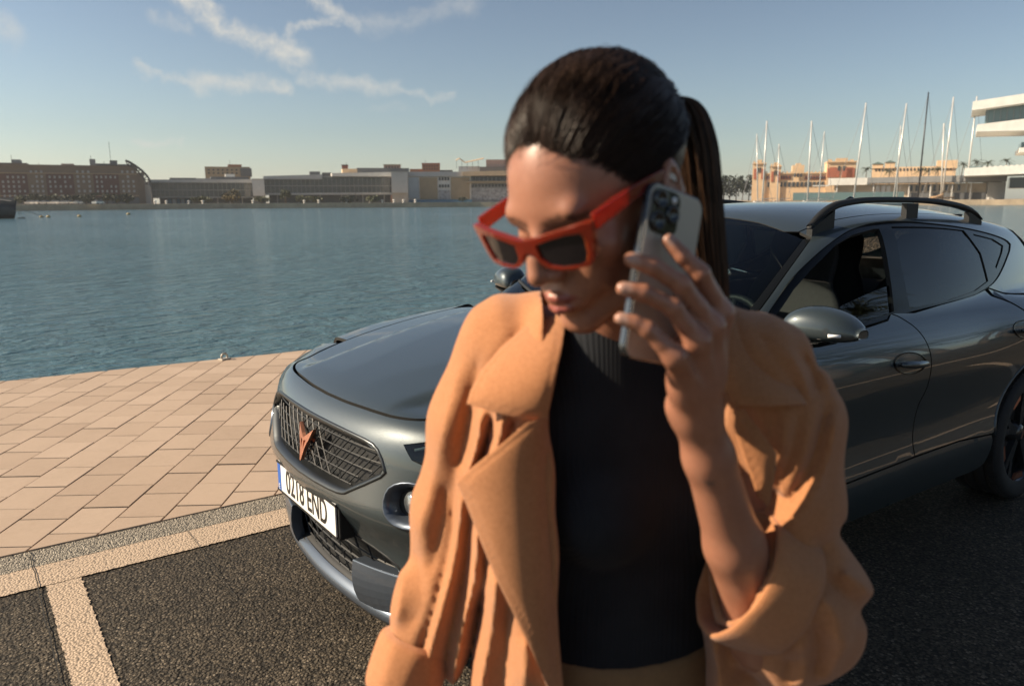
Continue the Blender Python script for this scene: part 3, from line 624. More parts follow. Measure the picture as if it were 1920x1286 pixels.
# --- dark ship's bow at the left edge, its mooring lines, buoys
wl = pix_z(12, 410, WATER_Z); bq = float((wl-CAM)@np.array([math.cos(YAW), math.sin(YAW), 0])); o = tag(empty('moored_boat', tuple(wl), RZ), 'dark hulled boat moored at the far left edge of the water', 'boat'); pxm = bq/FPX
rows = []
for t_ in np.linspace(0, 1, 8):
    x = (22-t_*120)*pxm; w_ = 9*pxm*min(1, (t_*3)**.7)*1.6+.05; rows.append([(x+(2*pxm*0), -w_, (30+4*(1-t_))*pxm), (x-4*pxm*(1-t_), -w_*.7, 8*pxm), (x-8*pxm*(1-t_), 0, -2*pxm), (x-4*pxm*(1-t_), w_*.7, 8*pxm), (x, w_, (30+4*(1-t_))*pxm)])
v = [q for r_ in rows for q in r_]; MB().add(v, [(a*5+c, (a+1)*5+c, (a+1)*5+c+1, a*5+c+1) for a in range(7) for c in range(4)]+[(a*5, a*5+4, (a+1)*5+4, (a+1)*5) for a in range(7)]).build('hull', mat('boat_hull', (.015, .022, .028), .35), o, True)
MB().box((-45*pxm, 0, 40*pxm), (50*pxm, 10*pxm, 18*pxm)).build('cabin', mat('boat_cabin', (.10, .12, .13), .4), o); MB().tube([(20*pxm, -1, 32*pxm), (-60*pxm, -4*pxm, 40*pxm)], .05, 4).build('rail', MATS['stay_wire'], o)
for k in range(2): MB().tube([(18*pxm, 0, 22*pxm), (32*pxm+k*3, 8*pxm*k, 1.2*pxm)], .04, 4).build('mooring_line', mat('rope', (.3, .27, .22), .9), o)
MB().box((28*pxm, 0, .6*pxm), (12*pxm, 4*pxm, 2.4*pxm)).build('tender', mat('boat_hull', (.015, .022, .028), .35), o)
for i, (u, v) in enumerate(((78, 408), (91, 408), (149, 407), (241, 403))):
    p = pix_z(u, v, WATER_Z); k = np.linalg.norm(p-CAM)/FPX; o = tag(empty('mooring_buoy', (p[0], p[1], WATER_Z), RZ), ('leftmost', 'second', 'third', 'rightmost')[i]+' of four pale mooring buoys on the water', 'buoy', 'mooring buoys')
    MB().lathe([(0, -.2*k), (2.6*k, .2*k), (3.4*k, 1.2*k), (2.6*k, 2.6*k), (.8*k, 3.2*k), (.0, 3.3*k)], 12).build('float', mat('buoy_paint', fn=weathered((.40, .30, .13), .3, 2)), o, True); MB().tube([(0, 0, 3*k), (0, 0, 4.4*k)], .5*k, 6).build('eye', MATS['far_steel'], o)
for i, u in enumerate(sorted((475, 571, 598, 650, 694, 717, 739, 757, 779, 355, 381, 292, 313))):
    e = np.interp(u, [0, 450, 900], [396, 391, 388]); p = pix_z(u, e, WATER_Z); p = p+(p-CAM)/np.linalg.norm(p-CAM)*1.2; o = tag(empty('bollard', (p[0], p[1], QZ), 0), ORD[i]+' pale bollard from the left on the edge of the far quay', 'bollard', 'bollards on the far quay')
    MB().lathe([(.42, 0), (.36, .2), (.30, .7), (.52, .85), (.55, 1.1), (.3, 1.25), (0, 1.28)], 10).build('post', MATS['far_fascia'], o, True)
# a few cars parked before the brown block
car_me = MB().box((0, 0, .62), (4.2, 1.75, .65)).mesh('car_body'); cab_me = MB().add([(-1.3, -.8, .95), (1.4, -.8, .95), (1.4, .8, .95), (-1.3, .8, .95), (-.8, -.68, 1.45), (.8, -.68, 1.45), (.8, .68, 1.45), (-.8, .68, 1.45)], [(4, 5, 6, 7), (0, 1, 5, 4), (1, 2, 6, 5), (2, 3, 7, 6), (3, 0, 4, 7)]).mesh('car_cabin'); whl = MB().lathe([(.0, -.1), (.3, -.1), (.3, .1), (0, .1)], 10, 'Y').mesh('car_wheel')
car_me.materials.append(MATS['far_fascia']); cab_me.materials.append(MATS['far_window']); whl.materials.append(MATS['dark_seam'])
for i, u in enumerate((57, 66, 74, 86, 104, 112, 120, 128, 146, 184)):
    p = pix(u, 384, 276); o = tag(empty('parked_car', (p[0], p[1], QZ), RZ+R(90)+R(random.uniform(-8, 8))), ORD[i]+' tiny pale car from the left parked before the brown block', 'car', 'cars parked on the far quay')
    link('body', car_me, None, o); link('cabin', cab_me, None, o)
    for sx in (-1.3, 1.3):
        for sy in (-.8, .8): link('wheel', whl, None, o, (sx, sy, .3))
# --- behind the camera: palms and hedge that the car's flank mirrors
for i, (x, y, h_) in enumerate(((9.5, -8.0, 6.9), (13, -8.2, 6.2), (17.5, -10.6, 7.4), (22, -12.2, 5.8), (28, -16, 7.8), (34, -18, 6.8), (43, -24, 7.8))):
    o = tag(empty('palm_tree', (x, y, 0), random.uniform(0, 6)), ORD[i]+' nearest palm across the road, mirrored in the side windows of the car', 'palm tree', 'palms across the road'); palm_parts(h_, 2.6, 300+i, o, .03)
for i in range(8):
    o = tag(empty('hedge', (10+6.6*i, -8.2-3.3*i, 0), R(-26)), ORD[i]+' nearest clipped dark hedge across the road, mirrored in the car doors', 'hedge', 'hedges across the road')
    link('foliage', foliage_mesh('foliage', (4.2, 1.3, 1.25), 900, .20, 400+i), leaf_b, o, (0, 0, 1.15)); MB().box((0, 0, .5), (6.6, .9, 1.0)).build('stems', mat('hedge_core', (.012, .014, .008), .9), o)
# ================================================================== CAR
class Pchip:
    """monotone cubic through given points, vectorised"""
    def __init__(s, pts):
        p = np.array(pts, float); s.x, s.y = p[:, 0], p[:, 1]
        h = np.diff(s.x); d = np.diff(s.y)/h; m = np.zeros(len(s.x))
        for i in range(1, len(m)-1):
            if d[i-1]*d[i] > 0:
                w1, w2 = 2*h[i]+h[i-1], h[i]+2*h[i-1]; m[i] = (w1+w2)/(w1/d[i-1]+w2/d[i])
        m[0], m[-1] = d[0], d[-1]; s.m = m
    def __call__(s, q):
        q = np.clip(np.asarray(q, float), s.x[0], s.x[-1]); i = np.clip(np.searchsorted(s.x, q)-1, 0, len(s.x)-2)
        h = s.x[i+1]-s.x[i]; t = (q-s.x[i])/h; t2, t3 = t*t, t*t*t
        return (2*t3-3*t2+1)*s.y[i]+(t3-2*t2+t)*h*s.m[i]+(-2*t3+3*t2)*s.y[i+1]+(t3-t2)*h*s.m[i+1]
class Spl:
    """natural cubic spline (C2), for surfaces that have to mirror the sky without kinks"""
    def __init__(s, pts):
        p = np.array(pts, float); s.x, s.y = p[:, 0], p[:, 1]; n = len(s.x); h = np.diff(s.x)
        A = np.eye(n); b = np.zeros(n)
        for i in range(1, n-1):
            A[i, i-1:i+2] = h[i-1], 2*(h[i-1]+h[i]), h[i]; b[i] = 6*((s.y[i+1]-s.y[i])/h[i]-(s.y[i]-s.y[i-1])/h[i-1])
        s.M = np.linalg.solve(A, b); s.h = h
        s.a0, s.n = s.x[0], 6000; s.inv = s.n/(s.x[-1]-s.x[0]); s.t = s.exact(np.linspace(s.x[0], s.x[-1], s.n+1)); s.dt = np.append(np.diff(s.t), 0)
    def __call__(s, q):
        q = (np.asarray(q, float)-s.a0)*s.inv; q = np.minimum(np.maximum(q, 0), s.n-1e-6); i = q.astype(np.int32)
        return s.t[i]+s.dt[i]*(q-i)
    def exact(s, q):
        q = np.clip(np.asarray(q, float), s.x[0], s.x[-1]); i = np.clip(np.searchsorted(s.x, q)-1, 0, len(s.x)-2)
        h = s.h[i]; a = (s.x[i+1]-q)/h; b = (q-s.x[i])/h
        return a*s.y[i]+b*s.y[i+1]+((a**3-a)*s.M[i]+(b**3-b)*s.M[i+1])*h*h/6
def smax(a, b, k):
    h = np.maximum(k-np.abs(a-b), 0)/k; return np.maximum(a, b)+h*h*h*k/6
def smin(a, b, k): return -smax(-a, -b, k)
def softplus(x, w): return w*np.logaddexp(0, x/w)

zc_ = Spl([(-0.3, .66), (-.1, .765), (.0, .820), (.06, .850), (.12, .876), (.2, .901), (.3, .924), (.5, .961), (.7, .991), (.9, 1.015), (1.2, 1.042), (1.6, 1.055), (2.5, 1.06), (3.6, 1.065), (4.05, 1.03), (4.4, .95)])
ao_ = Spl([(-.3, .33), (.23, .375), (.34, .395), (.5, .425), (.8, .49), (1.16, .56), (2.0, .7)])
ai_ = Spl([(-.3, .02), (.26, .115), (.37, .135), (.5, .18), (1.1, .30), (2.0, .45)])
def ztop(x, a):
    fade = np.clip((x-.12)/.16, 0, 1); fade = fade*fade*(3-2*fade)
    return zc_(x)-.004*(a/.7)**3-fade*(.019/(1+np.exp(-(a-ao_(x))/.010))+.010*softplus(a-ao_(x), .02))-.028*softplus(a-ai_(x), .008)*fade
sz_ = Spl([(.05, .74), (.15, .80), (.22, .848), (.30, .880), (.36, .894), (.42, .893), (.50, .879), (.60, .877), (.70, .889), (.79, .902), (.85, .902), (.92, .884), (.98, .853), (1.04, .815), (1.12, .77), (1.3, .66)])
sx_ = Spl([(-.2, .30), (.1, .135), (.25, .085), (.4, .045), (.6, .014), (.85, .0), (1.3, .010), (2.2, .012), (2.8, .0), (3.3, -.014), (3.7, -.002), (4.0, .035), (4.2, .08), (4.5, .18)])
def wside(x, z):
    haunch = .030*np.exp(-((x-3.45)/.38)**2-((z-.93)/.09)**2)
    flare = .012*np.exp(-((x-.82)/.35)**2-((z-.72)/.12)**2)
    return sz_(z)-sx_(x)+haunch+flare
nx_ = Spl([(-.4, .040), (-.2, .010), (0, .0), (.2, .010), (.4, .040), (.5, .070), (.6, .118), (.7, .198), (.78, .305), (.84, .44), (.92, .8)])
nz_ = Spl([(.05, .22), (.15, .15), (.2, .11), (.25, .085), (.3, .075), (.4, .068), (.47, .060), (.53, .030), (.585, .005), (.64, .010), (.72, .026), (.8, .046), (.86, .075), (.92, .13), (1.1, .4)])
tx_ = Spl([(-.4, 4.27), (0, 4.30), (.4, 4.27), (.6, 4.21), (.75, 4.10), (.85, 3.90), (.95, 3.5)])
tz_ = Spl([(.05, .15), (.25, .04), (.5, .0), (.8, .0), (1.0, .06), (1.2, .2)])
wc_ = Spl([(.9, .842), (1.0, .815), (1.1, .782), (1.2, .742), (1.3, .696), (1.38, .652), (1.5, .57), (1.7, .4)])
cx_ = Spl([(.8, .16), (1.2, .075), (1.5, .028), (1.8, .006), (2.2, .0), (2.8, .004), (3.2, .03), (3.6, .075), (4.0, .14), (4.4, .22)])
zr_ = Spl([(1.2, 1.10), (1.6, 1.31), (1.9, 1.425), (2.1, 1.464), (2.4, 1.486), (2.8, 1.488), (3.2, 1.470), (3.6, 1.430), (3.9, 1.386), (4.4, 1.29)])
def Fcar(p):
    x, a, z = p[..., 0], np.abs(p[..., 1]), p[..., 2]
    low = smax(a-wside(x, z), z-ztop(x, a), .055)
    low = smax(low, (nx_(a)+nz_(z)-x)*.85, .10)
    low = smax(low, x-(tx_(a)-tz_(z)), .10)
    cab = smax(a-(wc_(z)-cx_(x)), z-(zr_(x)-.07*(a/.6)**2.6), .075)
    ws = ((z-1.015)-.506*(x-1.115-.20*a*a)-.012*np.sin(np.clip((z-1.0)/.44, 0, 1)*np.pi))/1.12
    cab = smax(cab, ws, .035)
    cab = smax(cab, ((z-1.385)+1.05*(x-3.93+.10*a*a))/1.45, .05)
    return smin(low, np.maximum(cab, .93-z), .035)
def bisect(o, d, r0, r1, F=Fcar, it=34):
    """o+d*r with r0 outside (F>0) and r1 inside"""
    lo = np.full(len(o), r0, float); hi = np.full(len(o), r1, float)
    for _ in range(9):
        m = (lo+hi)/2; out = F(o+d*m[:, None]) > 0
        lo = np.where(out, m, lo); hi = np.where(out, hi, m)
    fl, fh = F(o+d*lo[:, None]), F(o+d*hi[:, None])
    for _ in range(5):          # Illinois steps
        m = hi-fh*(hi-lo)/np.where(np.abs(fh-fl) < 1e-12, 1e-12, fh-fl); m = np.minimum(np.maximum(m, np.minimum(lo, hi)), np.maximum(lo, hi)); f = F(o+d*m[:, None]); out = f > 0
        lo, fl, hi, fh = np.where(out, m, lo), np.where(out, f, fl*np.where(out, 1, .5)), np.where(out, hi, m), np.where(out, fh*.5, f)
    m = hi-fh*(hi-lo)/np.where(np.abs(fh-fl) < 1e-12, 1e-12, fh-fl)
    return o+d*m[:, None]
def gradn(p, F=Fcar, e=1.6e-3):
    g = np.stack([F(p+np.eye(3)[i]*e)-F(p-np.eye(3)[i]*e) for i in range(3)], -1)
    return g/np.maximum(np.linalg.norm(g, axis=1, keepdims=True), 1e-9)
def map_Y(q): n = len(q); return bisect(np.stack([q[:, 0], np.zeros(n), q[:, 1]], 1), np.tile([0, -1.0, 0], (n, 1)), 1.3, 0.0)
def map_Z(q): n = len(q); return bisect(np.stack([q[:, 0], q[:, 1], np.zeros(n)], 1), np.tile([0, 0, 1.0], (n, 1)), 1.9, 0.45)
NC = 1.0
def map_C(q):
    n = len(q); return bisect(np.stack([np.full(n, NC), np.zeros(n), q[:, 1]], 1), np.stack([-np.cos(q[:, 0]), np.sin(q[:, 0]), np.zeros(n)], 1), 1.9, 0.0)
WC = 0.50
def map_W(q):
    n = len(q); return bisect(np.stack([q[:, 0], np.zeros(n), np.full(n, WC)], 1), np.stack([np.zeros(n), -np.sin(q[:, 1]), np.cos(q[:, 1])], 1), 1.4, 0.0)
def toW(p): return (p[0], math.atan2(abs(p[1]), p[2]-WC))
TC = 0.80
def map_T(q):
    n = len(q); return bisect(np.stack([q[:, 0], np.zeros(n), np.full(n, TC)], 1), np.stack([np.zeros(n), -np.sin(q[:, 1]), np.cos(q[:, 1])], 1), 1.6, 0.0)
def hit(u, v, tmax=7.0):
    """where the sight line through photo pixel (u, v) meets the body"""
    d = fwd+rgt*(u-960)/FPX-upv*(v-643)/FPX; d = d/np.linalg.norm(d)
    t = np.arange(1.6, tmax, 0.01); P = CAM+d*t[:, None]; f = Fcar(P)
    k = np.argmax(f < 0)
    if not (f < 0).any(): k = np.argmin(f)
    lo, hi = t[max(k-1, 0)], t[k]
    for _ in range(20):
        m = (lo+hi)/2
        if Fcar((CAM+d*m)[None])[0] > 0: lo = m
        else: hi = m
    return CAM+d*hi
def toT(p): return (p[0], math.atan2(-p[1], p[2]-TC))
def toY(p): return (p[0], p[2])
def toC(p): return (math.atan2(p[1], NC-p[0]), p[2])

def catmull(pts, n=8, closed=False):
    p = [np.array(q, float) for q in pts]; out = []; N = len(p)
    for i in range(N if closed else N-1):
        a = p[(i-1) % N] if (closed or i > 0) else p[0]*2-p[1]
        b, c = p[i], p[(i+1) % N]
        d = p[(i+2) % N] if (closed or i < N-2) else p[-1]*2-p[-2]
        for k in range(n):
            t = k/n; out.append(0.5*((2*b)+(c-a)*t+(2*a-5*b+4*c-d)*t*t+(3*b-a-3*c+d)*t**3))
    if not closed: out.append(p[-1])
    return out
def resample(loop, step, scale=(1, 1)):
    s = np.array(scale); out = []
    for i in range(len(loop)):
        a, b = np.array(loop[i], float), np.array(loop[(i+1) % len(loop)], float); L = np.linalg.norm((b-a)*s); k = max(1, int(round(L/step)))
        out += [a+(b-a)*q/k for q in range(k)]
    return out
def inside(pts, loops):
    c = np.zeros(len(pts), bool)
    for L in loops:
        L = np.asarray(L); x0, y0 = L[:, 0], L[:, 1]; x1, y1 = np.roll(x0, -1), np.roll(y0, -1)
        for a, b, d, e in zip(x0, y0, x1, y1):
            if b == e: continue
            m = ((b > pts[:, 1]) != (e > pts[:, 1])) & (pts[:, 0] < (d-a)*(pts[:, 1]-b)/(e-b)+a); c ^= m
    return c
def inset2(loop, d, scale=(1, 1)):
    """move a closed 2D loop inwards by d (metres; scale turns parameters into metres)"""
    s = np.array(scale); P = np.array(loop)*s; A = 0.5*np.sum(P[:, 0]*np.roll(P[:, 1], -1)-np.roll(P[:, 0], -1)*P[:, 1])
    if A < 0: P = P[::-1]
    e = np.roll(P, -1, 0)-P; e /= np.maximum(np.linalg.norm(e, axis=1, keepdims=True), 1e-9); nrm = np.stack([-e[:, 1], e[:, 0]], 1)
    m = nrm+np.roll(nrm, 1, 0); m /= np.maximum(np.linalg.norm(m, axis=1, keepdims=True), 0.3)
    return [tuple(q) for q in (P+m*d)/s]
def panel(name, outer, mapping, material, parent, step=.03, holes=(), gap=.0022, off=0.0, flange=.014, scale=(1, 1), mirror=False, sides=(1,), thick=None, both=True):
    """a sheet-metal or glass panel cut to an outline on the body surface, its edge folded inwards"""
    lo = [resample(inset2(outer, gap, scale), step, scale)]+[resample(inset2(h, -gap, scale), step, scale) for h in holes]
    s = np.array(scale); allp = [p for L in lo for p in L]; edges = []; k = 0
    for L in lo:
        n = len(L); edges += [(k+i, k+(i+1) % n) for i in range(n)]; k += n
    A = np.array(lo[0]); mn, mx = A.min(0), A.max(0)
    gx = np.arange(mn[0]+step/s[0]*.6, mx[0], step/s[0]); gy = np.arange(mn[1]+step/s[1]*.6, mx[1], step/s[1])
    G = np.stack(np.meshgrid(gx, gy), -1).reshape(-1, 2); G = G[inside(G, lo)]
    B = np.array(allp)
    if len(G):
        dd = np.concatenate([np.min(np.linalg.norm((G[i:i+400, None]-B[None])*s, axis=2), axis=1) for i in range(0, len(G), 400)]); G = G[dd > step*.45]
    V2 = [Vector(map(float, p*s)) for p in allp]+[Vector(map(float, p*s)) for p in G]
    vv, ee, tt, *_ = delaunay_2d_cdt(V2, edges, [], 0, 1e-7)
    Q = np.array([(a.x, a.y) for a in vv])/s; T3 = np.array([t for t in tt if len(t) == 3]); cen = Q[T3].mean(1); T3 = T3[inside(cen, lo)]
    P = mapping(Q); N = gradn(P); P = P+N*off
    c = P[T3]; fn = np.cross(c[:, 1]-c[:, 0], c[:, 2]-c[:, 0]); flip = np.sum(fn*N[T3[:, 0]], 1) < 0
    T3[flip] = T3[flip][:, ::-1]
    # border edges of the kept triangles get an inward flange
    cnt = {}
    for t in T3:
        for i in range(3):
            a, b = int(t[i]), int(t[(i+1) % 3]); cnt[(a, b)] = 1
    bd = [e for e in cnt if (e[1], e[0]) not in cnt]
    verts = [tuple(q) for q in P]; nor = [tuple(q) for q in N]; faces = [tuple(map(int, t)) for t in T3]
    if flange:
        for a, b in bd:
            t = P[b]-P[a]; out = np.cross(t, N[a]); out = out/max(np.linalg.norm(out), 1e-9); k = len(verts)
            verts += [tuple(P[a]), tuple(P[b]), tuple(P[b]-N[b]*flange), tuple(P[a]-N[a]*flange)]
            nor += [tuple(out)]*4; faces.append((k+1, k, k+3, k+2))
    objs = []
    for sd in (sides if not mirror else (1, -1)):
        vs = [(x, y*sd, z) for x, y, z in verts]; ns = [(x, y*sd, z) for x, y, z in nor]; fs = faces if sd == 1 else [f[::-1] for f in faces]
        me = mesh_from(name, vs, fs, True); me.normals_split_custom_set_from_vertices(ns)
        o = link(name, me, material, parent); objs.append(o)
        if flange:
            me.materials.append(MATS['dark_seam']); mi = np.zeros(len(fs), np.int32); mi[len(T3):] = 1; me.polygons.foreach_set('material_index', mi)  # folded edges coloured black: the shade deep in the panel gaps, painted in
    return objs

def f_carpaint(t, b):
    b.inputs['Base Color'].default_value = (0.036, 0.050, 0.056, 1); b.inputs['Metallic'].default_value = 0.35
    b.inputs['Roughness'].default_value = 0.42; b.inputs['Coat Weight'].default_value = 1.0; b.inputs['Coat Roughness'].default_value = 0.02
    v = objvec(t); vor = t.new('ShaderNodeTexVoronoi'); vor.inputs['Scale'].default_value = 1500.0; t.l.new(v, vor.inputs['Vector'])
    flake = t.vm('MULTIPLY', t.vm('SUBTRACT', vor.outputs['Color'], (.5, .5, .5)), (.10, .10, .10))
    g = t.new('ShaderNodeNewGeometry'); t.l.new(t.vm('NORMALIZE', t.vm('ADD', g.outputs['Normal'], flake)), b.inputs['Normal'])
    g2 = t.new('ShaderNodeNewGeometry'); t.l.new(g2.outputs['Normal'], b.inputs['Coat Normal'])
paint = mat('graphite_metallic_paint', fn=f_carpaint)
gloss = mat('gloss_black_trim', (0.006, 0.007, 0.008), 0.14, spec=.2)
satin = mat('satin_dark_chrome', (0.06, 0.066, 0.07), 0.34, metal=0.85)
plastic = mat('black_plastic', (0.012, 0.013, 0.014), 0.55, spec=.3)
blue_grey = mat('satin_blue_grey', (0.085, 0.105, 0.135), 0.35, metal=0.6, coat=0.3)
rubber = mat('tyre_rubber', (0.016, 0.016, 0.017), 0.75, fn=weathered((0.016, 0.016, 0.017), 0.3, 30))
copper = mat('copper_accent', (0.62, 0.27, 0.17), 0.30, metal=0.85)
inner = mat('dark_cabin', (0.010, 0.010, 0.011), 0.8)
seatm = mat('seat_fabric', fn=weathered((0.022, 0.022, 0.024), 0.3, 60, 0.3, 300), rough=0.8)
def glass_mat(name, tint, refl=1.0):
    m = bpy.data.materials.new(name); m.use_nodes = True; MATS[name] = m; t = NT(m.node_tree); t.n.clear()
    tr = t.new('ShaderNodeBsdfTransparent'); tr.inputs[0].default_value = (*tint, 1)
    gl = t.new('ShaderNodeBsdfGlossy'); gl.inputs['Roughness'].default_value = 0.012
    fr = t.new('ShaderNodeFresnel'); fr.inputs[0].default_value = 1.52
    mx = t.new('ShaderNodeMixShader'); t.l.new(t.m('MULTIPLY', fr.outputs[0], refl*.9, clamp=True), mx.inputs[0])
    t.l.new(tr.outputs[0], mx.inputs[1]); t.l.new(gl.outputs[0], mx.inputs[2])
    o = t.new('ShaderNodeOutputMaterial'); t.l.new(mx.outputs[0], o.inputs[0]); return m
glass_f = glass_mat('clear_car_glass', (0.50, 0.60, 0.58)); glass_r = glass_mat('privacy_car_glass', (0.10, 0.13, 0.14))

car = tag(empty('parked_car', (2.2, 0, 0)), 'dark graphite crossover car with copper badge parked at the quay, behind the woman', 'car')
class CarRoot: pass
def P_(o):        # parts are modelled in place; keep them there under the root
    o.matrix_parent_inverse = car.matrix_world.inverted(); return o
bpy.context.view_layer.update()
CINV = Matrix.Translation((-2.2, 0, 0))
_link = link
def link(name, me, material=None, parent=None, loc=None, rot=None):
    o = _link(name, me, material, parent, loc, rot)
    if parent is car: o.matrix_parent_inverse = CINV
    return o

# --- bonnet
half = [(.117, 0), (.121, .13), (.130, .24), (.143, .35), (.162, .43), (.195, .495), (.26, .545), (.38, .605), (.58, .665), (.85, .715), (1.06, .735)]
half = [tuple(q) for q in catmull(half, 6)]
rear = [(1.10, .72), (1.125, .64), (1.085, .40), (1.065, .18), (1.06, 0)]; rear = [tuple(q) for q in catmull(rear, 4)]
hood_loop = half+rear
hood_loop = hood_loop+[(x, -y) for x, y in hood_loop[::-1][1:-1]]
panel('bonnet', hood_loop, map_Z, paint, car, .022, gap=.0035, flange=.025)
panel('dark_gap_backing', [(.16, .62), (.50, .74), (1.12, .74), (1.12, -.74), (.50, -.74), (.16, -.62)], map_Z, inner, car, .08, gap=0, off=-.035, flange=0)  # black sheet added under the panels, standing in for the shade in open gaps
# --- front bumper with its openings
def surfX(y, z):   # the nose surface at (y, z)
    y = np.atleast_1d(np.asarray(y, float)); z = np.atleast_1d(np.asarray(z, float)); n = len(y)
    return bisect(np.stack([np.full(n, 1.0), y, z], 1), np.tile([-1.0, 0, 0], (n, 1)), 1.6, 0.0)
def yz_loop(pts, smooth=0, symmetric=False):
    if smooth: pts = [tuple(q) for q in catmull(pts, smooth, True)]
    P = surfX([p[0] for p in pts], [p[1] for p in pts]); return [toC(q) for q in P]
top = []
for x, y in half:
    if x > .468: break
    p = map_Z(np.array([[x-.0025, y+.002]]))[0]; top.append(toC(p))
endx = []
for xx, z in ((.474, .865), (.465, .82), (.498, .72), (.500, .60), (.49, .47), (.46, .38), (.44, .30), (.43, .22)):
    p = map_Y(np.array([[xx, z]]))[0]; endx.append((abs(toC(p)[0]), z))
bot = []
for a in (.80, .6, .4, .2, 0): bot.append((abs(toC(surfX(a, .22)[0])[0]), .22))
hb = top+endx+bot
bumper_loop = hb+[(-u, v) for u, v in hb[::-1][1:-1]]
GR = [(0, .803), (.2, .802), (.36, .797), (.425, .782), (.462, .740), (.455, .720), (.330, .650), (.295, .634), (.22, .627), (0, .624)]
grille_yz = GR+[(-y, z) for y, z in GR[::-1][1:-1]]
LOW = [(0, .465), (.28, .465), (.42, .440), (.48, .400), (.44, .300), (.3, .268), (0, .258)]
low_yz = LOW+[(-y, z) for y, z in LOW[::-1][1:-1]]
LAMP = [(.515, .818), (.58, .834), (.66, .846), (.715, .846), (.725, .808), (.68, .780), (.62, .766), (.555, .783)]
VENT = [(.500, .690), (.56, .715), (.625, .700), (.645, .65), (.61, .600), (.53, .595), (.490, .635)]
holes = [yz_loop(grille_yz), yz_loop(low_yz)]
for sg in (1, -1):
    holes += [yz_loop([(y*sg, z) for y, z in LAMP]), yz_loop([(y*sg, z) for y, z in VENT], 3)]
panel('front_bumper', bumper_loop, map_C, paint, car, .02, holes=holes, scale=(.98, 1), gap=.002, flange=.03)

# rings and backing plates that fill the openings
def ring_part(name, yz, w_out, w_in, proud, depth, material, parent, smooth=2):
    """a moulded frame round an opening: proud outer lip, sloping into the recess"""
    P = [tuple(q) for q in (catmull(yz, smooth, True) if smooth else yz)]
    n = len(P); prof = [(-w_out, -.004), (-w_out*.7, proud), (-w_out*.15, proud), (w_in*.5, -depth*.4), (w_in, -depth)]
    V = []
    for d, o in prof:
        L = inset2(P, d) ; A0 = np.array(P); A = .5*np.sum(A0[:, 0]*np.roll(A0[:, 1], -1)-np.roll(A0[:, 0], -1)*A0[:, 1])
        S = surfX([q[0] for q in L], [q[1] for q in L]); Nn = gradn(S); V.append(S+Nn*o)
    v = [tuple(q) for r_ in V for q in r_]; f = []
    for i in range(len(prof)-1):
        for j in range(n): f.append((i*n+j, i*n+(j+1) % n, (i+1)*n+(j+1) % n, (i+1)*n+j))
    f = [q[::-1] for q in f]
    me = mesh_from(name, v, f, True); o = link(name, me, material, car)
    if parent is not car: o.parent = parent
    return o
def backing(name, yz, depth, material, parent=car):
    L = resample(yz, .05); G = np.array(L); gx = np.arange(G[:, 0].min(), G[:, 0].max(), .05); gy = np.arange(G[:, 1].min(), G[:, 1].max(), .03)
    Q = np.stack(np.meshgrid(gx, gy), -1).reshape(-1, 2); Q = Q[inside(Q, [L])]; A = np.concatenate([G, Q])
    vv, ee, tt, *_ = delaunay_2d_cdt([Vector(map(float, q)) for q in A], [(i, (i+1) % len(L)) for i in range(len(L))], [], 0, 1e-7)
    Q = np.array([(a.x, a.y) for a in vv]); T3 = np.array([t for t in tt if len(t) == 3]); T3 = T3[inside(Q[T3].mean(1), [L])]
    P = surfX(Q[:, 0], Q[:, 1]); P[:, 0] += depth
    me = mesh_from(name, P, [tuple(t)[::-1] for t in T3.tolist()], True); return link(name, me, material, parent)
grille = backing('grille', inset2(grille_yz, -.006), .055, plastic)
ring = ring_part('grille_frame', grille_yz, .013, .020, .004, .050, satin, car); 
def lattice(name, segs, depth, rad, material, parent, loop):
    for (y0, z0), (y1, z1) in segs:
        n = max(2, int(np.hypot(y1-y0, z1-z0)/.03)); t = np.linspace(0, 1, n+1)
        Q = np.stack([y0+(y1-y0)*t, z0+(z1-z0)*t], 1); ins = inside(Q, [loop])
        run = [q for q, k in zip(Q, ins) if k]
        if len(run) < 2: continue
        run = np.array(run); P = surfX(run[:, 0], run[:, 1]); P[:, 0] += depth
        o = MB().tube(P, rad, 4).build(name, material, parent, False)
        if parent is not car: o.matrix_parent_inverse = Matrix.Identity(4)
bars = []
for z in np.arange(.592, .80, .0305): bars.append(((-.46, z), (.46, z)))
for y in np.arange(-.02, .80, .052):
    for sg in (1, -1): bars.append(((sg*(y-.25), .56), (sg*y, .81)))
lattice('grille_bar', bars, .020, .0026, mat('grille_bar_black', (.012, .013, .014), 0.5, spec=.25), grille, inset2(grille_yz, .012))
low = backing('lower_intake', inset2(low_yz, -.01), .10, plastic)
ring_part('intake_frame', low_yz, .010, .02, .003, .09, plastic, car)
bars = []
for z in np.arange(.285, .44, .038): bars.append(((-.42, z), (.42, z)))
for y in np.arange(-.55, .56, .075):
    bars.append(((y-.06, .25), (y+.06, .45)))
lattice('intake_bar', bars, .028, .0035, MATS['grille_bar_black'], low, inset2(low_yz, .012))
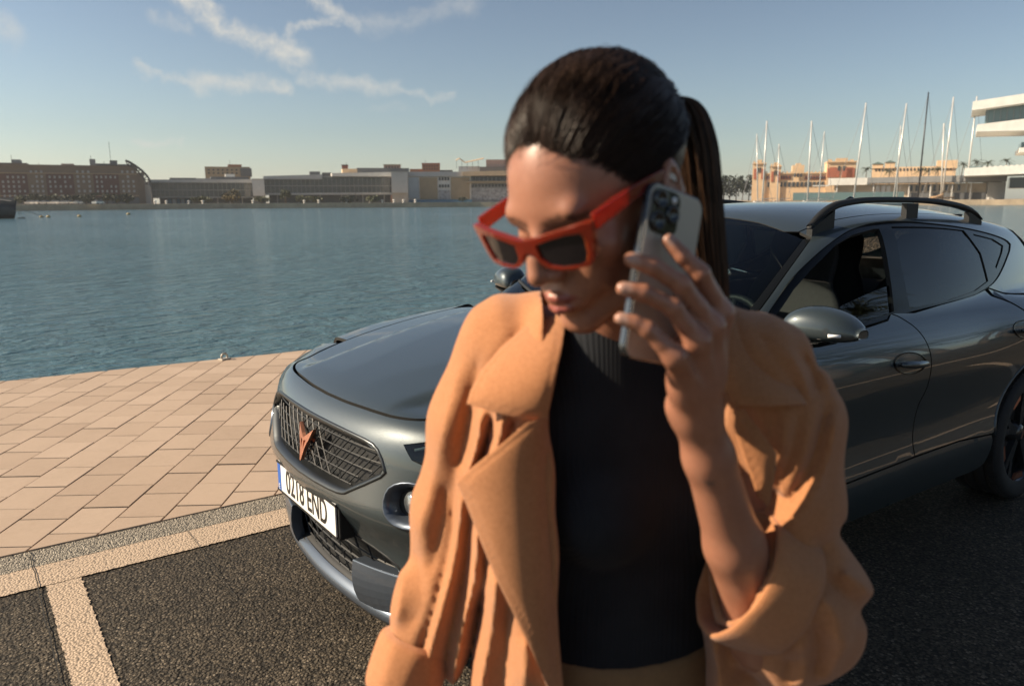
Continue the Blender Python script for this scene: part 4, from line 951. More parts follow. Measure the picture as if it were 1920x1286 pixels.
for sg in (1, -1):
    L = [(y*sg, z) for y, z in LAMP]
    hl = backing('headlight', inset2(L, -.004), .050, inner)
    # light units behind the lens
    for k, (yy, zz, rr) in enumerate(((.600, .806, .017), (.645, .808, .019), (.69, .812, .017))):
        c = surfX(yy*sg, zz)[0]; MB().lathe([(0, -.008), (rr*.8, -.004), (rr, .004), (rr, .03)], 20, 'X', (c[0]+.022, c[1], c[2])).build('reflector', mat('lamp_chrome', (.6, .62, .64), .12, metal=1.0), hl, True)
    c = [surfX(y*sg, z)[0]+np.array([.012, 0, 0]) for y, z in ((.545, .806), (.60, .826), (.66, .836), (.705, .836))]
    MB().tube(c, .0045, 6).build('light_strip', mat('lamp_diffuser', (.7, .72, .74), .25), hl, True)
    P = surfX([q[0] for q in resample(inset2(L, .001), .03)], [q[1] for q in resample(inset2(L, .001), .03)])
    lens = backing('lens', inset2(L, .001), -.001, glass_f, hl)
    # round vent with fog lamp
    L2 = [(y*sg, z) for y, z in VENT]; V2 = [tuple(q) for q in catmull(L2, 3, True)]
    vt = backing('air_vent', inset2(V2, -.006), .045, plastic)
    o = ring_part('vent_frame', V2, .008, .020, .005, .040, blue_grey, car, 0); 
    c = surfX(.558*sg, .655)[0]
    MB().lathe([(0, -.006), (.026, -.004), (.034, .004), (.036, .012), (.036, .035)], 24, 'X', (c[0]+.012, c[1], c[2])).build('fog_lamp', mat('lamp_lens', (.25, .27, .28), .08, metal=.6, coat=1.0), vt, True)
# number plate on its carrier
PX = .026
plate_me = MB()
carrier = MB().box((PX+.034, 0, .525), (.07, .545, .125)).build('plate_carrier', plastic, car, bevel=.006)
plate = MB().box((PX-.006, 0, .525), (.006, .52, .112)).build('number_plate', mat('plate_white', (.78, .77, .74), .35), car, bevel=.0015)
MB().box((PX-.0093, .242, .525), (.0012, .030, .104)).build('plate_band', mat('plate_blue', (.01, .10, .42), .35), plate)
def text_part(txt, size, material, parent, M, sx=1.0, name='lettering', bold=0.0):
    cu = bpy.data.curves.new(name, 'FONT'); cu.body = txt; cu.size = size; cu.align_x = 'CENTER'; cu.align_y = 'CENTER'; cu.extrude = .0006; cu.offset = bold
    to = bpy.data.objects.new(name, cu); COL.objects.link(to); bpy.context.view_layer.update()
    me = bpy.data.meshes.new_from_object(to.evaluated_get(bpy.context.evaluated_depsgraph_get())); bpy.data.objects.remove(to)
    me.transform(Matrix.Diagonal((sx, 1, 1, 1))); me.transform(M)
    return _link(name, me, material, parent)
MF = Matrix(((0, 0, -1, PX-.0098), (-1, 0, 0, -.012), (0, 1, 0, .5245), (0, 0, 0, 1)))   # readable from in front of the car
o = text_part('0218 END', .120, mat('plate_black', (.012, .012, .012), .4), plate, MF, .72, 'registration', .0013); o.matrix_parent_inverse = Matrix.Identity(4)
MF2 = Matrix(((0, 0, -1, PX-.0106), (-1, 0, 0, .242), (0, 1, 0, .487), (0, 0, 0, 1)))
o = text_part('E', .028, MATS['plate_white'], plate, MF2, .9, 'country_letter'); o.matrix_parent_inverse = Matrix.Identity(4)
MB().box((PX-.0085, 0, .5775), (.004, .535, .007)).build('plate_rim', plastic, plate)
MB().box((PX-.0085, 0, .4725), (.004, .535, .007)).build('plate_rim', plastic, plate)
# copper badge
EMB = [(0, .26), (.30, .42), (.98, .86), (.60, .16), (.50, .06), (.30, -.30), (.06, -1.0), (0, -1.0)]
HOLE = [(.08, .10), (.34, .17), (.26, -.02), (.12, -.36)]
S_, ZB = .061, .716
bv = []; bm = bmesh.new()
def emblem_half(sg):
    pts = [(y*S_*sg, ZB+z*S_) for y, z in EMB]; ho = [(y*S_*sg, ZB+z*S_) for y, z in HOLE]
    A = pts+ho; n = len(pts); ed = [(i, (i+1) % n) for i in range(n)]+[(n+i, n+(i+1) % len(ho)) for i in range(len(ho))]
    vv, ee, tt, *_ = delaunay_2d_cdt([Vector(q) for q in A], ed, [], 0, 1e-7)
    Q = np.array([(a.x, a.y) for a in vv]); T3 = np.array([t for t in tt if len(t) == 3]); T3 = T3[inside(Q[T3].mean(1), [pts, ho])]
    return Q, T3, ed
emb = MB()
for sg in (1, -1):
    Q, T3, ed = emblem_half(sg); xs = surfX(Q[:, 0], Q[:, 1])[:, 0]-.004+.05*np.abs(Q[:, 0]); n = len(Q)
    v = [(x, q[0], q[1]) for x, q in zip(xs, Q)]+[(x+.012, q[0], q[1]) for x, q in zip(xs, Q)]
    f = [tuple(t) for t in T3.tolist()]+[tuple(i+n for i in t)[::-1] for t in T3.tolist()]+[(a, b, b+n, a+n) for a, b in ed]
    emb.add(v, f)
emb.build('badge', copper, grille).matrix_parent_inverse = Matrix.Identity(4)
c = surfX(0, ZB)[0]
MB().add([(c[0]+.022, y*.085, ZB+z*.085) for y, z in ((0, .25), (.75, .75), (.62, .2), (.06, -1), (-.06, -1), (-.62, .2), (-.75, .75))], [(0, 1, 2, 3, 4, 5, 6)]).build('badge_shield', gloss, grille)
# lower lip, splitter blades
def plan_pts(aa, z, off): 
    P = surfX(aa, np.full(len(aa), z)); return P
aa = np.concatenate([np.linspace(-.80, .80, 41)])
P = surfX(aa, np.full(41, .235)); mb = MB(); V = []
prof = [(-.002, .268), (-.024, .254), (-.030, .234), (-.020, .214), (.05, .204), (.16, .21)]
for dx, zz in prof: V.append([(p[0]+dx, p[1], zz) for p in P])
v = [q for r_ in V for q in r_]; f = []
for i in range(len(prof)-1):
    for j in range(40): f.append((i*41+j, i*41+j+1, (i+1)*41+j+1, (i+1)*41+j))
mb.add(v, [q[::-1] for q in f]); mb.build('splitter', blue_grey, car, True)
for sg in (1, -1):
    nu, nv = 10, 7; V = []
    for a in np.linspace(0, 1, nu):
        yy = .268+.36*a; zt = .392+.030*a-.012*a*a; zb = .232+.13*a**1.6
        for b in np.linspace(0, 1, nv):
            z = zb+(zt-zb)*b; p = surfX(yy*sg, z)[0]; V.append((p[0]-.022+.010*a-.010*math.sin(math.pi*b)*(1-a), p[1], z))
    n = len(V); V += [(x+.045, y, z) for x, y, z in V]; f = []
    for i in range(nu-1):
        for j in range(nv-1):
            q = (i*nv+j, (i+1)*nv+j, (i+1)*nv+j+1, i*nv+j+1); f.append(q); f.append(tuple(n+k for k in q)[::-1])
    rim_ = [i*nv for i in range(nu)]+[(nu-1)*nv+j for j in range(1, nv)]+[i*nv+nv-1 for i in range(nu-2, -1, -1)]+[j for j in range(nv-2, 0, -1)]
    f += [(rim_[k], n+rim_[k], n+rim_[(k+1) % len(rim_)], rim_[(k+1) % len(rim_)]) for k in range(len(rim_))]
    if sg == 1: f = [q[::-1] for q in f]
    MB().add(V, f).build('splitter_blade', blue_grey, car, False, bevel=.004)
# --- side panels (drawn once for the camera side, mirrored for the other)
WF, WR = (.82, .335), (3.425, .335); AR = .412
def arc(c, r, a0, a1, n=18): return [(c[0]+r*math.cos(a), c[1]+r*math.sin(a)) for a in np.linspace(R(a0), R(a1), n)]
he = [q for q in half if q[0] > .47]
ftop = [toW(q) for q in map_Z(np.array([(x+.0005, y+.0045) for x, y in he]))]
YW = lambda L: [toW(q) for q in map_Y(np.array(L))]
fend = YW([(.468, .47)]+arc(WF, AR, 160, 12, 22)+[(1.215, .25), (1.27, .25), (1.274, .5), (1.282, .8), (1.275, .965)])+[(1.19, ftop[-1][1]+.03)]+ftop[::-1]+YW([(.485, .862), (.470, .82), (.503, .72), (.505, .60)])
panel('front_wing', fend, map_W, paint, car, .03, mirror=True, scale=(1, .88))
split = [tuple(q) for q in catmull([(2.19, 1.045), (2.255, 1.02), (2.325, .965), (2.360, .88), (2.368, .735), (2.330, .645), (2.322, .50), (2.328, .437)], 5)]
belt_f = [(1.285, .985), (1.6, .998), (1.887, 1.006), (2.19, 1.025)]
door_f = [(1.288, .50), (1.295, .437)]+[(1.8, .430)]+split[::-1][0:-3]+belt_f[::-1]
door_f = [(1.282, .985), (1.284, .7), (1.290, .50), (1.30, .432), (1.8, .430)]+[(x-.0015, z) for x, z in split[::-1]]+[(2.15, 1.022), (1.887, 1.004), (1.6, .996)]
panel('front_door', door_f, map_Y, paint, car, .03, mirror=True)
rd_rear = [(3.075, 1.075), (3.20, 1.00), (3.300, .93), (3.335, .86), (3.325, .765)]
door_r = split+[(2.7, .437), (2.995, .418)]+arc(WR, AR+.004, 168, 104, 12)+[(3.325, .765), (3.335, .86), (3.300, .93), (3.20, 1.00), (3.075, 1.075), (2.93, 1.062), (2.6, 1.048), (2.365, 1.034)]
door_r = [(x+.0015, z) if i < len(split) else (x, z) for i, (x, z) in enumerate(door_r)]
panel('rear_door', door_r, map_Y, paint, car, .03, mirror=True)
sill = [(1.225, .245), (1.232, .30), (1.30, .428), (1.8, .4265), (2.33, .4335), (2.7, .4335), (2.995, .414), (3.010, .385), (3.012, .26), (2.95, .235), (2.0, .232)]
panel('sill', sill, map_Y, paint, car, .025, mirror=True)
quarter = arc(WR, AR, 101, 12, 18)+[(3.84, .25), (4.0, .26), (4.02, .6), (4.03, .82), (4.02, .97), (3.6, 1.02), (3.3, 1.04), (3.12, 1.078), (3.205, 1.005), (3.305, .935), (3.34, .86), (3.33, .765)]
panel('rear_wing', quarter, map_Y, paint, car, .03, mirror=True)
# arch liners
for wx, wz in (WF, WR):
    for sg in (1, -1):
        mb = MB(); n = 24; a = np.linspace(R(-12), R(192), n); v = []
        for y in (.55, .868):
            v += [(wx+(AR+.004)*math.cos(t), y*sg, wz+(AR+.004)*math.sin(t)) for t in a]
        f = [(j, j+1, n+j+1, n+j) for j in range(n-1)]
        f.append(tuple(range(n)))
        mb.add(v, f); mb.build('arch_liner', inner, car)
# arch lip moulding on each wheel opening
    for sg in (-1, 1):
        pts = arc((wx, wz), AR-.004, -8, 166 if wx < 2 else 170, 28); P = map_Y(np.array([(x, max(z, .24)) for x, z in pts])); P[:, 1] = (np.abs(P[:, 1])-.004)*sg
        MB().tube(P, .010, 6).build('arch_lip', paint, car, True)
# --- roof, pillars, glass
trim_top = [(1424, 613), (1452, 570), (1486, 521), (1537, 472), (1584, 437), (1612, 425), (1640, 418), (1687, 415), (1752, 419.5), (1813, 428), (1864, 440.5), (1887, 450), (1895.5, 458)]
trim_bot = [(1894, 470), (1880, 505), (1864, 530), (1834, 551), (1780, 567), (1712, 584), (1640, 606), (1590, 620)]
TT = [toT(hit(*p)) for p in trim_top]; TB = [toT(hit(*p)) for p in trim_bot]
lowA = (1.335, TT[0][1]+.035); 
trim_loop = [lowA]+[tuple(q) for q in catmull(TT, 4)]+[tuple(q) for q in catmull(TB, 4)]+[toT(map_Y(np.array([[x, z]]))[0]) for x, z in ((1.887, 1.010), (1.6, 1.0), (1.36, .993))]
SC = (1, .72)
def th(x, a):      # parameter of the surface point at x with half width a, on the upper body
    g = np.linspace(0, 1.45, 60); y = np.abs(map_T(np.stack([np.full(60, x), g], 1))[:, 1]); return float(np.interp(a, np.maximum.accumulate(y), g))
# windscreen edge, read off the photograph on the near A-pillar
wsE = [toT(hit(*p)) for p in ((1390, 599), (1420, 560), (1450, 520), (1480, 481), (1505, 448))]
wsE = [(1.26, wsE[0][1]+.10)]+wsE
wsTop = [(x, th(x, a)) for x, a in ((wsE[-1][0]+.012, .50), (wsE[-1][0]+.045, .35), (wsE[-1][0]+.062, .18), (wsE[-1][0]+.066, .0))]
cowl = [(1.165, th(1.165, .62)), (1.12, th(1.12, .42)), (1.10, th(1.10, .2)), (1.095, 0.0)]
hlf = [tuple(q) for q in catmull(wsE, 3)]+wsTop
ws_loop = hlf+[(x, -t) for x, t in hlf[::-1][1:]]+[(x, -t) for x, t in cowl[::-1][1:-1]][::-1]
ws_half = [(1.095, 0.0)]+cowl[::-1][1:]+[tuple(q) for q in catmull(wsE, 3)]+wsTop
ws_loop = ws_half+[(x, -t) for x, t in ws_half[::-1][1:-1]]
panel('windscreen', ws_loop, map_T, glass_f, car, .04, gap=.0005, off=-.002, flange=0, scale=SC)
# roof skin
RS = .545
xr0, xr1 = wsTop[0][0], 3.80
rhalf = [(x+.0005, t) for x, t in wsTop[::-1]]+[(xr0+.03, th(xr0+.03, RS))]+[(x, th(x, RS)) for x in (2.1, 2.4, 2.8, 3.2, 3.5)]+[(3.72, th(3.72, RS-.03)), (3.84, th(3.84, .42)), (3.88, th(3.88, .2)), (3.885, 0.0)]
roof_loop = rhalf+[(x, -t) for x, t in rhalf[::-1][1:-1]]
panel('roof', roof_loop, map_T, paint, car, .035, gap=.001, flange=.004, scale=SC)
# side frame: A-pillar, cant rail and C-pillar in one pressing
wsO = [(x+.030, t+.012) for x, t in catmull(wsE, 3)]
outer = [tuple(q) for q in wsO]+[(xr0+.03, th(xr0+.03, RS+.004))]+[(x, th(x, RS+.004)) for x in (2.1, 2.4, 2.8, 3.2, 3.5)]+[(3.74, th(3.74, RS-.02))]
cpil = [(3.92, toT(map_Y(np.array([[3.92, 1.22]]))[0])[1]), (4.02, toT(map_Y(np.array([[4.02, 1.06]]))[0])[1]), (4.03, toT(map_Y(np.array([[4.03, .99]]))[0])[1])]
low_c = [toT(map_Y(np.array([[x, z]]))[0]) for x, z in ((3.6, 1.026), (3.3, 1.046), (3.13, 1.082))]
tr = [tuple(q) for q in catmull(TT, 4)]; tb_part = [tuple(q) for q in catmull(TB[:4], 4)]
frame_loop = outer+cpil+low_c+tb_part[::-1]+tr[::-1]+[lowA, (1.285, lowA[1]+.02)]
panel('side_frame', frame_loop, map_T, paint, car, .03, gap=.0012, flange=.012, scale=SC, mirror=True)
panel('pillar_trim', [wsE[0]]+[tuple(q) for q in catmull(wsE, 3)]+[(x+.028, t+.011) for x, t in catmull(wsE, 3)][::-1], map_T, gloss, car, .03, gap=.0006, off=-.003, flange=.01, scale=SC, mirror=True)
# glass openings
g_front = [(1447, 606), (1491, 542), (1523, 505), (1570, 458), (1600, 440), (1640, 428.5), (1650, 428), (1668, 500), (1678, 583), (1640, 596), (1560, 616), (1500, 628)]
g_rear = [(1673, 424), (1740, 425), (1809, 431.5), (1841, 474), (1855, 526), (1831, 544), (1780, 562), (1708, 577), (1692, 500)]
g_quar = [(1826, 438), (1864, 448), (1883, 460), (1881, 472), (1870, 503), (1853, 476)]
GF, GR_, GQ = [[toT(hit(*p)) for p in g] for g in (g_front, g_rear, g_quar)]
GF[-1] = toT(map_Y(np.array([[1.55, 1.014]]))[0]); GF[-2] = toT(map_Y(np.array([[1.80, 1.018]]))[0])
GF.append(toT(map_Y(np.array([[1.43, 1.03]]))[0]))
panel('window_trim', trim_loop, map_T, gloss, car, .03, holes=[GF, GR_, GQ], gap=.0015, off=-.005, flange=.02, scale=SC, mirror=True)
panel('rear_window', inset2(GR_, -.006, SC), map_T, glass_r, car, .05, gap=0, off=-.010, flange=0, scale=SC, mirror=True)
panel('quarter_window', inset2(GQ, -.006, SC), map_T, glass_r, car, .05, gap=0, off=-.010, flange=0, scale=SC, mirror=True)
# the near front window is wound down part of the way
gl_open = [(1500, 622), (1530, 604), (1568, 582), (1593, 567), (1640, 546), (1674, 533), (1682, 590), (1640, 600), (1560, 620)]
GO = [toT(hit(*p)) for p in gl_open]
panel('front_window', GO, map_T, glass_r, car, .05, gap=0, off=-.016, flange=0, scale=SC, sides=(1,))
panel('front_window', inset2(GF, -.006, SC), map_T, glass_r, car, .05, gap=0, off=-.010, flange=0, scale=SC, sides=(-1,))
# tailgate
tl = [(3.90, th(3.90, .0)), (3.895, th(3.895, .2)), (3.86, th(3.86, .42)), (3.80, th(3.80, .52))]
tg = [(.50, 1.36), (.62, 1.15), (.64, .95), (.60, .62), (.35, .52), (0, .52)]
def map_B(q): n = len(q); return bisect(np.stack([np.full(n, 3.2), q[:, 0], q[:, 1]], 1), np.tile([1.0, 0, 0], (n, 1)), 1.6, 0.0)
tloop = [(0, 1.40)]+[(-.3, 1.395), (-.50, 1.37)]+[(-y, z) for y, z in tg[1:-1]]+[(0, .52)]+[(y, z) for y, z in tg[1:-1][::-1]]+[(.50, 1.37), (.3, 1.395)]
rgl = [(-.40, 1.335), (.40, 1.335), (.50, 1.12), (-.50, 1.12)]
panel('tailgate', tloop, map_B, paint, car, .05, holes=[rgl], gap=.002)
panel('tailgate_window', rgl, map_B, glass_r, car, .06, gap=.003, off=-.006, flange=0)
rb = [(-.88, .80), (-.66, .80), (-.62, .60), (-.35, .505), (.35, .505), (.62, .60), (.66, .80), (.88, .80), (.86, .25), (-.86, .25)]
panel('rear_bumper', [(-.72, .93), (-.66, .93), (-.62, .60), (-.35, .505), (.35, .505), (.62, .60), (.66, .93), (.72, .93), (.74, .25), (-.74, .25)], map_B, paint, car, .06)
for sg in (1, -1):
    panel('tail_light', [(sg*.20, .90), (sg*.70, .92), (sg*.72, .84), (sg*.20, .85)], map_B, mat('tail_lens', (.25, .01, .01), .15, coat=1), car, .05, off=.004, flange=.01)
# underbody and cabin
MB().box((2.15, 0, .30), (3.75, 1.10, .12)).build('floor_pan', inner, car)
mb = MB(); mb.box((2.15, 0, .27), (1.8, 1.66, .06)); mb.build('side_floor', inner, car)
for sg in (-1, 1): MB().box((2.55, .735*sg, .66), (2.60, .03, .68)).build('door_card', inner, car, bevel=.01)
MB().box((3.62, 0, .98), (.75, 1.3, .02)).build('parcel_shelf', inner, car)
MB().box((1.16, 0, .64), (.04, 1.5, .68)).build('firewall', inner, car)
dash = MB(); prof = [(1.17, .90), (1.20, 1.0), (1.34, 1.015), (1.52, 1.0), (1.60, .95), (1.58, .80), (1.40, .70), (1.17, .70)]
n = len(prof); v = [(x, y, z) for y in (-.70, .70) for x, z in prof]
dash.add(v, [tuple(range(n)), tuple(range(2*n-1, n-1, -1))]+[(i, n+i, n+(i+1) % n, (i+1) % n) for i in range(n)]); dash.build('dashboard', mat('dash_soft', (.016, .017, .018), .6), car, bevel=.012)
MB().box((1.585, .02, 1.0), (.02, .30, .17)).build('screen', gloss, car, bevel=.004)
# cowl panel below the glass
cow = MB(); ca = np.linspace(-.68, .68, 21); v = []
for dx, dz in ((-.05, -.012), (.03, -.02)):
    for a in ca:
        x = 1.07+.10*a*a/.46+dx+.03; v.append((x, a, float(map_Z(np.array([[x, a]]))[0][2])+dz))
cow.add(v, [(j, j+1, 22+j, 21+j) for j in range(20)]); cow.build('cowl_panel', plastic, car)
# steering wheel
swM = Matrix.Translation((1.70, -.36, .93))@Matrix.Rotation(R(-65), 4, 'Y')
sw = MB(); sw.tube([swM@Vector((.185*math.cos(t), .185*math.sin(t), 0)) for t in np.linspace(0, 2*math.pi, 33)], .016, 8, False)
for t in (0, 2.2, -2.2): sw.tube([swM@Vector((.05*math.cos(t), .05*math.sin(t), 0)), swM@Vector((.18*math.cos(t), .18*math.sin(t), 0))], .014, 6)
sw.lathe([(0, .03), (.06, .025), (.07, 0)], 16, 'X', (1.70, -.36, .93)); sw.build('steering_wheel', plastic, car, True)
def seat(x, y, w):
    back = MB(); L = []
    for z, xo, t, hw_ in ((.42, .02, .10, .24), (.6, .05, .11, .25), (.85, .11, .10, .245), (1.02, .16, .085, .20), (1.10, .18, .07, .13), (1.13, .19, .065, .10), (1.20, .20, .075, .125), (1.29, .215, .07, .12), (1.33, .225, .045, .09)):
        hw_ *= w; L.append([(x+xo-t*.5, y-hw_, z), (x+xo-t*.2, y-hw_*.6, z), (x+xo-t*.2, y+hw_*.6, z), (x+xo-t*.5, y+hw_, z), (x+xo+t*.5, y+hw_*.9, z), (x+xo+t*.6, y, z), (x+xo+t*.5, y-hw_*.9, z)])
    n = 7; v = [q for r_ in L for q in r_]; f = [(i*n+j, (i+1)*n+j, (i+1)*n+(j+1) % n, i*n+(j+1) % n) for i in range(len(L)-1) for j in range(n)]+[tuple(range(n)), tuple(range(len(v)-1, len(v)-n-1, -1))]
    back.add(v, f); o = back.build('seat', seatm, car, True); md = o.modifiers.new('sub', 'SUBSURF'); md.levels = md.render_levels = 1
    c = MB().box((x-.20, y, .46), (.52, .48*w, .15)).build('seat_cushion', seatm, o, bevel=.05, seg=3)
    c.matrix_parent_inverse = Matrix.Identity(4)
seat(2.12, -.36, 1.0); seat(2.12, .36, 1.0); seat(2.98, -.38, 1.0); seat(2.98, .38, 1.0); seat(2.98, 0, .8)
MB().box((2.75, 0, 1.415), (1.3, .98, .012)).build('headlining', mat('headlining', (.03, .03, .032), .9), car)
MB().box((1.72, 0, 1.36), (.03, .22, .06)).build('rear_view_mirror', plastic, car, bevel=.01)
# wipers
for y0, y1 in ((-.55, -.02), (.12, .58)):
    P = []
    for t in np.linspace(0, 1, 8):
        y = y0+(y1-y0)*t; x = 1.175+.24*y*y+.09*(t); q = map_Z(np.array([[x, y]]))[0]; P.append((q[0], q[1], q[2]+.016))
    MB().tube(P, .009, 6).build('wiper', plastic, car, True)
# --- door mirrors
for sg in (1, -1):
    rows = []
    for t, hh, dd, z0 in ((0, .030, .050, 1.075), (.06, .062, .085, 1.085), (.3, .078, .100, 1.095), (.6, .072, .095, 1.092), (.85, .055, .080, 1.085), (1.0, .020, .035, 1.080)):
        y = .86+.235*t; xo = 1.425+.055*t+(.12 if sg == -1 else 0); z0 -= .012; ring_ = []
        for k in range(16):
            a = 2*math.pi*k/16; ca_, sa_ = math.cos(a), math.sin(a)
            ring_.append((xo+dd*math.copysign(abs(ca_)**.75, ca_)*(1.0 if ca_ < 0 else .75), -y*sg, z0+hh*(math.copysign(abs(sa_)**.8, sa_) if sa_ > 0 else .55*math.copysign(abs(sa_)**.6, sa_))))
        rows.append(ring_)
    v = [q for r_ in rows for q in r_]; n = 16
    f = [(i*n+j, i*n+(j+1) % n, (i+1)*n+(j+1) % n, (i+1)*n+j) for i in range(len(rows)-1) for j in range(n)]+[tuple(range(n)), tuple(range(len(v)-1, len(v)-n-1, -1))]
    if sg == -1: f = [q[::-1] for q in f]
    mo = MB().add(v, f).build('door_mirror', paint, car, True); md = mo.modifiers.new('sub', 'SUBSURF'); md.levels = md.render_levels = 2
    b = MB(); fx = .12 if sg == -1 else 0
    b.add([(1.36, -.80*sg, 1.015), (1.47, -.80*sg, 1.015), (1.50, -1.02*sg, 1.052), (1.37, -1.02*sg, 1.052), (1.36, -.80*sg, .985), (1.47, -.80*sg, .985), (1.49, -1.0*sg, 1.028), (1.39, -1.0*sg, 1.028)], [(0, 1, 2, 3), (4, 7, 6, 5), (0, 4, 5, 1), (1, 5, 6, 2), (2, 6, 7, 3), (3, 7, 4, 0)])
    b.v = [(x+fx, y, z) for x, y, z in b.v]; o = b.build('mirror_foot', gloss, mo, bevel=.008); o.matrix_parent_inverse = Matrix.Identity(4)
    b = MB().tube([(1.372+fx, -1.035*sg, 1.072), (1.384+fx, -1.050*sg, 1.072), (1.398+fx, -1.064*sg, 1.072)], .006, 6).build('indicator', mat('lamp_diffuser', (.7, .72, .74), .25), mo, True); b.matrix_parent_inverse = Matrix.Identity(4)
# --- door handles in their cups
for (hx, hz) in ((2.203, .853), (3.200, .893)):
    for sg in (-1, 1):
        L = [(hx+.125*math.cos(t), hz-.012*math.cos(t)+.045*math.sin(t)) for t in np.linspace(0, 2*math.pi, 28)[:-1]]
        P = map_Y(np.array(L)); N = gradn(P); c = map_Y(np.array([[hx, hz]]))[0]
        ring1 = P+N*.0012; ring2 = c+(P-c)*.93+N*.0025; ring3 = c+(P-c)*.80-N*.004; cen = c-gradn(c[None])[0]*.010
        v = [tuple(q) for q in np.concatenate([ring1, ring2, ring3])]+[tuple(cen)]; n = len(L)
        f = [(i*n+j, i*n+(j+1) % n, (i+1)*n+(j+1) % n, (i+1)*n+j) for i in range(2) for j in range(n)]+[(2*n+j, 2*n+(j+1) % n, 3*n) for j in range(n)]
        v = [(x, -y*sg if sg == 1 else y, z) for x, y, z in v]
        if sg == -1: f = [q[::-1] for q in f]
        dh = MB().add(v, f).build('handle_cup', gloss, car, True)
        g = [(hx-.105+.21*t, -c[1]*sg*-1 if False else (c[1]-.020-.012*math.sin(math.pi*t))*(1 if sg == -1 else -1), hz+.010-.020*t) for t in np.linspace(0, 1, 9)]
        bar = MB().tube(g, [.008, .012, .014, .015, .015, .015, .014, .012, .008], 8); vv = [(x, y, hz+(z-hz)*1.0) for x, y, z in bar.v]; bar.v = vv
        o = bar.build('door_handle', paint, dh, True); o.matrix_parent_inverse = Matrix.Identity(4)
# --- roof rails
for sg in (-1, 1):
    pts = [(1.905, 1.398), (1.96, 1.434), (2.04, 1.468), (2.14, 1.487), (2.36, 1.499), (2.78, 1.495), (3.04, 1.478), (3.20, 1.457), (3.30, 1.433), (3.37, 1.402)]
    C_ = [tuple(q) for q in catmull(pts, 4)]; mb = MB(); v = []
    n = len(C_)
    for i, (x, z) in enumerate(C_):
        e = min(i, n-1-i)/(n*.22); e = min(1, e); h = .006+.006*e; w = .011+.006*e
        for dy, dz in ((-w, -h), (-w*1.05, h*.2), (-w*.5, h), (w*.6, h), (w, h*.2), (w, -h)): v.append((x, (-.592+dy)*(1 if sg == -1 else -1), z+dz-.003))
    f = [(i*6+j, i*6+(j+1) % 6, (i+1)*6+(j+1) % 6, (i+1)*6+j) for i in range(n-1) for j in range(6)]+[tuple(range(6)), tuple(range(6*n-1, 6*n-7, -1))]
    if sg == 1: f = [q[::-1] for q in f]
    rl = mb.add(v, f).build('roof_rail', plastic, car, True)
    for x0, x1 in ((1.91, 2.06), (2.62, 2.72), (3.22, 3.36)):
        q0 = map_T(np.array([[x0, th(x0, .58)], [x1, th(x1, .58)]])); zt = [np.interp(x, [p[0] for p in C_], [p[1] for p in C_])-.018 for x in (x0, x1)]
        s_ = (1 if sg == -1 else -1)
        b = MB().add([(x0, -.605*s_, q0[0][2]-.02), (x1, -.605*s_, q0[1][2]-.02), (x1, -.58*s_, q0[1][2]-.02), (x0, -.58*s_, q0[0][2]-.02), (x0, -.605*s_, zt[0]), (x1, -.605*s_, zt[1]), (x1, -.58*s_, zt[1]), (x0, -.58*s_, zt[0])], [(3, 2, 1, 0), (4, 5, 6, 7), (0, 1, 5, 4), (1, 2, 6, 5), (2, 3, 7, 6), (3, 0, 4, 7)])
        b.build('rail_foot', plastic, rl).matrix_parent_inverse = Matrix.Identity(4)
mb = MB(); mb.add([(3.05, -.02, 1.465), (3.20, -.02, 1.46), (3.20, .02, 1.46), (3.05, .02, 1.465), (3.17, -.006, 1.515), (3.20, -.006, 1.512), (3.20, .006, 1.512), (3.17, .006, 1.515)], [(0, 1, 5, 4), (1, 2, 6, 5), (2, 3, 7, 6), (3, 0, 4, 7), (4, 5, 6, 7)])
mb.build('aerial_fin', gloss, car, bevel=.006)
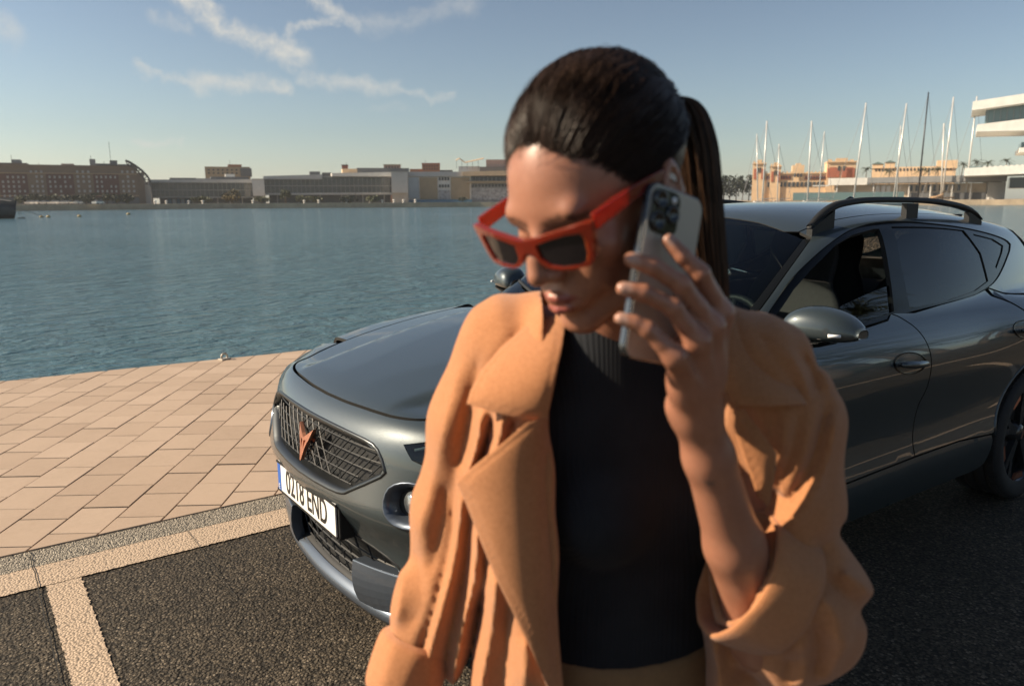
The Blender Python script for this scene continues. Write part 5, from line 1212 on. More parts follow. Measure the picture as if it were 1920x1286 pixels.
# --- wheels
def wheel(x, y, s):
    w = empty('wheel', (0, 0, 0)); w.parent = car; w.matrix_parent_inverse = CINV; w.location = (x, y, .335); w.rotation_euler = (0, 0, 0 if s < 0 else math.pi)
    # outside of the wheel is local -y
    T_ = MB(); n = 72
    prof = [(.245, -.112), (.268, -.121), (.305, -.124), (.322, -.118), (.330, -.105), (.3345, -.09), (.3345, -.062), (.328, -.060), (.328, -.052), (.335, -.050), (.3355, -.008), (.329, -.006), (.329, .006), (.3355, .008), (.335, .050), (.328, .052), (.328, .060), (.3345, .062), (.3345, .09), (.330, .105), (.322, .118), (.305, .124), (.245, .112)]
    T_.lathe(prof, n, 'Y'); t = T_.build('tyre', rubber, w, True)
    rim = MB(); rim.lathe([(.250, -.112), (.252, -.104), (.236, -.098), (.228, -.06), (.222, .08), (.246, .11)], 48, 'Y')
    rim.lathe([(.0, -.092), (.034, -.092), (.040, -.084), (.055, -.075), (.06, .0)], 24, 'Y')
    rm = rim.build('rim', mat('rim_black', (.02, .021, .022), .25, coat=.5), w, True)
    for k in range(5):
        a0 = 2*math.pi*k/5+.3
        for da in (-.16, .16):
            sp = MB(); v = []
            for rr, wd, yo in ((.045, .016, -.086), (.14, .015, -.088), (.235, .020, -.100)):
                a = a0+da*(rr/.235); c_, s_ = math.cos(a), math.sin(a)
                for dt, dy in ((-wd, 0), (wd, 0), (wd*.8, .03), (-wd*.8, .03)): v.append((rr*c_-dt*s_, yo+dy, rr*s_+dt*c_))
            sp.add(v, [(i*4+j, i*4+(j+1) % 4, (i+1)*4+(j+1) % 4, (i+1)*4+j) for i in range(2) for j in range(4)]); sp.build('spoke', MATS['rim_black'], rm)
        a = a0+math.pi/5; ins = MB(); c_, s_ = math.cos(a), math.sin(a)
        ins.add([((r_*c_-d*s_), -.103+yy, (r_*s_+d*c_)) for yy in (0, .012) for r_, d in ((.205, -.035), (.235, -.055), (.235, .055), (.205, .035))], [(0, 1, 2, 3), (7, 6, 5, 4), (0, 4, 5, 1), (1, 5, 6, 2), (2, 6, 7, 3), (3, 7, 4, 0)]); ins.build('copper_insert', copper, rm)
    d = MB().lathe([(.06, -.02), (.17, -.02), (.17, .0), (.06, .0)], 40, 'Y'); d.build('brake_disc', mat('disc_steel', (.25, .25, .26), .35, metal=1), w, False)
    tread = MB()
    for k in range(80):
        a = 2*math.pi*k/80; c_, s_ = math.cos(a), math.sin(a)
        for yy, wdt in ((-.089, .030), (.089, .030)):
            tread.box((.3345*c_, yy, .3345*s_), (.004, wdt, .017), M=Matrix.Rotation(-a, 3, 'Y'))
    tag(tread.build('tread_blocks', rubber, t), kind='stuff')
wheel(WF[0], -.775, -1); wheel(WF[0], .775, 1); wheel(WR[0], -.775, -1); wheel(WR[0], .775, 1)
link = _link
# ================================================================== IMPLICIT SURFACES (for the figure)
class Sdf:
    """a list of soft-joined primitives; every op keeps (kind, data, k)"""
    def __init__(s): s.ops = []
    def cone(s, a, b, ra, rb, k=.01, sub=False): s.ops.append(('c', (np.array(a, float), np.array(b, float), ra, rb), k, sub)); return s
    def chain(s, pts, rad, k=.01, sub=False):
        for i in range(len(pts)-1): s.cone(pts[i], pts[i+1], rad[i], rad[i+1], k, sub)
        return s
    def ell(s, c, r, M=None, k=.01, sub=False): s.ops.append(('e', (np.array(c, float), np.array(r, float), None if M is None else np.array(M, float)), k, sub)); return s
    def fn(s, f, k=.01, sub=False): s.ops.append(('f', f, k, sub)); return s
    def __call__(s, P):
        F = np.full(len(P), 1.0)
        for kind, d, k, sub in s.ops:
            if kind == 'c':
                a, b, ra, rb = d; m = max(ra, rb)+k+.06; lo, hi = np.minimum(a, b)-m, np.maximum(a, b)+m
                idx = np.nonzero(((P > lo) & (P < hi)).all(1))[0]
                if not len(idx): continue
                Q = P[idx]-a; ab = b-a; t = np.clip(Q@ab/max(ab@ab, 1e-12), 0, 1); v = np.sqrt(((Q-t[:, None]*ab)**2).sum(1))-(ra+(rb-ra)*t)
            elif kind == 'e':
                c, r_, M = d; m = r_.max()+k+.06
                idx = np.nonzero((np.abs(P-c) < m).all(1))[0]
                if not len(idx): continue
                Q = P[idx]-c
                if M is not None: Q = Q@M
                q = Q/r_; l = np.sqrt((q*q).sum(1)); g = np.sqrt(((q/r_)**2).sum(1)); v = np.where(g > 1e-9, l*(l-1)/np.maximum(g, 1e-9), -r_.min())
            else: idx = np.arange(len(P)); v = d(P)
            cur = F[idx]
            if sub: F[idx] = smax(cur, -v, max(k, 1e-4))
            else: F[idx] = smin(cur, v, max(k, 1e-4))
        return F
def sdf_mesh(F, lo, hi, h, grad=True):
    """surface nets over a box; a coarse pass finds where the surface runs"""
    lo = np.array(lo, float); n = np.ceil((np.array(hi)-lo)/h/4).astype(int)*4+1
    cn = (n-1)//4+1
    ax = [lo[i]+np.arange(cn[i])*h*4 for i in range(3)]
    C = np.stack(np.meshgrid(*ax, indexing='ij'), -1).reshape(-1, 3); fc = F(C).reshape(cn)
    near = np.abs(fc) < h*4*2.2
    act = np.zeros(cn-1, bool)
    for i in (0, 1):
        for j in (0, 1):
            for k in (0, 1): act |= near[i:cn[0]-1+i, j:cn[1]-1+j, k:cn[2]-1+k]
    V = np.full(n, 1.0)
    V[...] = np.repeat(np.repeat(np.repeat(fc, 4, 0), 4, 1), 4, 2)[:n[0], :n[1], :n[2]]
    pm = np.zeros(n, bool)
    A = np.argwhere(act)
    o = np.stack(np.meshgrid(*[np.arange(5)]*3, indexing='ij'), -1).reshape(-1, 3)
    ids = (A[:, None]*4+o[None]).reshape(-1, 3); pm[ids[:, 0], ids[:, 1], ids[:, 2]] = True
    I = np.argwhere(pm); V[pm] = F(lo+I*h)
    S = V < 0
    cs = np.zeros(n-1, np.int8)
    for i in (0, 1):
        for j in (0, 1):
            for k in (0, 1): cs += S[i:n[0]-1+i, j:n[1]-1+j, k:n[2]-1+k]
    cells = np.argwhere((cs > 0) & (cs < 8)); idx = np.full(n-1, -1, np.int64); idx[tuple(cells.T)] = np.arange(len(cells))
    acc = np.zeros((len(cells), 3)); cnt = np.zeros(len(cells)); offs = [(i, j, k) for i in (0, 1) for j in (0, 1) for k in (0, 1)]
    for p in range(8):
        for q in range(p+1, 8):
            a, b = np.array(offs[p]), np.array(offs[q])
            if np.abs(a-b).sum() != 1: continue
            va = V[tuple((cells+a).T)]; vb = V[tuple((cells+b).T)]; m = (va < 0) != (vb < 0)
            t = np.where(m, va/np.where(m, va-vb, 1), 0)
            acc[m] += a+(b-a)*t[m][:, None]; cnt[m] += 1
    pos = lo+(cells+acc/np.maximum(cnt, 1)[:, None])*h
    quads = []
    for ax_ in range(3):
        u, v = (ax_+1) % 3, (ax_+2) % 3
        sl0 = [slice(None)]*3; sl1 = [slice(None)]*3; sl0[ax_] = slice(0, -1); sl1[ax_] = slice(1, None)
        s0, s1 = S[tuple(sl0)], S[tuple(sl1)]; E = np.argwhere(s0 != s1)
        E = E[(E[:, u] > 0) & (E[:, v] > 0) & (E[:, u] < n[u]-1) & (E[:, v] < n[v]-1)]
        if not len(E): continue
        def cid(du, dv):
            c = E.copy(); c[:, u] += du; c[:, v] += dv; return idx[tuple(c.T)]
        q = np.stack([cid(-1, -1), cid(0, -1), cid(0, 0), cid(-1, 0)], 1); ins = S[tuple(E.T)]
        q[~ins] = q[~ins][:, ::-1]; quads.append(q)
    Q = np.concatenate(quads); Q = Q[(Q >= 0).all(1)]
    N = None
    if grad:
        e = h*.6; g = np.stack([F(pos+np.eye(3)[i]*e)-F(pos-np.eye(3)[i]*e) for i in range(3)], -1)
        N = g/np.maximum(np.linalg.norm(g, axis=1, keepdims=True), 1e-9)
    return pos, Q, N
def np_mesh(name, pos, Q, N=None):
    me = bpy.data.meshes.new(name); me.vertices.add(len(pos)); me.vertices.foreach_set('co', np.asarray(pos, np.float32).ravel())
    k = Q.shape[1]; me.loops.add(Q.size); me.polygons.add(len(Q)); me.loops.foreach_set('vertex_index', Q.astype(np.int32).ravel())
    me.polygons.foreach_set('loop_start', np.arange(0, Q.size, k, dtype=np.int32)); me.polygons.foreach_set('loop_total', np.full(len(Q), k, np.int32))
    me.polygons.foreach_set('use_smooth', np.ones(len(Q), bool)); me.update(calc_edges=True); me.validate()
    if N is not None: me.normals_split_custom_set_from_vertices(np.asarray(N, np.float32).tolist())
    return me
def vcol(me, name, vals):
    a = me.attributes.new(name, 'FLOAT', 'POINT'); a.data.foreach_set('value', np.asarray(vals, np.float32))
# ================================================================== THE WOMAN
RH = np.array([math.sin(YAW), -math.cos(YAW), 0.0]); FH = np.array([math.cos(YAW), math.sin(YAW), 0.0])
A0, B0 = 0.12, 0.87                     # where she stands: metres right of and in front of the camera
base = np.array([CAM[0], CAM[1], 0.0])+RH*A0+FH*B0
OFF = np.array([A0, B0, 0.0])
def Lp(u, v, b):
    p = pix(u, v, b)-np.array([CAM[0], CAM[1], 0]); return np.array([p@RH, p@FH, p[2]])
woman = tag(empty('person', tuple(base), YAW-math.pi/2), 'woman in camel coat and black top, head bowed, holding a phone to her ear', 'person')
RM = np.array([[0.6839, 0.6564, -0.3184], [-0.7288, 0.6337, -0.2593], [0.0316, 0.4094, 0.9118]])
HT = np.array([.0857, .760, 1.500]); HS = .945
def HL(p): return RM@(np.array(p, float)*HS)+HT           # head frame (x her left, y back, z up) -> figure frame
def to_head(P): return ((P-HT)@RM)/HS

# ---- head
head = Sdf()
head.ell((0, .014, .044), (.0735, .092, .083), k=.02)
head.ell((0, -.030, .022), (.063, .066, .076), k=.03)
head.ell((0, -.036, -.040), (.053, .053, .062), k=.03)
head.ell((0, -.028, -.066), (.043, .050, .040), k=.025)
for s_ in (1, -1):
    head.cone((.056*s_, .002, -.040), (.040*s_, -.040, -.078), .016, .015, k=.025)
    head.cone((.040*s_, -.040, -.078), (.011*s_, -.074, -.096), .015, .014, k=.02)
    head.ell((.041*s_, -.060, -.020), (.022, .022, .020), k=.022)          # cheekbone
    head.ell((.028*s_, -.070, -.045), (.020, .018, .022), k=.02)
head.ell((0, -.078, -.097), (.017, .014, .014), k=.018)                    # chin
head.cone((-.036, -.080, .022), (.036, -.080, .022), .012, .012, k=.018)   # brow
for s_ in (1, -1):
    head.ell((.031*s_, -.100, -.003), (.017, .016, .012), k=.014, sub=True)  # eye socket
    head.ell((.031*s_, -.077, -.003), (.0135, .0125, .0120), k=.004)         # lowered lid over the eye
    head.cone((.020*s_, -.0865, -.0105), (.042*s_, -.082, -.0105), .0016, .0016, k=.002, sub=True)  # lash line
head.cone((0, -.090, .010), (0, -.107, -.014), .0085, .0095, k=.012)        # nose
head.cone((0, -.107, -.012), (0, -.114, -.029), .0095, .0105, k=.008)
for s_ in (1, -1): head.ell((.0115*s_, -.101, -.033), (.0085, .011, .0085), k=.007)
for s_ in (1, -1): head.ell((.0062*s_, -.108, -.0415), (.0036, .0055, .0030), k=.003, sub=True)
head.ell((0, -.084, -.062), (.028, .016, .022), k=.016)                     # mouth mound
up_ = [(-.024, -.0865, -.0645), (-.011, -.0975, -.0615), (-.004, -.1015, -.0592), (0, -.1005, -.0606), (.004, -.1015, -.0592), (.011, -.0975, -.0615), (.024, -.0865, -.0645)]
head.chain(up_, [.0022, .0048, .0052, .0050, .0052, .0048, .0022], k=.004)
lo_ = [(-.022, -.0865, -.0675), (-.010, -.0975, -.0712), (0, -.1005, -.0722), (.010, -.0975, -.0712), (.022, -.0865, -.0675)]
head.chain(lo_, [.0022, .0056, .0064, .0056, .0022], k=.004)
head.chain([(-.025, -.090, -.0660), (-.010, -.1035, -.0662), (0, -.1065, -.0668), (.010, -.1035, -.0662), (.025, -.090, -.0660)], [.0008, .0014, .0015, .0014, .0008], k=.002, sub=True)
for s_ in (1, -1):                                                         # ears
    M = np.array(Matrix.Rotation(R(18*s_), 3, 'Z')@Matrix.Rotation(R(-14), 3, 'X'))
    head.ell((.0775*s_, .018, -.002), (.0090, .0200, .033), M, k=.006)
    head.ell((.0850*s_, .015, .000), (.0060, .0125, .021), M, k=.004, sub=True)
    head.cone((.079*s_, .005, -.010), (.080*s_, .007, -.020), .0045, .0045, k=.004)
head.cone((0, .018, -.055), (0, .030, -.12), .050, .052, k=.03)             # nape
def near_head(P):
    out = np.full(len(P), 1.0); m = (np.abs(P-HT) < .235).all(1)
    if m.any(): out[m] = head(to_head(P[m]))*HS
    return out

# ---- phone, held along her left cheek
n_ph = RM@np.array([1.0, -.06, .04]); n_ph /= np.linalg.norm(n_ph)
l_ph = .80*(-RM[:, 1])+1.0*(-RM[:, 2]); l_ph -= n_ph*(l_ph@n_ph); l_ph /= np.linalg.norm(l_ph)
w_ph = np.cross(l_ph, n_ph)                                                # to the front edge
if w_ph@RM[:, 1] > 0: w_ph = -w_ph
PC = Lp(1247, 518, .690)
def on_phone(u, v, n):
    o = Lp(u, v, .3); d = Lp(u, v, .6)-o; t = (n-(o-PC)@n_ph)/(d@n_ph); return o+d*t

# ---- hand and forearm
body = Sdf(); body.fn(near_head, k=.001)
body.chain([HL((0, .022, -.07)), np.array([.118, .850, 1.375]), np.array([.122, .880, 1.30])], [.048, .049, .060], k=.03)
FING = {'index': [((1253, 451), .010), ((1280, 480), .019), ((1313, 513), .027), ((1352, 588), .030)],
        'middle': [((1184, 487), .006), ((1224, 500), .018), ((1277, 534), .029), ((1334, 612), .036)],
        'ring': [((1168, 541), .005), ((1207, 549), .016), ((1262, 576), .028), ((1308, 638), .036)],
        'little': [((1163, 597), .005), ((1190, 605), .013), ((1214, 618), .020), ((1265, 668), .032)]}
RAD = {'index': [.0068, .0077, .0086, .0108], 'middle': [.0070, .0079, .0088, .0110], 'ring': [.0066, .0075, .0084, .0106], 'little': [.0058, .0066, .0073, .0095]}
wrist = Lp(1303, 768, .705); elbow = Lp(1428, 1195, .795)
tips = {}
for nm, js in FING.items():
    J = [on_phone(*uv, n) for uv, n in js]; tips[nm] = J
    for i in range(3):
        M_ = (J[i]+J[i+1])/2; rm_ = (RAD[nm][i]+RAD[nm][i+1])/2*.93
        body.cone(J[i], M_, RAD[nm][i], rm_, k=.0035); body.cone(M_, J[i+1], rm_, RAD[nm][i+1], k=.0035)
    body.ell(J[2], (RAD[nm][2]*1.06,)*3, k=.003)
    body.cone(J[3], J[3]*.42+wrist*.58, RAD[nm][3], .0135, k=.012)
    body.cone(J[3]*.45+wrist*.55, wrist, .014, .020, k=.014)
for nm, J in tips.items(): body.cone(J[3]+n_ph*RAD[nm][3]*.75, J[3]*.35+wrist*.65+n_ph*.0135, .0042, .003, k=.006)
mid = (tips['index'][3]+tips['little'][3])/2
body.ell(mid*.55+wrist*.45, (.026, .017, .036), None, k=.02)
# thumb on the other side of the phone
th0 = wrist*.55+tips['index'][3]*.45+n_ph*-.016; th1 = PC+w_ph*-.040+l_ph*.055+n_ph*-.004; th2 = PC+w_ph*-.030+l_ph*.020+n_ph*-.016; th3 = PC+w_ph*-.006+l_ph*.004+n_ph*-.018
body.chain([wrist, th0, th1, th2, th3], [.017, .015, .0125, .0105, .0085], k=.008)
fa = elbow-wrist
body.chain([wrist, wrist+fa*.18, wrist+fa*.55, elbow], [.0215, .0235, .0300, .033], k=.02)
body.ell(wrist+np.array([-.018, -.004, .006]), (.010, .010, .012), k=.012)
# torso and the other arm, under the clothes
sR, sL = np.array([.005, .905, 1.345]), np.array([.262, .840, 1.335])      # shoulder joints: her right (picture left), her left
body.chain([elbow, np.array([.300, .840, 1.09]), sL], [.034, .036, .036], k=.03)
body.cone(sR, sL, .034, .034, k=.04)
body.ell((.130, .890, 1.22), (.110, .070, .15), k=.05); body.ell((.140, .905, 1.04), (.095, .065, .14), k=.05)
eR = Lp(815, 1010, .915); wR = Lp(768, 1285, .86)
body.chain([sR, eR, wR], [.036, .036, .026], k=.03)
hd = (wR-eR)/np.linalg.norm(wR-eR); side = np.cross(hd, [0, 1, 0]); side /= np.linalg.norm(side)
body.cone(wR, wR+hd*.07, .024, .026, k=.02)
for i, (o_, ln) in enumerate(((-.024, .060), (-.008, .072), (.008, .068), (.022, .052))):
    k0 = wR+hd*.075+side*o_; k1 = k0+hd*ln*.5+np.array([0, -.004, 0]); k2 = k0+hd*ln+np.array([0, -.016, 0]); body.chain([k0, k1, k2], [.0100, .0088, .0070], k=.004)
body.chain([wR+hd*.02, wR+hd*.05+side*-.034, wR+hd*.09+side*-.040], [.014, .0105, .0078], k=.008)

pos, Q, N = sdf_mesh(body, (-.10, .55, .80), (.42, 1.02, 1.68), .0034)
bm_ = np_mesh('body', pos-OFF, Q, N)
hp = to_head(pos)
def blob(c, r, soft): return np.clip((1-np.sqrt((((hp-np.array(c))/np.array(r))**2).sum(1)))/soft, 0, 1)
lip = np.zeros(len(pos))
for c, r in (((0, -.099, -.0600), (.020, .012, .0058)), ((.011, -.095, -.0622), (.014, .012, .0046)), ((-.011, -.095, -.0622), (.014, .012, .0046)), ((0, -.098, -.0718), (.019, .012, .0078))): lip = np.maximum(lip, blob(c, r, .25))
brow_ = np.zeros(len(pos))
for s_ in (1, -1):
    for x, z in ((.014, .0165), (.022, .0195), (.031, .0215), (.040, .0210), (.048, .0175)): brow_ = np.maximum(brow_, blob((x*s_, -.086, z), (.0085, .03, .0042), .6))
vcol(bm_, 'lip', lip); vcol(bm_, 'brow', brow_*.85)
lash = np.zeros(len(pos))
for s_ in (1, -1):
    for x in (.022, .028, .034, .040): lash = np.maximum(lash, blob((x*s_, -.086, -.0105), (.005, .02, .0022), .6))
vcol(bm_, 'lash', lash)
# nails and the small arm tattoo are marks of the skin too
nail = np.zeros(len(pos))
for nm, J in tips.items():
    t = (J[0]-J[1])/np.linalg.norm(J[0]-J[1]); c = J[0]+n_ph*RAD[nm][0]*.7+t*.001
    d = np.sqrt((((pos-c)@np.stack([t, np.cross(t, n_ph), n_ph], 1)/np.array([.0075, .0058, .006]))**2).sum(1)); nail = np.maximum(nail, np.clip((1-d)/.15, 0, 1))
vcol(bm_, 'nail', nail)
tat = np.zeros(len(pos)); tc_ = Lp(1322, 893, .72)
for du, dv, r_ in ((0, 0, .0042), (-9, -5, .0030), (10, -4, .0028), (2, -14, .0022), (3, 14, .0022), (18, -3, .0018), (-16, -1, .0016)):
    c = Lp(1322+du, 893+dv, .72); dd = pos-c; dd[:, 1] *= .12; tat = np.maximum(tat, np.clip((1-np.sqrt((dd**2).sum(1))/r_)/.4, 0, 1))
vcol(bm_, 'ink', tat*.8*(pos[:, 1] < .745))
def f_skin(t, b):
    at = lambda n: t.new('ShaderNodeAttribute', attribute_name=n).outputs['Fac']
    v = objvec(t); n = t.m('ADD', t.m('MULTIPLY', t.noise(v, 28, 5, .6), .6), t.m('MULTIPLY', t.noise(v, 160, 3, .6), .4))
    c = t.ramp(n, [(.3, (.30, .130, .078)), (.7, (.37, .170, .106))])
    c = t.mix(t.m('MULTIPLY', at('lip'), .85), c, (.27, .065, .058, 1)); c = t.mix(at('brow'), c, (.035, .020, .014, 1)); c = t.mix(at('lash'), c, (.02, .012, .01, 1))
    c = t.mix(t.m('MULTIPLY', at('nail'), .6), c, (.48, .32, .26, 1)); c = t.mix(at('ink'), c, (.05, .055, .06, 1))
    t.l.new(c, b.inputs['Base Color'])
    t.l.new(t.m('SUBTRACT', .36, t.m('MULTIPLY', t.m('MAXIMUM', at('lip'), at('nail')), .18)), b.inputs['Roughness'])
    b.inputs['Subsurface Weight'].default_value = .12; b.inputs['Subsurface Radius'].default_value = (.012, .005, .003); b.inputs['Subsurface Scale'].default_value = .6
    t.l.new(t.bump(t.voro(v, 900), .10, .0006), b.inputs['Normal'])
skin = mat('skin', fn=f_skin)
link('body', bm_, skin, woman)

# ---- phone
phone = tag(empty('phone', tuple(base), YAW-math.pi/2), 'silver grey smartphone with three cameras held in the woman\'s hand', 'phone')
PM = Matrix((( *w_ph, 0), (*l_ph, 0), (*n_ph, 0), (0, 0, 0, 1))).transposed()
PM = Matrix(((w_ph[0], l_ph[0], n_ph[0], (PC-OFF)[0]), (w_ph[1], l_ph[1], n_ph[1], (PC-OFF)[1]), (w_ph[2], l_ph[2], n_ph[2], (PC-OFF)[2]), (0, 0, 0, 1)))
def rrect(w, h, r, n=8):
    out = []
    for cx, cy, a0 in ((w/2-r, h/2-r, 0), (-w/2+r, h/2-r, 90), (-w/2+r, -h/2+r, 180), (w/2-r, -h/2+r, 270)):
        out += [(cx+r*math.cos(R(a0+90*k/n)), cy+r*math.sin(R(a0+90*k/n))) for k in range(n+1)]
    return out
def slab(w, h, r, z0, z1, bev=.0015):
    m = MB(); lay = [(w-2*bev, h-2*bev, r-bev, z0), (w, h, r, z0+bev), (w, h, r, z1-bev), (w-2*bev, h-2*bev, r-bev, z1)]; n = None; v = []
    for a, b, c, z in lay: P = rrect(a, b, max(c, .0005)); n = len(P); v += [(x, y, z) for x, y in P]
    f = [tuple(range(n-1, -1, -1)), tuple(range(3*n, 4*n))]+[(i*n+j, i*n+(j+1) % n, (i+1)*n+(j+1) % n, (i+1)*n+j) for i in range(3) for j in range(n)]
    return m.add(v, f)
def ph(mb, name, m, smooth=False, parent=None):
    me = mb.mesh(name, smooth); me.transform(PM); o = _link(name, me, m, parent or phone); return o
PW, PH_ = .0765, .1560
ph(slab(PW, PH_, .0120, -.0080, 0.0), 'phone_case', mat('phone_edge', (.10, .11, .12), .22, metal=.9))
ph(slab(PW-.003, PH_-.003, .0108, .0, .0004, .0001), 'back_glass', mat('phone_back', (.40, .37, .32), .35, metal=.1, coat=.2))
ph(slab(PW-.004, PH_-.004, .0100, -.0084, -.0080, .0001), 'screen', mat('phone_screen', (.004, .004, .005), .06))
def sft(mb, x, y): mb.v = [(a+x, b+y, c) for a, b, c in mb.v]; return mb
bx, by = PW/2-.0225, -PH_/2+.0235
bump_o = ph(sft(slab(.0375, .0400, .0095, .0004, .0022, .0006), bx, by), 'camera_block', mat('phone_cam_glass', (.012, .013, .014), .10, coat=.6))
for cx, cy in ((.0085, -.0095), (.0085, .0095), (-.0095, 0.0)):
    ph(MB().lathe([(.0082, .0022), (.0082, .0040), (.0070, .0043), (.0062, .0040), (.0060, .0030), (.0, .0030)], 24, 'Z', (bx+cx, by+cy, 0)), 'camera_lens', mat('phone_lens_ring', (.08, .085, .09), .18, metal=.9), True, bump_o)
ph(MB().lathe([(.0032, .0022), (.0032, .0030), (0, .0030)], 16, 'Z', (bx-.0095, by-.0125, 0)), 'flash', mat('lamp_diffuser', (.7, .72, .74), .25), True, bump_o)

# ---- sunglasses
gl_root = tag(empty('sunglasses', tuple(base), YAW-math.pi/2), 'orange-red acetate cat-eye sunglasses with dark lenses on the woman\'s face', 'sunglasses')
GM = Matrix(((*(RM[0]*HS), (HT-OFF)[0]), (*(RM[1]*HS), (HT-OFF)[1]), (*(RM[2]*HS), (HT-OFF)[2]), (0, 0, 0, 1)))
GT = Matrix.Translation((0, -.0095, -.006))@Matrix.Rotation(R(4), 4, 'X')
def gy(x): return -.104+2.2*x*x
OUT = [(0, .0235), (.010, .0245), (.030, .0285), (.055, .0325), (.072, .0350), (.0785, .0345), (.0770, .0250), (.0725, .008), (.0700, -.0010), (.0640, -.0068), (.048, -.0088), (.030, -.0084), (.019, -.0055), (.0125, -.001), (.007, .0075), (0, .0100)]
HOL = [(.0145, .0175), (.030, .0215), (.052, .0250), (.0655, .0250), (.0670, .0200), (.0650, .006), (.0615, -.0015), (.052, -.0046), (.036, -.0050), (.0235, -.0025), (.0155, .0050)]
HOL = [tuple(q) for q in inset2(HOL, -.0013)]
def gput(me): me.transform(GT); me.transform(GM); return me
def flat_part(outer, hole, th_, name, m, parent, sgn, yo=0.0):
    lo = [resample(outer, .003)]+([resample(hole, .003)] if hole else []); A = [p for L in lo for p in L]; ed = []; k = 0
    for L in lo: ed += [(k+i, k+(i+1) % len(L)) for i in range(len(L))]; k += len(L)
    vv, ee, tt, *_ = delaunay_2d_cdt([Vector(map(float, q)) for q in A], ed, [], 0, 1e-8)
    q = np.array([(a.x, a.y) for a in vv]); T3 = np.array([t for t in tt if len(t) == 3]); T3 = T3[inside(q[T3].mean(1), lo)]; n = len(q)
    v = [(x*sgn, gy(x)+yo-th_/2, z) for x, z in q]+[(x*sgn, gy(x)+yo+th_/2, z) for x, z in q]
    cnt = {}
    for t in T3:
        for i in range(3): cnt[(int(t[i]), int(t[(i+1) % 3]))] = 1
    bd = [e for e in cnt if (e[1], e[0]) not in cnt]
    f = [tuple(t) for t in T3.tolist()]+[tuple(n+i for i in t)[::-1] for t in T3.tolist()]+[(b, a, a+n, b+n) for a, b in bd]
    if sgn < 0: f = [p[::-1] for p in f]
    return v, f
acet = mat('orange_acetate', (.17, .016, .005), .12, coat=.6, Transmission_Weight=.10, Subsurface_Weight=.2, IOR=1.48)
fm = MB()
for s_ in (1, -1): v, f = flat_part(OUT, HOL, .0062, 'frame', acet, gl_root, s_); fm.add(v, f)
fr_me = gput(fm.mesh('frame')); fo = _link('frame', fr_me, acet, gl_root)
bmx = bmesh.new(); bmx.from_mesh(fr_me); bmesh.ops.remove_doubles(bmx, verts=bmx.verts, dist=1e-5); bmesh.ops.recalc_face_normals(bmx, faces=bmx.faces); bmx.to_mesh(fr_me); bmx.free()
md = fo.modifiers.new('bevel', 'BEVEL'); md.width = .0012; md.segments = 3; md.limit_method = 'ANGLE'; md.angle_limit = R(50)
lensm = mat('sunglass_lens', (.010, .008, .010), .06, coat=.3)
for s_ in (1, -1):
    v, f = flat_part([tuple(p) for p in inset2(HOL, -.0008)], None, .0016, 'lens', None, None, s_); _link('lens', gput(mesh_from('lens', v, f)), lensm, gl_root)
for s_ in (1, -1):
    pts = [(.0755, -.0975, .0190, .0080), (.0765, -.070, .0200, .0076), (.0778, -.040, .0205, .0066), (.0788, -.010, .0195, .0056), (.0790, .010, .0185, .0050), (.0775, .028, .0040, .0052), (.0750, .038, -.012, .0048)]
    v = []; f = []
    for x, y, z, h_ in pts: v += [(x*s_-.0020, y, z-h_), (x*s_+.0020, y, z-h_), (x*s_+.0020, y, z+h_), (x*s_-.0020, y, z+h_)]
    f = [(i*4+j, i*4+(j+1) % 4, (i+1)*4+(j+1) % 4, (i+1)*4+j) for i in range(len(pts)-1) for j in range(4)]+[(3, 2, 1, 0), tuple(len(v)-4+j for j in range(4))]
    me = mesh_from('temple', v, f); me.transform(GM); o = _link('temple', me, acet, gl_root)
    bmx = bmesh.new(); bmx.from_mesh(me); bmesh.ops.recalc_face_normals(bmx, faces=bmx.faces); bmx.to_mesh(me); bmx.free()
    md = o.modifiers.new('bevel', 'BEVEL'); md.width = .0012; md.segments = 2
# ---- hair: slicked back over the skull into a pony-tail
HC = np.array([0, .020, .035])
def shell(P):
    q = (P-np.array([0, .021, .050]))/np.array([.0805, .1035, .0895]); l = np.sqrt((q*q).sum(1)); return (l-1)*.088
yl_ = Pchip([(-.10, .075), (-.06, .060), (-.03, .042), (-.01, .020), (.008, -.014), (.03, -.036), (.05, -.053), (.07, -.066), (.086, -.072), (.10, -.074), (.13, -.074)])
def behind(P): return P[:, 1]-yl_(P[:, 2])-.16*np.maximum(np.abs(P[:, 0])-.052, 0)
hair = Sdf(); hair.fn(shell, k=.001)
hair.fn(lambda P: behind(P)+.000, k=.006, sub=False)
def hair_F(P):
    h = to_head(P); f = shell(h); b = behind(h)
    m = np.abs(f) < .05; lim = np.full(len(P), -1.0); lim[m] = head(h[m])-(.0012+.30*np.maximum(b[m], 0)); f = smax(f, lim, .004)
    f = smax(f, .004-b, .003)
    for s_ in (1, -1):
        e = (h-np.array([.084*s_, .018, -.006]))/np.array([.030, .024, .037]); e = (np.sqrt((e*e).sum(1))-1)*.02; f = smax(f, -e, .006)
    f = smax(f, -(h[:, 2]+.055), .01)
    return f*HS
TIE = to_head(Lp(1240, 190, .856)[None])[0]
pos, Q, N = sdf_mesh(hair_F, HT-np.array([.17, .17, .14]), HT+np.array([.17, .17, .19]), .0032)
def f_hair(t, b):
    v = objvec(t, 'Object'); at = t.new('ShaderNodeAttribute', attribute_name='tone').outputs['Fac']
    t.l.new(t.ramp(at, [(0.0, (.014, .0085, .006)), (.6, (.038, .021, .013)), (1.0, (.095, .048, .026))]), b.inputs['Base Color'])
    b.inputs['Roughness'].default_value = .40; b.inputs['Specular IOR Level'].default_value = .20
hairm = mat('dark_brown_hair', fn=f_hair)
me = np_mesh('hair', pos-OFF, Q, N); vcol(me, 'tone', np.full(len(pos), .30)); hair_o = link('hair', me, hairm, woman)
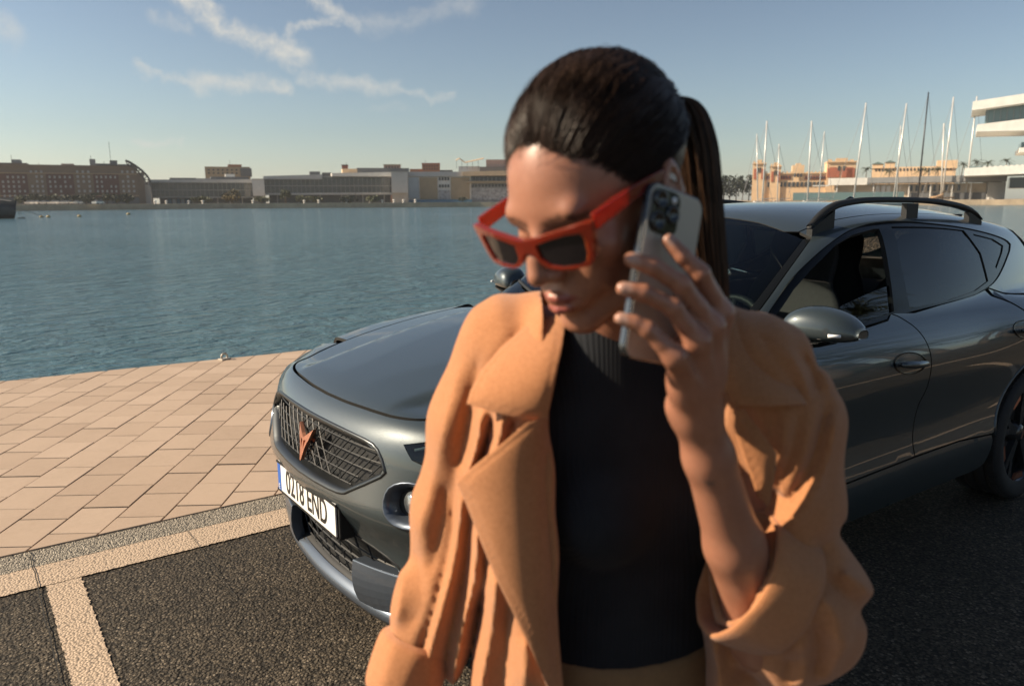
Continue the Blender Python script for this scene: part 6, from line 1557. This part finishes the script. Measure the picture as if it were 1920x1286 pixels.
def strands(name, paths, rad, tones, taper=True):
    """three-sided hairs, all in one part"""
    n, m, _ = paths.shape; T_ = np.gradient(paths, axis=1); T_ /= np.maximum(np.linalg.norm(T_, axis=2, keepdims=True), 1e-9)
    ref = np.tile(np.array([.31, .52, .79]), (n, m, 1)); A = np.cross(T_, ref); A /= np.maximum(np.linalg.norm(A, axis=2, keepdims=True), 1e-9); B = np.cross(T_, A)
    w = np.ones(m)
    if taper: w = np.clip(np.minimum(np.linspace(0, 1, m)*8+.25, (1-np.linspace(0, 1, m))*3+.3), 0, 1)
    R_ = rad[:, None, None]*w[None, :, None]
    V = np.stack([paths+(A*math.cos(a)+B*math.sin(a))*R_ for a in (0, 2.094, 4.189)], 2).reshape(-1, 3)
    ii = (np.arange(n)[:, None]*m+np.arange(m-1)[None])*3; qs = []
    for j in range(3): qs.append(np.stack([ii+j, ii+(j+1) % 3, ii+3+(j+1) % 3, ii+3+j], -1).reshape(-1, 4))
    me = np_mesh(name, V-OFF, np.concatenate(qs)); vcol(me, 'tone', np.repeat(tones, m*3)); o = link(name, me, hairm, hair_o); tag(o, kind='stuff'); return o
def on_shell(P, extra):
    d = P-HC; d /= np.maximum(np.linalg.norm(d, axis=1, keepdims=True), 1e-9); lo = np.zeros(len(P)); hi = np.full(len(P), .2)
    for _ in range(15):
        m = (lo+hi)/2; q = HC+d*m[:, None]; f = shell(q); k = np.abs(f) < .04; g = np.full(len(q), -1.0); g[k] = head(q[k])-(.0012+.30*np.maximum(behind(q[k]), 0)); ins = np.maximum(f, g)+extra < 0; lo = np.where(ins, m, lo); hi = np.where(ins, hi, m)
    return HC+d*lo[:, None]
NS = 5200
zz = rng.uniform(-.050, .112, NS); sd = np.where(rng.random(NS) < .5, 1, -1)
zz = np.where(rng.random(NS) < .45, rng.uniform(.065, .112, NS), zz)
hl_pts = []
for z, s_ in zip(zz, sd):
    z = float(z); y = float(yl_(z)); 
    q = (z-.050)/.0895; ry = (y-.021)/.1035; x = .0805*math.sqrt(max(0, 1-q*q-ry*ry))*s_*(rng.uniform(0, 1) if z > .085 else rng.uniform(.93, 1.0)); hl_pts.append((x, y, z))
S0_ = np.array(hl_pts)+rng.normal(0, .0016, (NS, 3)); S0_[:, 1] += rng.normal(.002, .0032, NS)
ear = (np.abs(S0_[:, 2]+.006) < .030) & (S0_[:, 1] > -.012) & (S0_[:, 1] < .03); S0_ = S0_[~ear]; NS = len(S0_)
m = 15; t = np.linspace(0, 1, m)
end = TIE+rng.normal(0, .006, (NS, 3))
paths = S0_[:, None]*(1-t)[None, :, None]+end[:, None]*t[None, :, None]
ex = (np.abs(rng.normal(0, .0012, NS)))[:, None]*np.ones(m)[None]-.0005
thin = np.zeros(NS*m)
proj_ = on_shell(paths.reshape(-1, 3), thin-ex.reshape(-1)*-1*0-ex.reshape(-1)).reshape(NS, m, 3)
wgt = np.clip((t-.86)/.14, 0, 1)[None, :, None]; paths = proj_*(1-wgt)+paths*wgt
paths += .0009*np.sin(t[None, :, None]*rng.uniform(3, 12, (NS, 1, 1))+rng.uniform(0, 6, (NS, 1, 3)))
eh = np.zeros(NS, bool)
for s_ in (1, -1): eh |= ((((paths-np.array([.084*s_, .018, -.006]))/np.array([.030, .022, .035]))**2).sum(2) < 1).any(1)
paths = paths[~eh]; S0_ = S0_[~eh]; NS = len(S0_)
W = np.einsum('ij,abj->abi', RM, paths*HS)+HT
clump = .5+.25*np.sin(S0_[:, 2]*510+S0_[:, 0]*295)+.25*np.sin(S0_[:, 0]*140-S0_[:, 2]*90)
strands('hair_strands', W, rng.uniform(.00022, .00055, NS), np.clip(.22+.30*clump+rng.normal(0, .13, NS), 0, 1))
# pony-tail
pp = [Lp(1232, 196, .850), Lp(1256, 184, .866), Lp(1284, 208, .874), Lp(1303, 268, .876), Lp(1313, 350, .880), Lp(1321, 450, .885), Lp(1330, 550, .892), Lp(1336, 640, .905), Lp(1336, 730, .915)]
cp = np.array(catmull(pp, 4)); mm = len(cp); tt_ = np.linspace(0, 1, mm)
NPT = 1900; rad_ = np.interp(tt_, [0, .08, .18, .4, .7, 1], [.018, .017, .021, .023, .022, .015])
disc = rng.normal(0, .50, (NPT, 2)); disc = disc/np.maximum(1, np.linalg.norm(disc, axis=1, keepdims=True))
side_ = np.array([1.0, 0, 0]); dep = np.array([0, 1.0, 0])
wv = .0022*np.sin(tt_[None]*rng.uniform(3, 9, (NPT, 1))+rng.uniform(0, 6, (NPT, 1)))
paths = cp[None]+side_*((disc[:, :1]*rad_[None]+wv)[..., None])+dep*((disc[:, 1:]*rad_[None]*.8+wv)[..., None])
strands('ponytail', paths, rng.uniform(.0004, .0009, NPT), np.clip(rng.normal(.55, .25, NPT), 0, 1))
# hair tie and a few loose hairs
MB().tube([tuple(Lp(1246, 190, .858)-OFF+np.array([0, .017*math.cos(a)*.8, 0])+np.array([.006*math.sin(a), 0, .017*math.sin(a)])) for a in np.linspace(0, 2*math.pi, 20)], .004, 6, False).build('hair_tie', mat('hair_tie', (.012, .012, .02), .6), hair_o, True)
NF = 220; z0 = rng.uniform(.03, .12, NF); fl = np.array([(.0805*math.sqrt(max(0, 1-((z-.050)/.0895)**2-((float(yl_(z))-.021)/.1035)**2))*rng.uniform(-1, 1), float(yl_(z)), z) for z in z0])
t = np.linspace(0, 1, 9); en = fl+np.stack([rng.normal(0, .02, NF), rng.uniform(.02, .09, NF), rng.uniform(.0, .03, NF)], 1)
P_l = fl[:, None]*(1-t)[None, :, None]+en[:, None]*t[None, :, None]; P_l = on_shell(P_l.reshape(-1, 3), np.repeat(-rng.uniform(.001, .006, NF), 9)*np.tile(np.sin(t*2.4), NF)).reshape(NF, 9, 3)
strands('flyaway_hair', np.einsum('ij,abj->abi', RM, P_l*HS)+HT, np.full(NF, .00011), np.full(NF, .6))

# ---- ribbed black top
ty = R(18); TR_ = np.array([[math.cos(ty), math.sin(ty), 0], [-math.sin(ty), math.cos(ty), 0], [0, 0, 1]])   # torso turned a little to picture left
tsx = Spl([(.70, .170), (.85, .158), (.95, .128), (1.05, .122), (1.15, .136), (1.22, .142), (1.30, .128), (1.36, .075), (1.42, .060), (1.6, .05)])
tsy = Spl([(.70, .125), (.85, .105), (.95, .088), (1.05, .086), (1.15, .098), (1.22, .104), (1.30, .085), (1.36, .066), (1.42, .058), (1.6, .05)])
tcx = Spl([(.70, .145), (.95, .143), (1.15, .137), (1.30, .128), (1.40, .120), (1.6, .115)]); tcy = Spl([(.70, .905), (.95, .905), (1.15, .897), (1.30, .885), (1.40, .852), (1.6, .83)])
def column(P, grow=0.0):
    z = P[:, 2]; d = np.stack([P[:, 0]-tcx(z), P[:, 1]-tcy(z), 0*z], 1)@TR_.T
    rx, ry = tsx(z)+grow, tsy(z)+grow; q = np.sqrt((d[:, 0]/rx)**2+(d[:, 1]/ry)**2); return (q-1)*np.minimum(rx, ry)
topS = Sdf(); topS.fn(column, k=.001)
for s_ in (-1, 1): topS.ell(np.array([.137, .897, 1.155])+TR_.T@np.array([.062*s_, -.070, 0]), (.052, .046, .056), k=.04)
topS.cone((.03, .905, 1.335), (.235, .855, 1.33), .030, .030, k=.04)
def top_F(P):
    f = topS(P)
    nb = np.array([.118, .850, 1.372])
    f = smax(f, P[:, 2]-1.388, .008)
    return smax(f, .952-P[:, 2], .006)
pos, Q, N = sdf_mesh(top_F, (-.06, .70, .93), (.34, 1.05, 1.42), .0048)
def f_knit(t, b):
    v = objvec(t); s3 = t.new('ShaderNodeSeparateXYZ'); t.l.new(v, s3.inputs[0])
    ang = t.m('ARCTAN2', t.m('SUBTRACT', s3.outputs[0], .015), t.m('ADD', s3.outputs[1], .20))
    w = t.m('SINE', t.m('MULTIPLY', ang, 190.0)); t.l.new(t.bump(t.m('ADD', w, t.m('MULTIPLY', t.noise(v, 500, 2), .6)), .3, .0012), b.inputs['Normal'])
    t.l.new(t.ramp(t.noise(v, 12, 4), [(.3, (.008, .009, .012)), (.7, (.015, .017, .021))]), b.inputs['Base Color'])
    b.inputs['Roughness'].default_value = .85; b.inputs['Sheen Weight'].default_value = .04; b.inputs['Specular IOR Level'].default_value = .2
topo = link('ribbed_top', np_mesh('ribbed_top', pos-OFF, Q, N), mat('black_rib_knit', fn=f_knit), woman)
# rolled neckband
nb = []
for a in np.linspace(0, 2*math.pi, 40):
    z = 1.385+.010*math.cos(a+2.6); d = TR_.T@np.array([math.cos(a)*(float(tsx(z))+.001), math.sin(a)*(float(tsy(z))+.001), 0]); nb.append(tuple(np.array([float(tcx(z)), float(tcy(z)), z])+d-OFF))
MB().tube(nb, .010, 8, False).build('neckband', MATS['black_rib_knit'], topo, True)

# ---- trousers and shoes (mostly below the picture)
tro = Sdf(); hip = np.array([.145, .905, .90])
tro.fn(lambda P: smax(column(P, .006), np.maximum(P[:, 2]-.965, .80-P[:, 2]), .01), k=.001)
for s_ in (-1, 1):
    o_ = TR_.T@np.array([.085*s_, 0, 0]); tro.chain([hip+o_+np.array([0, 0, -.06]), np.array([.145, .905, .48])+o_*1.05+np.array([0, -.01, 0]), np.array([.145, .905, .10])+o_*1.1+np.array([0, .01, 0])], [.095, .072, .058], k=.03)
pos, Q, N = sdf_mesh(tro, (-.12, .70, .03), (.42, 1.12, 1.0), .009)
link('trousers', np_mesh('trousers', pos-OFF, Q, N), mat('brown_trousers', fn=weathered((.20, .115, .05), .15, 20, .3, 700), rough=.8), woman)
for s_ in (-1, 1):
    o_ = TR_.T@np.array([.094*s_, 0, 0]); c = np.array([.145, .915, 0])+o_; f_ = TR_.T@np.array([0, -1.0, 0])
    sh = Sdf(); sh.chain([c+np.array([0, 0, .045]), c+f_*.09+np.array([0, 0, .035]), c+f_*.16+np.array([0, 0, .028])], [.042, .040, .030], k=.02)
    shF = lambda P, sh=sh: smax(sh(P), .002-P[:, 2], .004)
    pos, Q, N = sdf_mesh(shF, c-np.array([.25, .30, .01]), c+np.array([.25, .25, .14]), .008)
    link('shoe', np_mesh('shoe', pos-OFF, Q, N), mat('white_trainers', (.7, .68, .64), .5), woman)
# ---- camel coat
def f_coat(t, b):
    v = objvec(t); n = t.m('ADD', t.m('MULTIPLY', t.noise(v, 7, 5, .6), .35), t.m('MULTIPLY', t.noise(v, 230, 4, .7), .65))
    t.l.new(t.ramp(n, [(.30, (.36, .144, .053)), (.70, (.50, .219, .092))]), b.inputs['Base Color'])
    wv = t.m('ADD', t.noise(v, 1400, 2, .6), t.m('MULTIPLY', t.noise(v, 260, 3, .6), .7)); t.l.new(t.bump(wv, .6, .0016), b.inputs['Normal'])
    b.inputs['Roughness'].default_value = .82; b.inputs['Sheen Weight'].default_value = .25; b.inputs['Sheen Roughness'].default_value = .5; b.inputs['Specular IOR Level'].default_value = .25
coatm = mat('camel_twill', fn=f_coat)
csx = Spl([(.55, .270), (.70, .245), (.85, .218), (1.0, .196), (1.1, .190), (1.2, .186), (1.28, .170), (1.34, .130), (1.40, .080), (1.5, .06)])
csy = Spl([(.55, .190), (.70, .170), (.85, .152), (1.0, .138), (1.1, .134), (1.2, .130), (1.28, .110), (1.34, .085), (1.40, .070), (1.5, .06)])
def coat_col(P):
    z = P[:, 2]; d = np.stack([P[:, 0]-tcx(z), P[:, 1]-tcy(z), 0*z], 1)@TR_.T
    rx, ry = csx(z), csy(z); q = np.sqrt((d[:, 0]/rx)**2+(d[:, 1]/ry)**2); return (q-1)*np.minimum(rx, ry)
coat = Sdf(); coat.fn(coat_col, k=.001)
shR, shL = np.array([.002, .912, 1.318]), np.array([.268, .841, 1.308])
coat.cone(shR, np.array([.10, .880, 1.352]), .066, .058, k=.03); coat.cone(np.array([.14, .868, 1.352]), shL, .057, .064, k=.03)
# sleeve hanging on picture left
slR = [shR, Lp(905, 800, .925), Lp(872, 960, .925), Lp(828, 1120, .905), Lp(790, 1225, .885)]
coat.chain(slR, [.066, .066, .062, .054, .044], k=.03)
# sleeve of the raised arm: upper arm down to a heavy elbow
slL = [shL, Lp(1466, 800, .832), Lp(1482, 960, .825), Lp(1512, 1110, .815)]
coat.chain(slL, [.064, .062, .057, .055], k=.03)
coat.chain([Lp(1522, 1110, .815), Lp(1532, 1165, .805), Lp(1470, 1200, .800)], [.053, .047, .054], k=.03)
ce = Lp(1512, 1134, .795); co = Lp(1381, 1072, .785); cax = (co-ce)/np.linalg.norm(co-ce)
coat.chain([ce, co+cax*.03], [.062, .058], k=.03)
# folds traced over the cloth: (points in the photograph, height in metres, half width in pixels)
FOLDS = [
 ([(851, 880), (846, 1000), (822, 1110), (792, 1215), (772, 1300)], -.011, 8), ([(866, 890), (860, 1000), (838, 1110), (806, 1225), (788, 1310)], .012, 11),
 ([(880, 955), (872, 1050), (850, 1160), (822, 1300)], -.009, 8), ([(897, 970), (888, 1080), (866, 1190), (842, 1310)], .011, 11),
 ([(914, 1015), (906, 1110), (886, 1220), (870, 1310)], -.008, 8), ([(932, 1060), (925, 1150), (910, 1240), (898, 1320)], .010, 13),
 ([(955, 1120), (950, 1220), (940, 1320)], -.008, 10), ([(985, 1190), (985, 1260), (980, 1320)], .008, 14),
 ([(905, 762), (893, 840), (872, 900)], .008, 7), ([(925, 770), (912, 840), (893, 885)], -.010, 7), ([(945, 775), (935, 830), (915, 868)], .008, 7), ([(965, 780), (958, 815), (945, 840)], -.008, 6), ([(885, 755), (872, 830), (858, 880)], -.009, 7),
 ([(900, 668), (876, 760), (858, 850)], -.007, 9), ([(868, 670), (838, 780), (812, 900), (785, 1010)], .007, 18), ([(838, 900), (826, 990), (805, 1080)], -.008, 12), ([(778, 1025), (786, 1075), (792, 1130), (770, 1180)], -.006, 20), ([(755, 1060), (750, 1120), (745, 1170)], .006, 12),
 ([(985, 612), (935, 662), (880, 745)], -.004, 5),
 ([(1552, 745), (1530, 840), (1490, 920), (1447, 968)], -.011, 13), ([(1570, 760), (1552, 860), (1515, 940), (1462, 995)], .010, 16),
 ([(1500, 772), (1492, 830), (1470, 890), (1450, 930)], -.007, 10), ([(1518, 785), (1503, 870), (1470, 935)], .004, 12), ([(1475, 770), (1468, 830), (1455, 880)], .004, 10),
 ([(1402, 770), (1412, 810), (1428, 850)], -.005, 9), ([(1425, 768), (1436, 815), (1445, 850)], .004, 9), ([(1450, 768), (1451, 820), (1448, 862)], -.005, 9),
 ([(1500, 660), (1522, 700), (1530, 742)], -.008, 8), ([(1482, 660), (1506, 705), (1515, 745)], .005, 8), ([(1545, 690), (1555, 730)], .005, 10),
 ([(1595, 985), (1562, 1012), (1530, 1038)], -.009, 18), ([(1575, 1072), (1612, 1092), (1640, 1118)], .011, 20), ([(1545, 1082), (1582, 1112), (1612, 1142), (1602, 1175)], -.010, 17),
 ([(1540, 1120), (1568, 1160), (1565, 1212)], .009, 13), ([(1522, 1165), (1540, 1215), (1522, 1262)], -.008, 15), ([(1500, 1200), (1512, 1250), (1500, 1290)], .008, 13), ([(1480, 1230), (1478, 1280)], -.008, 10), ([(1590, 1190), (1570, 1240), (1540, 1286)], .008, 16),
 ([(1420, 622), (1466, 688), (1514, 757)], -.004, 5)]
def fold_disp(P):
    W3 = np.stack([CAM[0]+P[:, 0]*RH[0]+P[:, 1]*FH[0], CAM[1]+P[:, 0]*RH[1]+P[:, 1]*FH[1], P[:, 2]], 1)-CAM
    zc = W3@fwd; u = 960+FPX*(W3@rgt)/zc; v = 643-FPX*(W3@upv)/zc; out = np.zeros(len(P))
    for pts, amp, w in FOLDS:
        A = np.array(catmull(pts, 3)); m = np.nonzero((u > A[:, 0].min()-3*w) & (u < A[:, 0].max()+3*w) & (v > A[:, 1].min()-3*w) & (v < A[:, 1].max()+3*w))[0]
        if not len(m): continue
        best = np.full(len(m), 1e9); tl = np.zeros(len(m)); n = len(A)-1
        for i in range(n):
            d = A[i+1]-A[i]; L2 = d@d; t = np.clip(((u[m]-A[i, 0])*d[0]+(v[m]-A[i, 1])*d[1])/L2, 0, 1); q = (u[m]-A[i, 0]-t*d[0])**2+(v[m]-A[i, 1]-t*d[1])**2
            k = q < best; best = np.where(k, q, best); tl = np.where(k, (i+t)/n, tl)
        out[m] += amp*1.0*np.exp(-(np.sqrt(best)/w)**1.25)*np.clip(np.minimum(tl, 1-tl)*6+.25, 0, 1)
    return out
oL, oR = Lp(1036, 1000, .80)[0], .226
def coat_F(P):
    f = coat(P); nr = np.abs(f) < .035; f[nr] -= fold_disp(P[nr])*np.where(P[nr][:, 1] < .93, 1.0, .2)
    z = P[:, 2]; al = oL+.012*(1.2-z)/.3
    op = np.maximum(np.maximum(al-P[:, 0], P[:, 0]-oR-.10*np.clip((1.0-z), 0, 1)), P[:, 1]-.905)      # the open front
    f = smax(f, -op, .006)
    s_ = (P-co)@cax; rad = np.linalg.norm((P-co)-s_[:, None]*cax, axis=1)                          # cuff mouth of the raised arm
    arm = (np.abs(P-co) < .16).all(1)
    cut = np.where(arm & (rad < .10), s_, -1.0); f = np.where(arm, smax(f, cut, .004), f)
    bore = np.where(arm, np.maximum(rad-.050, -(s_+.06)), 1.0); f = np.where(arm, smax(f, -bore, .004), f)
    nk = np.sqrt(((P[:, 0]-.120)/.072)**2+((P[:, 1]-.862)/.078)**2)-1; f = smax(f, -np.maximum(nk*.07, 1.30-z), .008)   # neck hole
    wv = .0016*np.sin(P[:, 0]*70+P[:, 2]*23)+.0012*np.sin(P[:, 2]*61-P[:, 0]*35+1.3)+.0011*np.sin(P[:, 0]*160+3*np.sin(P[:, 2]*22))*np.sin(P[:, 2]*31+P[:, 0]*12)
    return smax(f+wv, .58-z, .004)
pos, Q, N = sdf_mesh(coat_F, (-.20, .60, .57), (.46, 1.16, 1.44), .0041)
coat_o = link('coat', np_mesh('coat', pos-OFF, Q), coatm, woman)
md = coat_o.modifiers.new('smooth', 'SMOOTH'); md.factor = .5; md.iterations = 5
# turned-back cuffs
def cuff(name, c0, c1, ra, rb, w_):
    """band round the sleeve end: ra across the picture, rb in depth"""
    ax = (c1-c0)/np.linalg.norm(c1-c0); dep_ = np.array([0, 1.0, 0]); dep_ = dep_-ax*(dep_@ax); dep_ /= np.linalg.norm(dep_); acr = np.cross(ax, dep_); n = 72; v = []
    prof = [(-.004, -.004), (.0, .004), (.004, .0075), (w_*.35, .0085), (w_*.7, .0085), (w_-.004, .0075), (w_, .004), (w_-.002, -.001), (w_-.03, -.005)]
    for d, g in prof:
        for j in range(n):
            a = 2*math.pi*j/n; wob_ = 1+.020*math.sin(3*a+d*30)+.014*math.sin(5*a+1.0-d*50)+.008*math.sin(11*a)
            v.append(c1-ax*(w_-d)+(acr*math.cos(a)*(ra+g)+dep_*math.sin(a)*(rb+g))*wob_-OFF)
    f = [(i*n+j, i*n+(j+1) % n, (i+1)*n+(j+1) % n, (i+1)*n+j) for i in range(len(prof)-1) for j in range(n)]
    o = MB().add(v, f).build(name, coatm, coat_o, True)
    bmx = bmesh.new(); bmx.from_mesh(o.data); bmesh.ops.recalc_face_normals(bmx, faces=bmx.faces); bmx.to_mesh(o.data); bmx.free()
    md = o.modifiers.new('sub', 'SUBSURF'); md.levels = md.render_levels = 1; return o
cuff('cuff', co-cax*.06, co+cax*.004, .069, .058, .066)
cR0, cR1 = Lp(782, 1200, .885), Lp(756, 1278, .870); cuff('cuff', cR0, cR1+(cR1-cR0)*.25, .040, .046, .066)
# collar and lapels: real sheets lying over the coat front
def cloth_sheet(name, poly, ctrl, mats=coatm, thick=.0045, step=5.5, bulge=None):
    """outline as seen in the photograph, depth from a smooth fit through given points"""
    C_ = np.array(ctrl, float); mu = C_[:, :2].mean(0); sc_ = 150.0
    def basis(q):
        x, y = (q[:, 0]-mu[0])/sc_, (q[:, 1]-mu[1])/sc_
        B = [np.ones(len(q)), x, y] + ([x*x, x*y, y*y] if len(C_) >= 6 else [])
        return np.stack(B, 1)
    co_, *_ = np.linalg.lstsq(basis(C_), C_[:, 2], rcond=None)
    L = resample([tuple(q) for q in poly], step); A = np.array(L)
    gx, gy_ = np.arange(A[:, 0].min(), A[:, 0].max(), step), np.arange(A[:, 1].min(), A[:, 1].max(), step)
    G = np.stack(np.meshgrid(gx, gy_), -1).reshape(-1, 2); G = G[inside(G, [L])]
    dd = np.min(np.linalg.norm(G[:, None]-A[None], axis=2), axis=1); G = G[dd > step*.5]
    vv, ee, tt, *_ = delaunay_2d_cdt([Vector(map(float, q)) for q in list(A)+list(G)], [(i, (i+1) % len(L)) for i in range(len(L))], [], 0, 1e-6)
    q = np.array([(a.x, a.y) for a in vv]); T3 = np.array([t for t in tt if len(t) == 3]); T3 = T3[inside(q[T3].mean(1), [L])]
    d = basis(q)@co_
    edge = np.min(np.linalg.norm(q[:, None]-A[None], axis=2), axis=1)
    d = d-.004*(1-np.exp(-edge/14))+.0011*np.exp(-((edge-11)/2.6)**2)                       # slightly pillowed, edge turned down
    if bulge is not None: d = d+bulge(q)
    P = np.array([Lp(u, v, b) for (u, v), b in zip(q, d)])-OFF
    me = mesh_from(name, P, [tuple(t)[::-1] for t in T3.tolist()], True); o = link(name, me, mats, coat_o)
    bmx = bmesh.new(); bmx.from_mesh(me); bmesh.ops.recalc_face_normals(bmx, faces=bmx.faces); 
    bmx.faces.ensure_lookup_table()
    if sum(f.normal.y for f in bmx.faces) > 0: bmesh.ops.reverse_faces(bmx, faces=bmx.faces)
    bmx.to_mesh(me); bmx.free()
    md = o.modifiers.new('solid', 'SOLIDIFY'); md.thickness = thick; md.offset = -1; md2 = o.modifiers.new('bev', 'BEVEL'); md2.width = .0012; md2.segments = 2; md2.limit_method = 'ANGLE'; md2.angle_limit = R(50)
    return o
cloth_sheet('collar', [(1044, 590), (1060, 602), (1054, 650), (1040, 720), (1026, 786), (985, 787), (940, 776), (875, 757), (882, 732), (905, 690), (940, 650), (985, 612)],
            [(1050, 600, .825), (1040, 700, .785), (1020, 785, .772), (940, 770, .785), (880, 750, .805), (920, 670, .822), (985, 612, .848), (980, 700, .780)])
cloth_sheet('lapel', [(988, 792), (1024, 783), (1031, 860), (1034, 1012), (1046, 1170), (1058, 1310), (1036, 1310), (1016, 1262), (974, 1172), (930, 1085), (900, 1012), (874, 945), (855, 903), (885, 876), (940, 832)],
            [(1005, 790, .768), (1028, 880, .770), (1036, 1050, .765), (1050, 1290, .760), (1010, 1250, .752), (930, 1080, .757), (870, 910, .772), (930, 850, .765), (980, 1000, .748)],
            bulge=lambda q: .010*np.clip((q[:, 0]-1000)/45, 0, 1)**2)
cloth_sheet('collar', [(1358, 604), (1376, 592), (1396, 604), (1420, 624), (1466, 688), (1514, 757), (1440, 762), (1378, 761), (1357, 724), (1350, 660)],
            [(1362, 610, .800), (1400, 610, .815), (1460, 680, .795), (1510, 755, .770), (1440, 760, .752), (1378, 758, .752), (1355, 700, .770), (1420, 690, .775)])
cloth_sheet('lapel', [(1380, 764), (1396, 768), (1430, 812), (1457, 850), (1452, 900), (1441, 950), (1420, 930), (1396, 860), (1376, 800)],
            [(1390, 768, .755), (1457, 850, .752), (1441, 945, .752), (1400, 880, .757), (1378, 800, .760)])

# ================================================================== AIR
hz = MB().box((0, 0, 38.0), (6100, 6100, 84.0)).mesh('haze')
hm = bpy.data.materials.new('haze'); hm.use_nodes = True; t = NT(hm.node_tree); t.n.clear()
pv = t.new('ShaderNodeVolumePrincipled'); pv.inputs['Color'].default_value = (.86, .90, .94, 1); pv.inputs['Density'].default_value = 0.00018; pv.inputs['Anisotropy'].default_value = 0.2
mo_ = t.new('ShaderNodeOutputMaterial'); t.l.new(pv.outputs[0], mo_.inputs['Volume'])
tag(link('haze', hz, hm), kind='stuff')
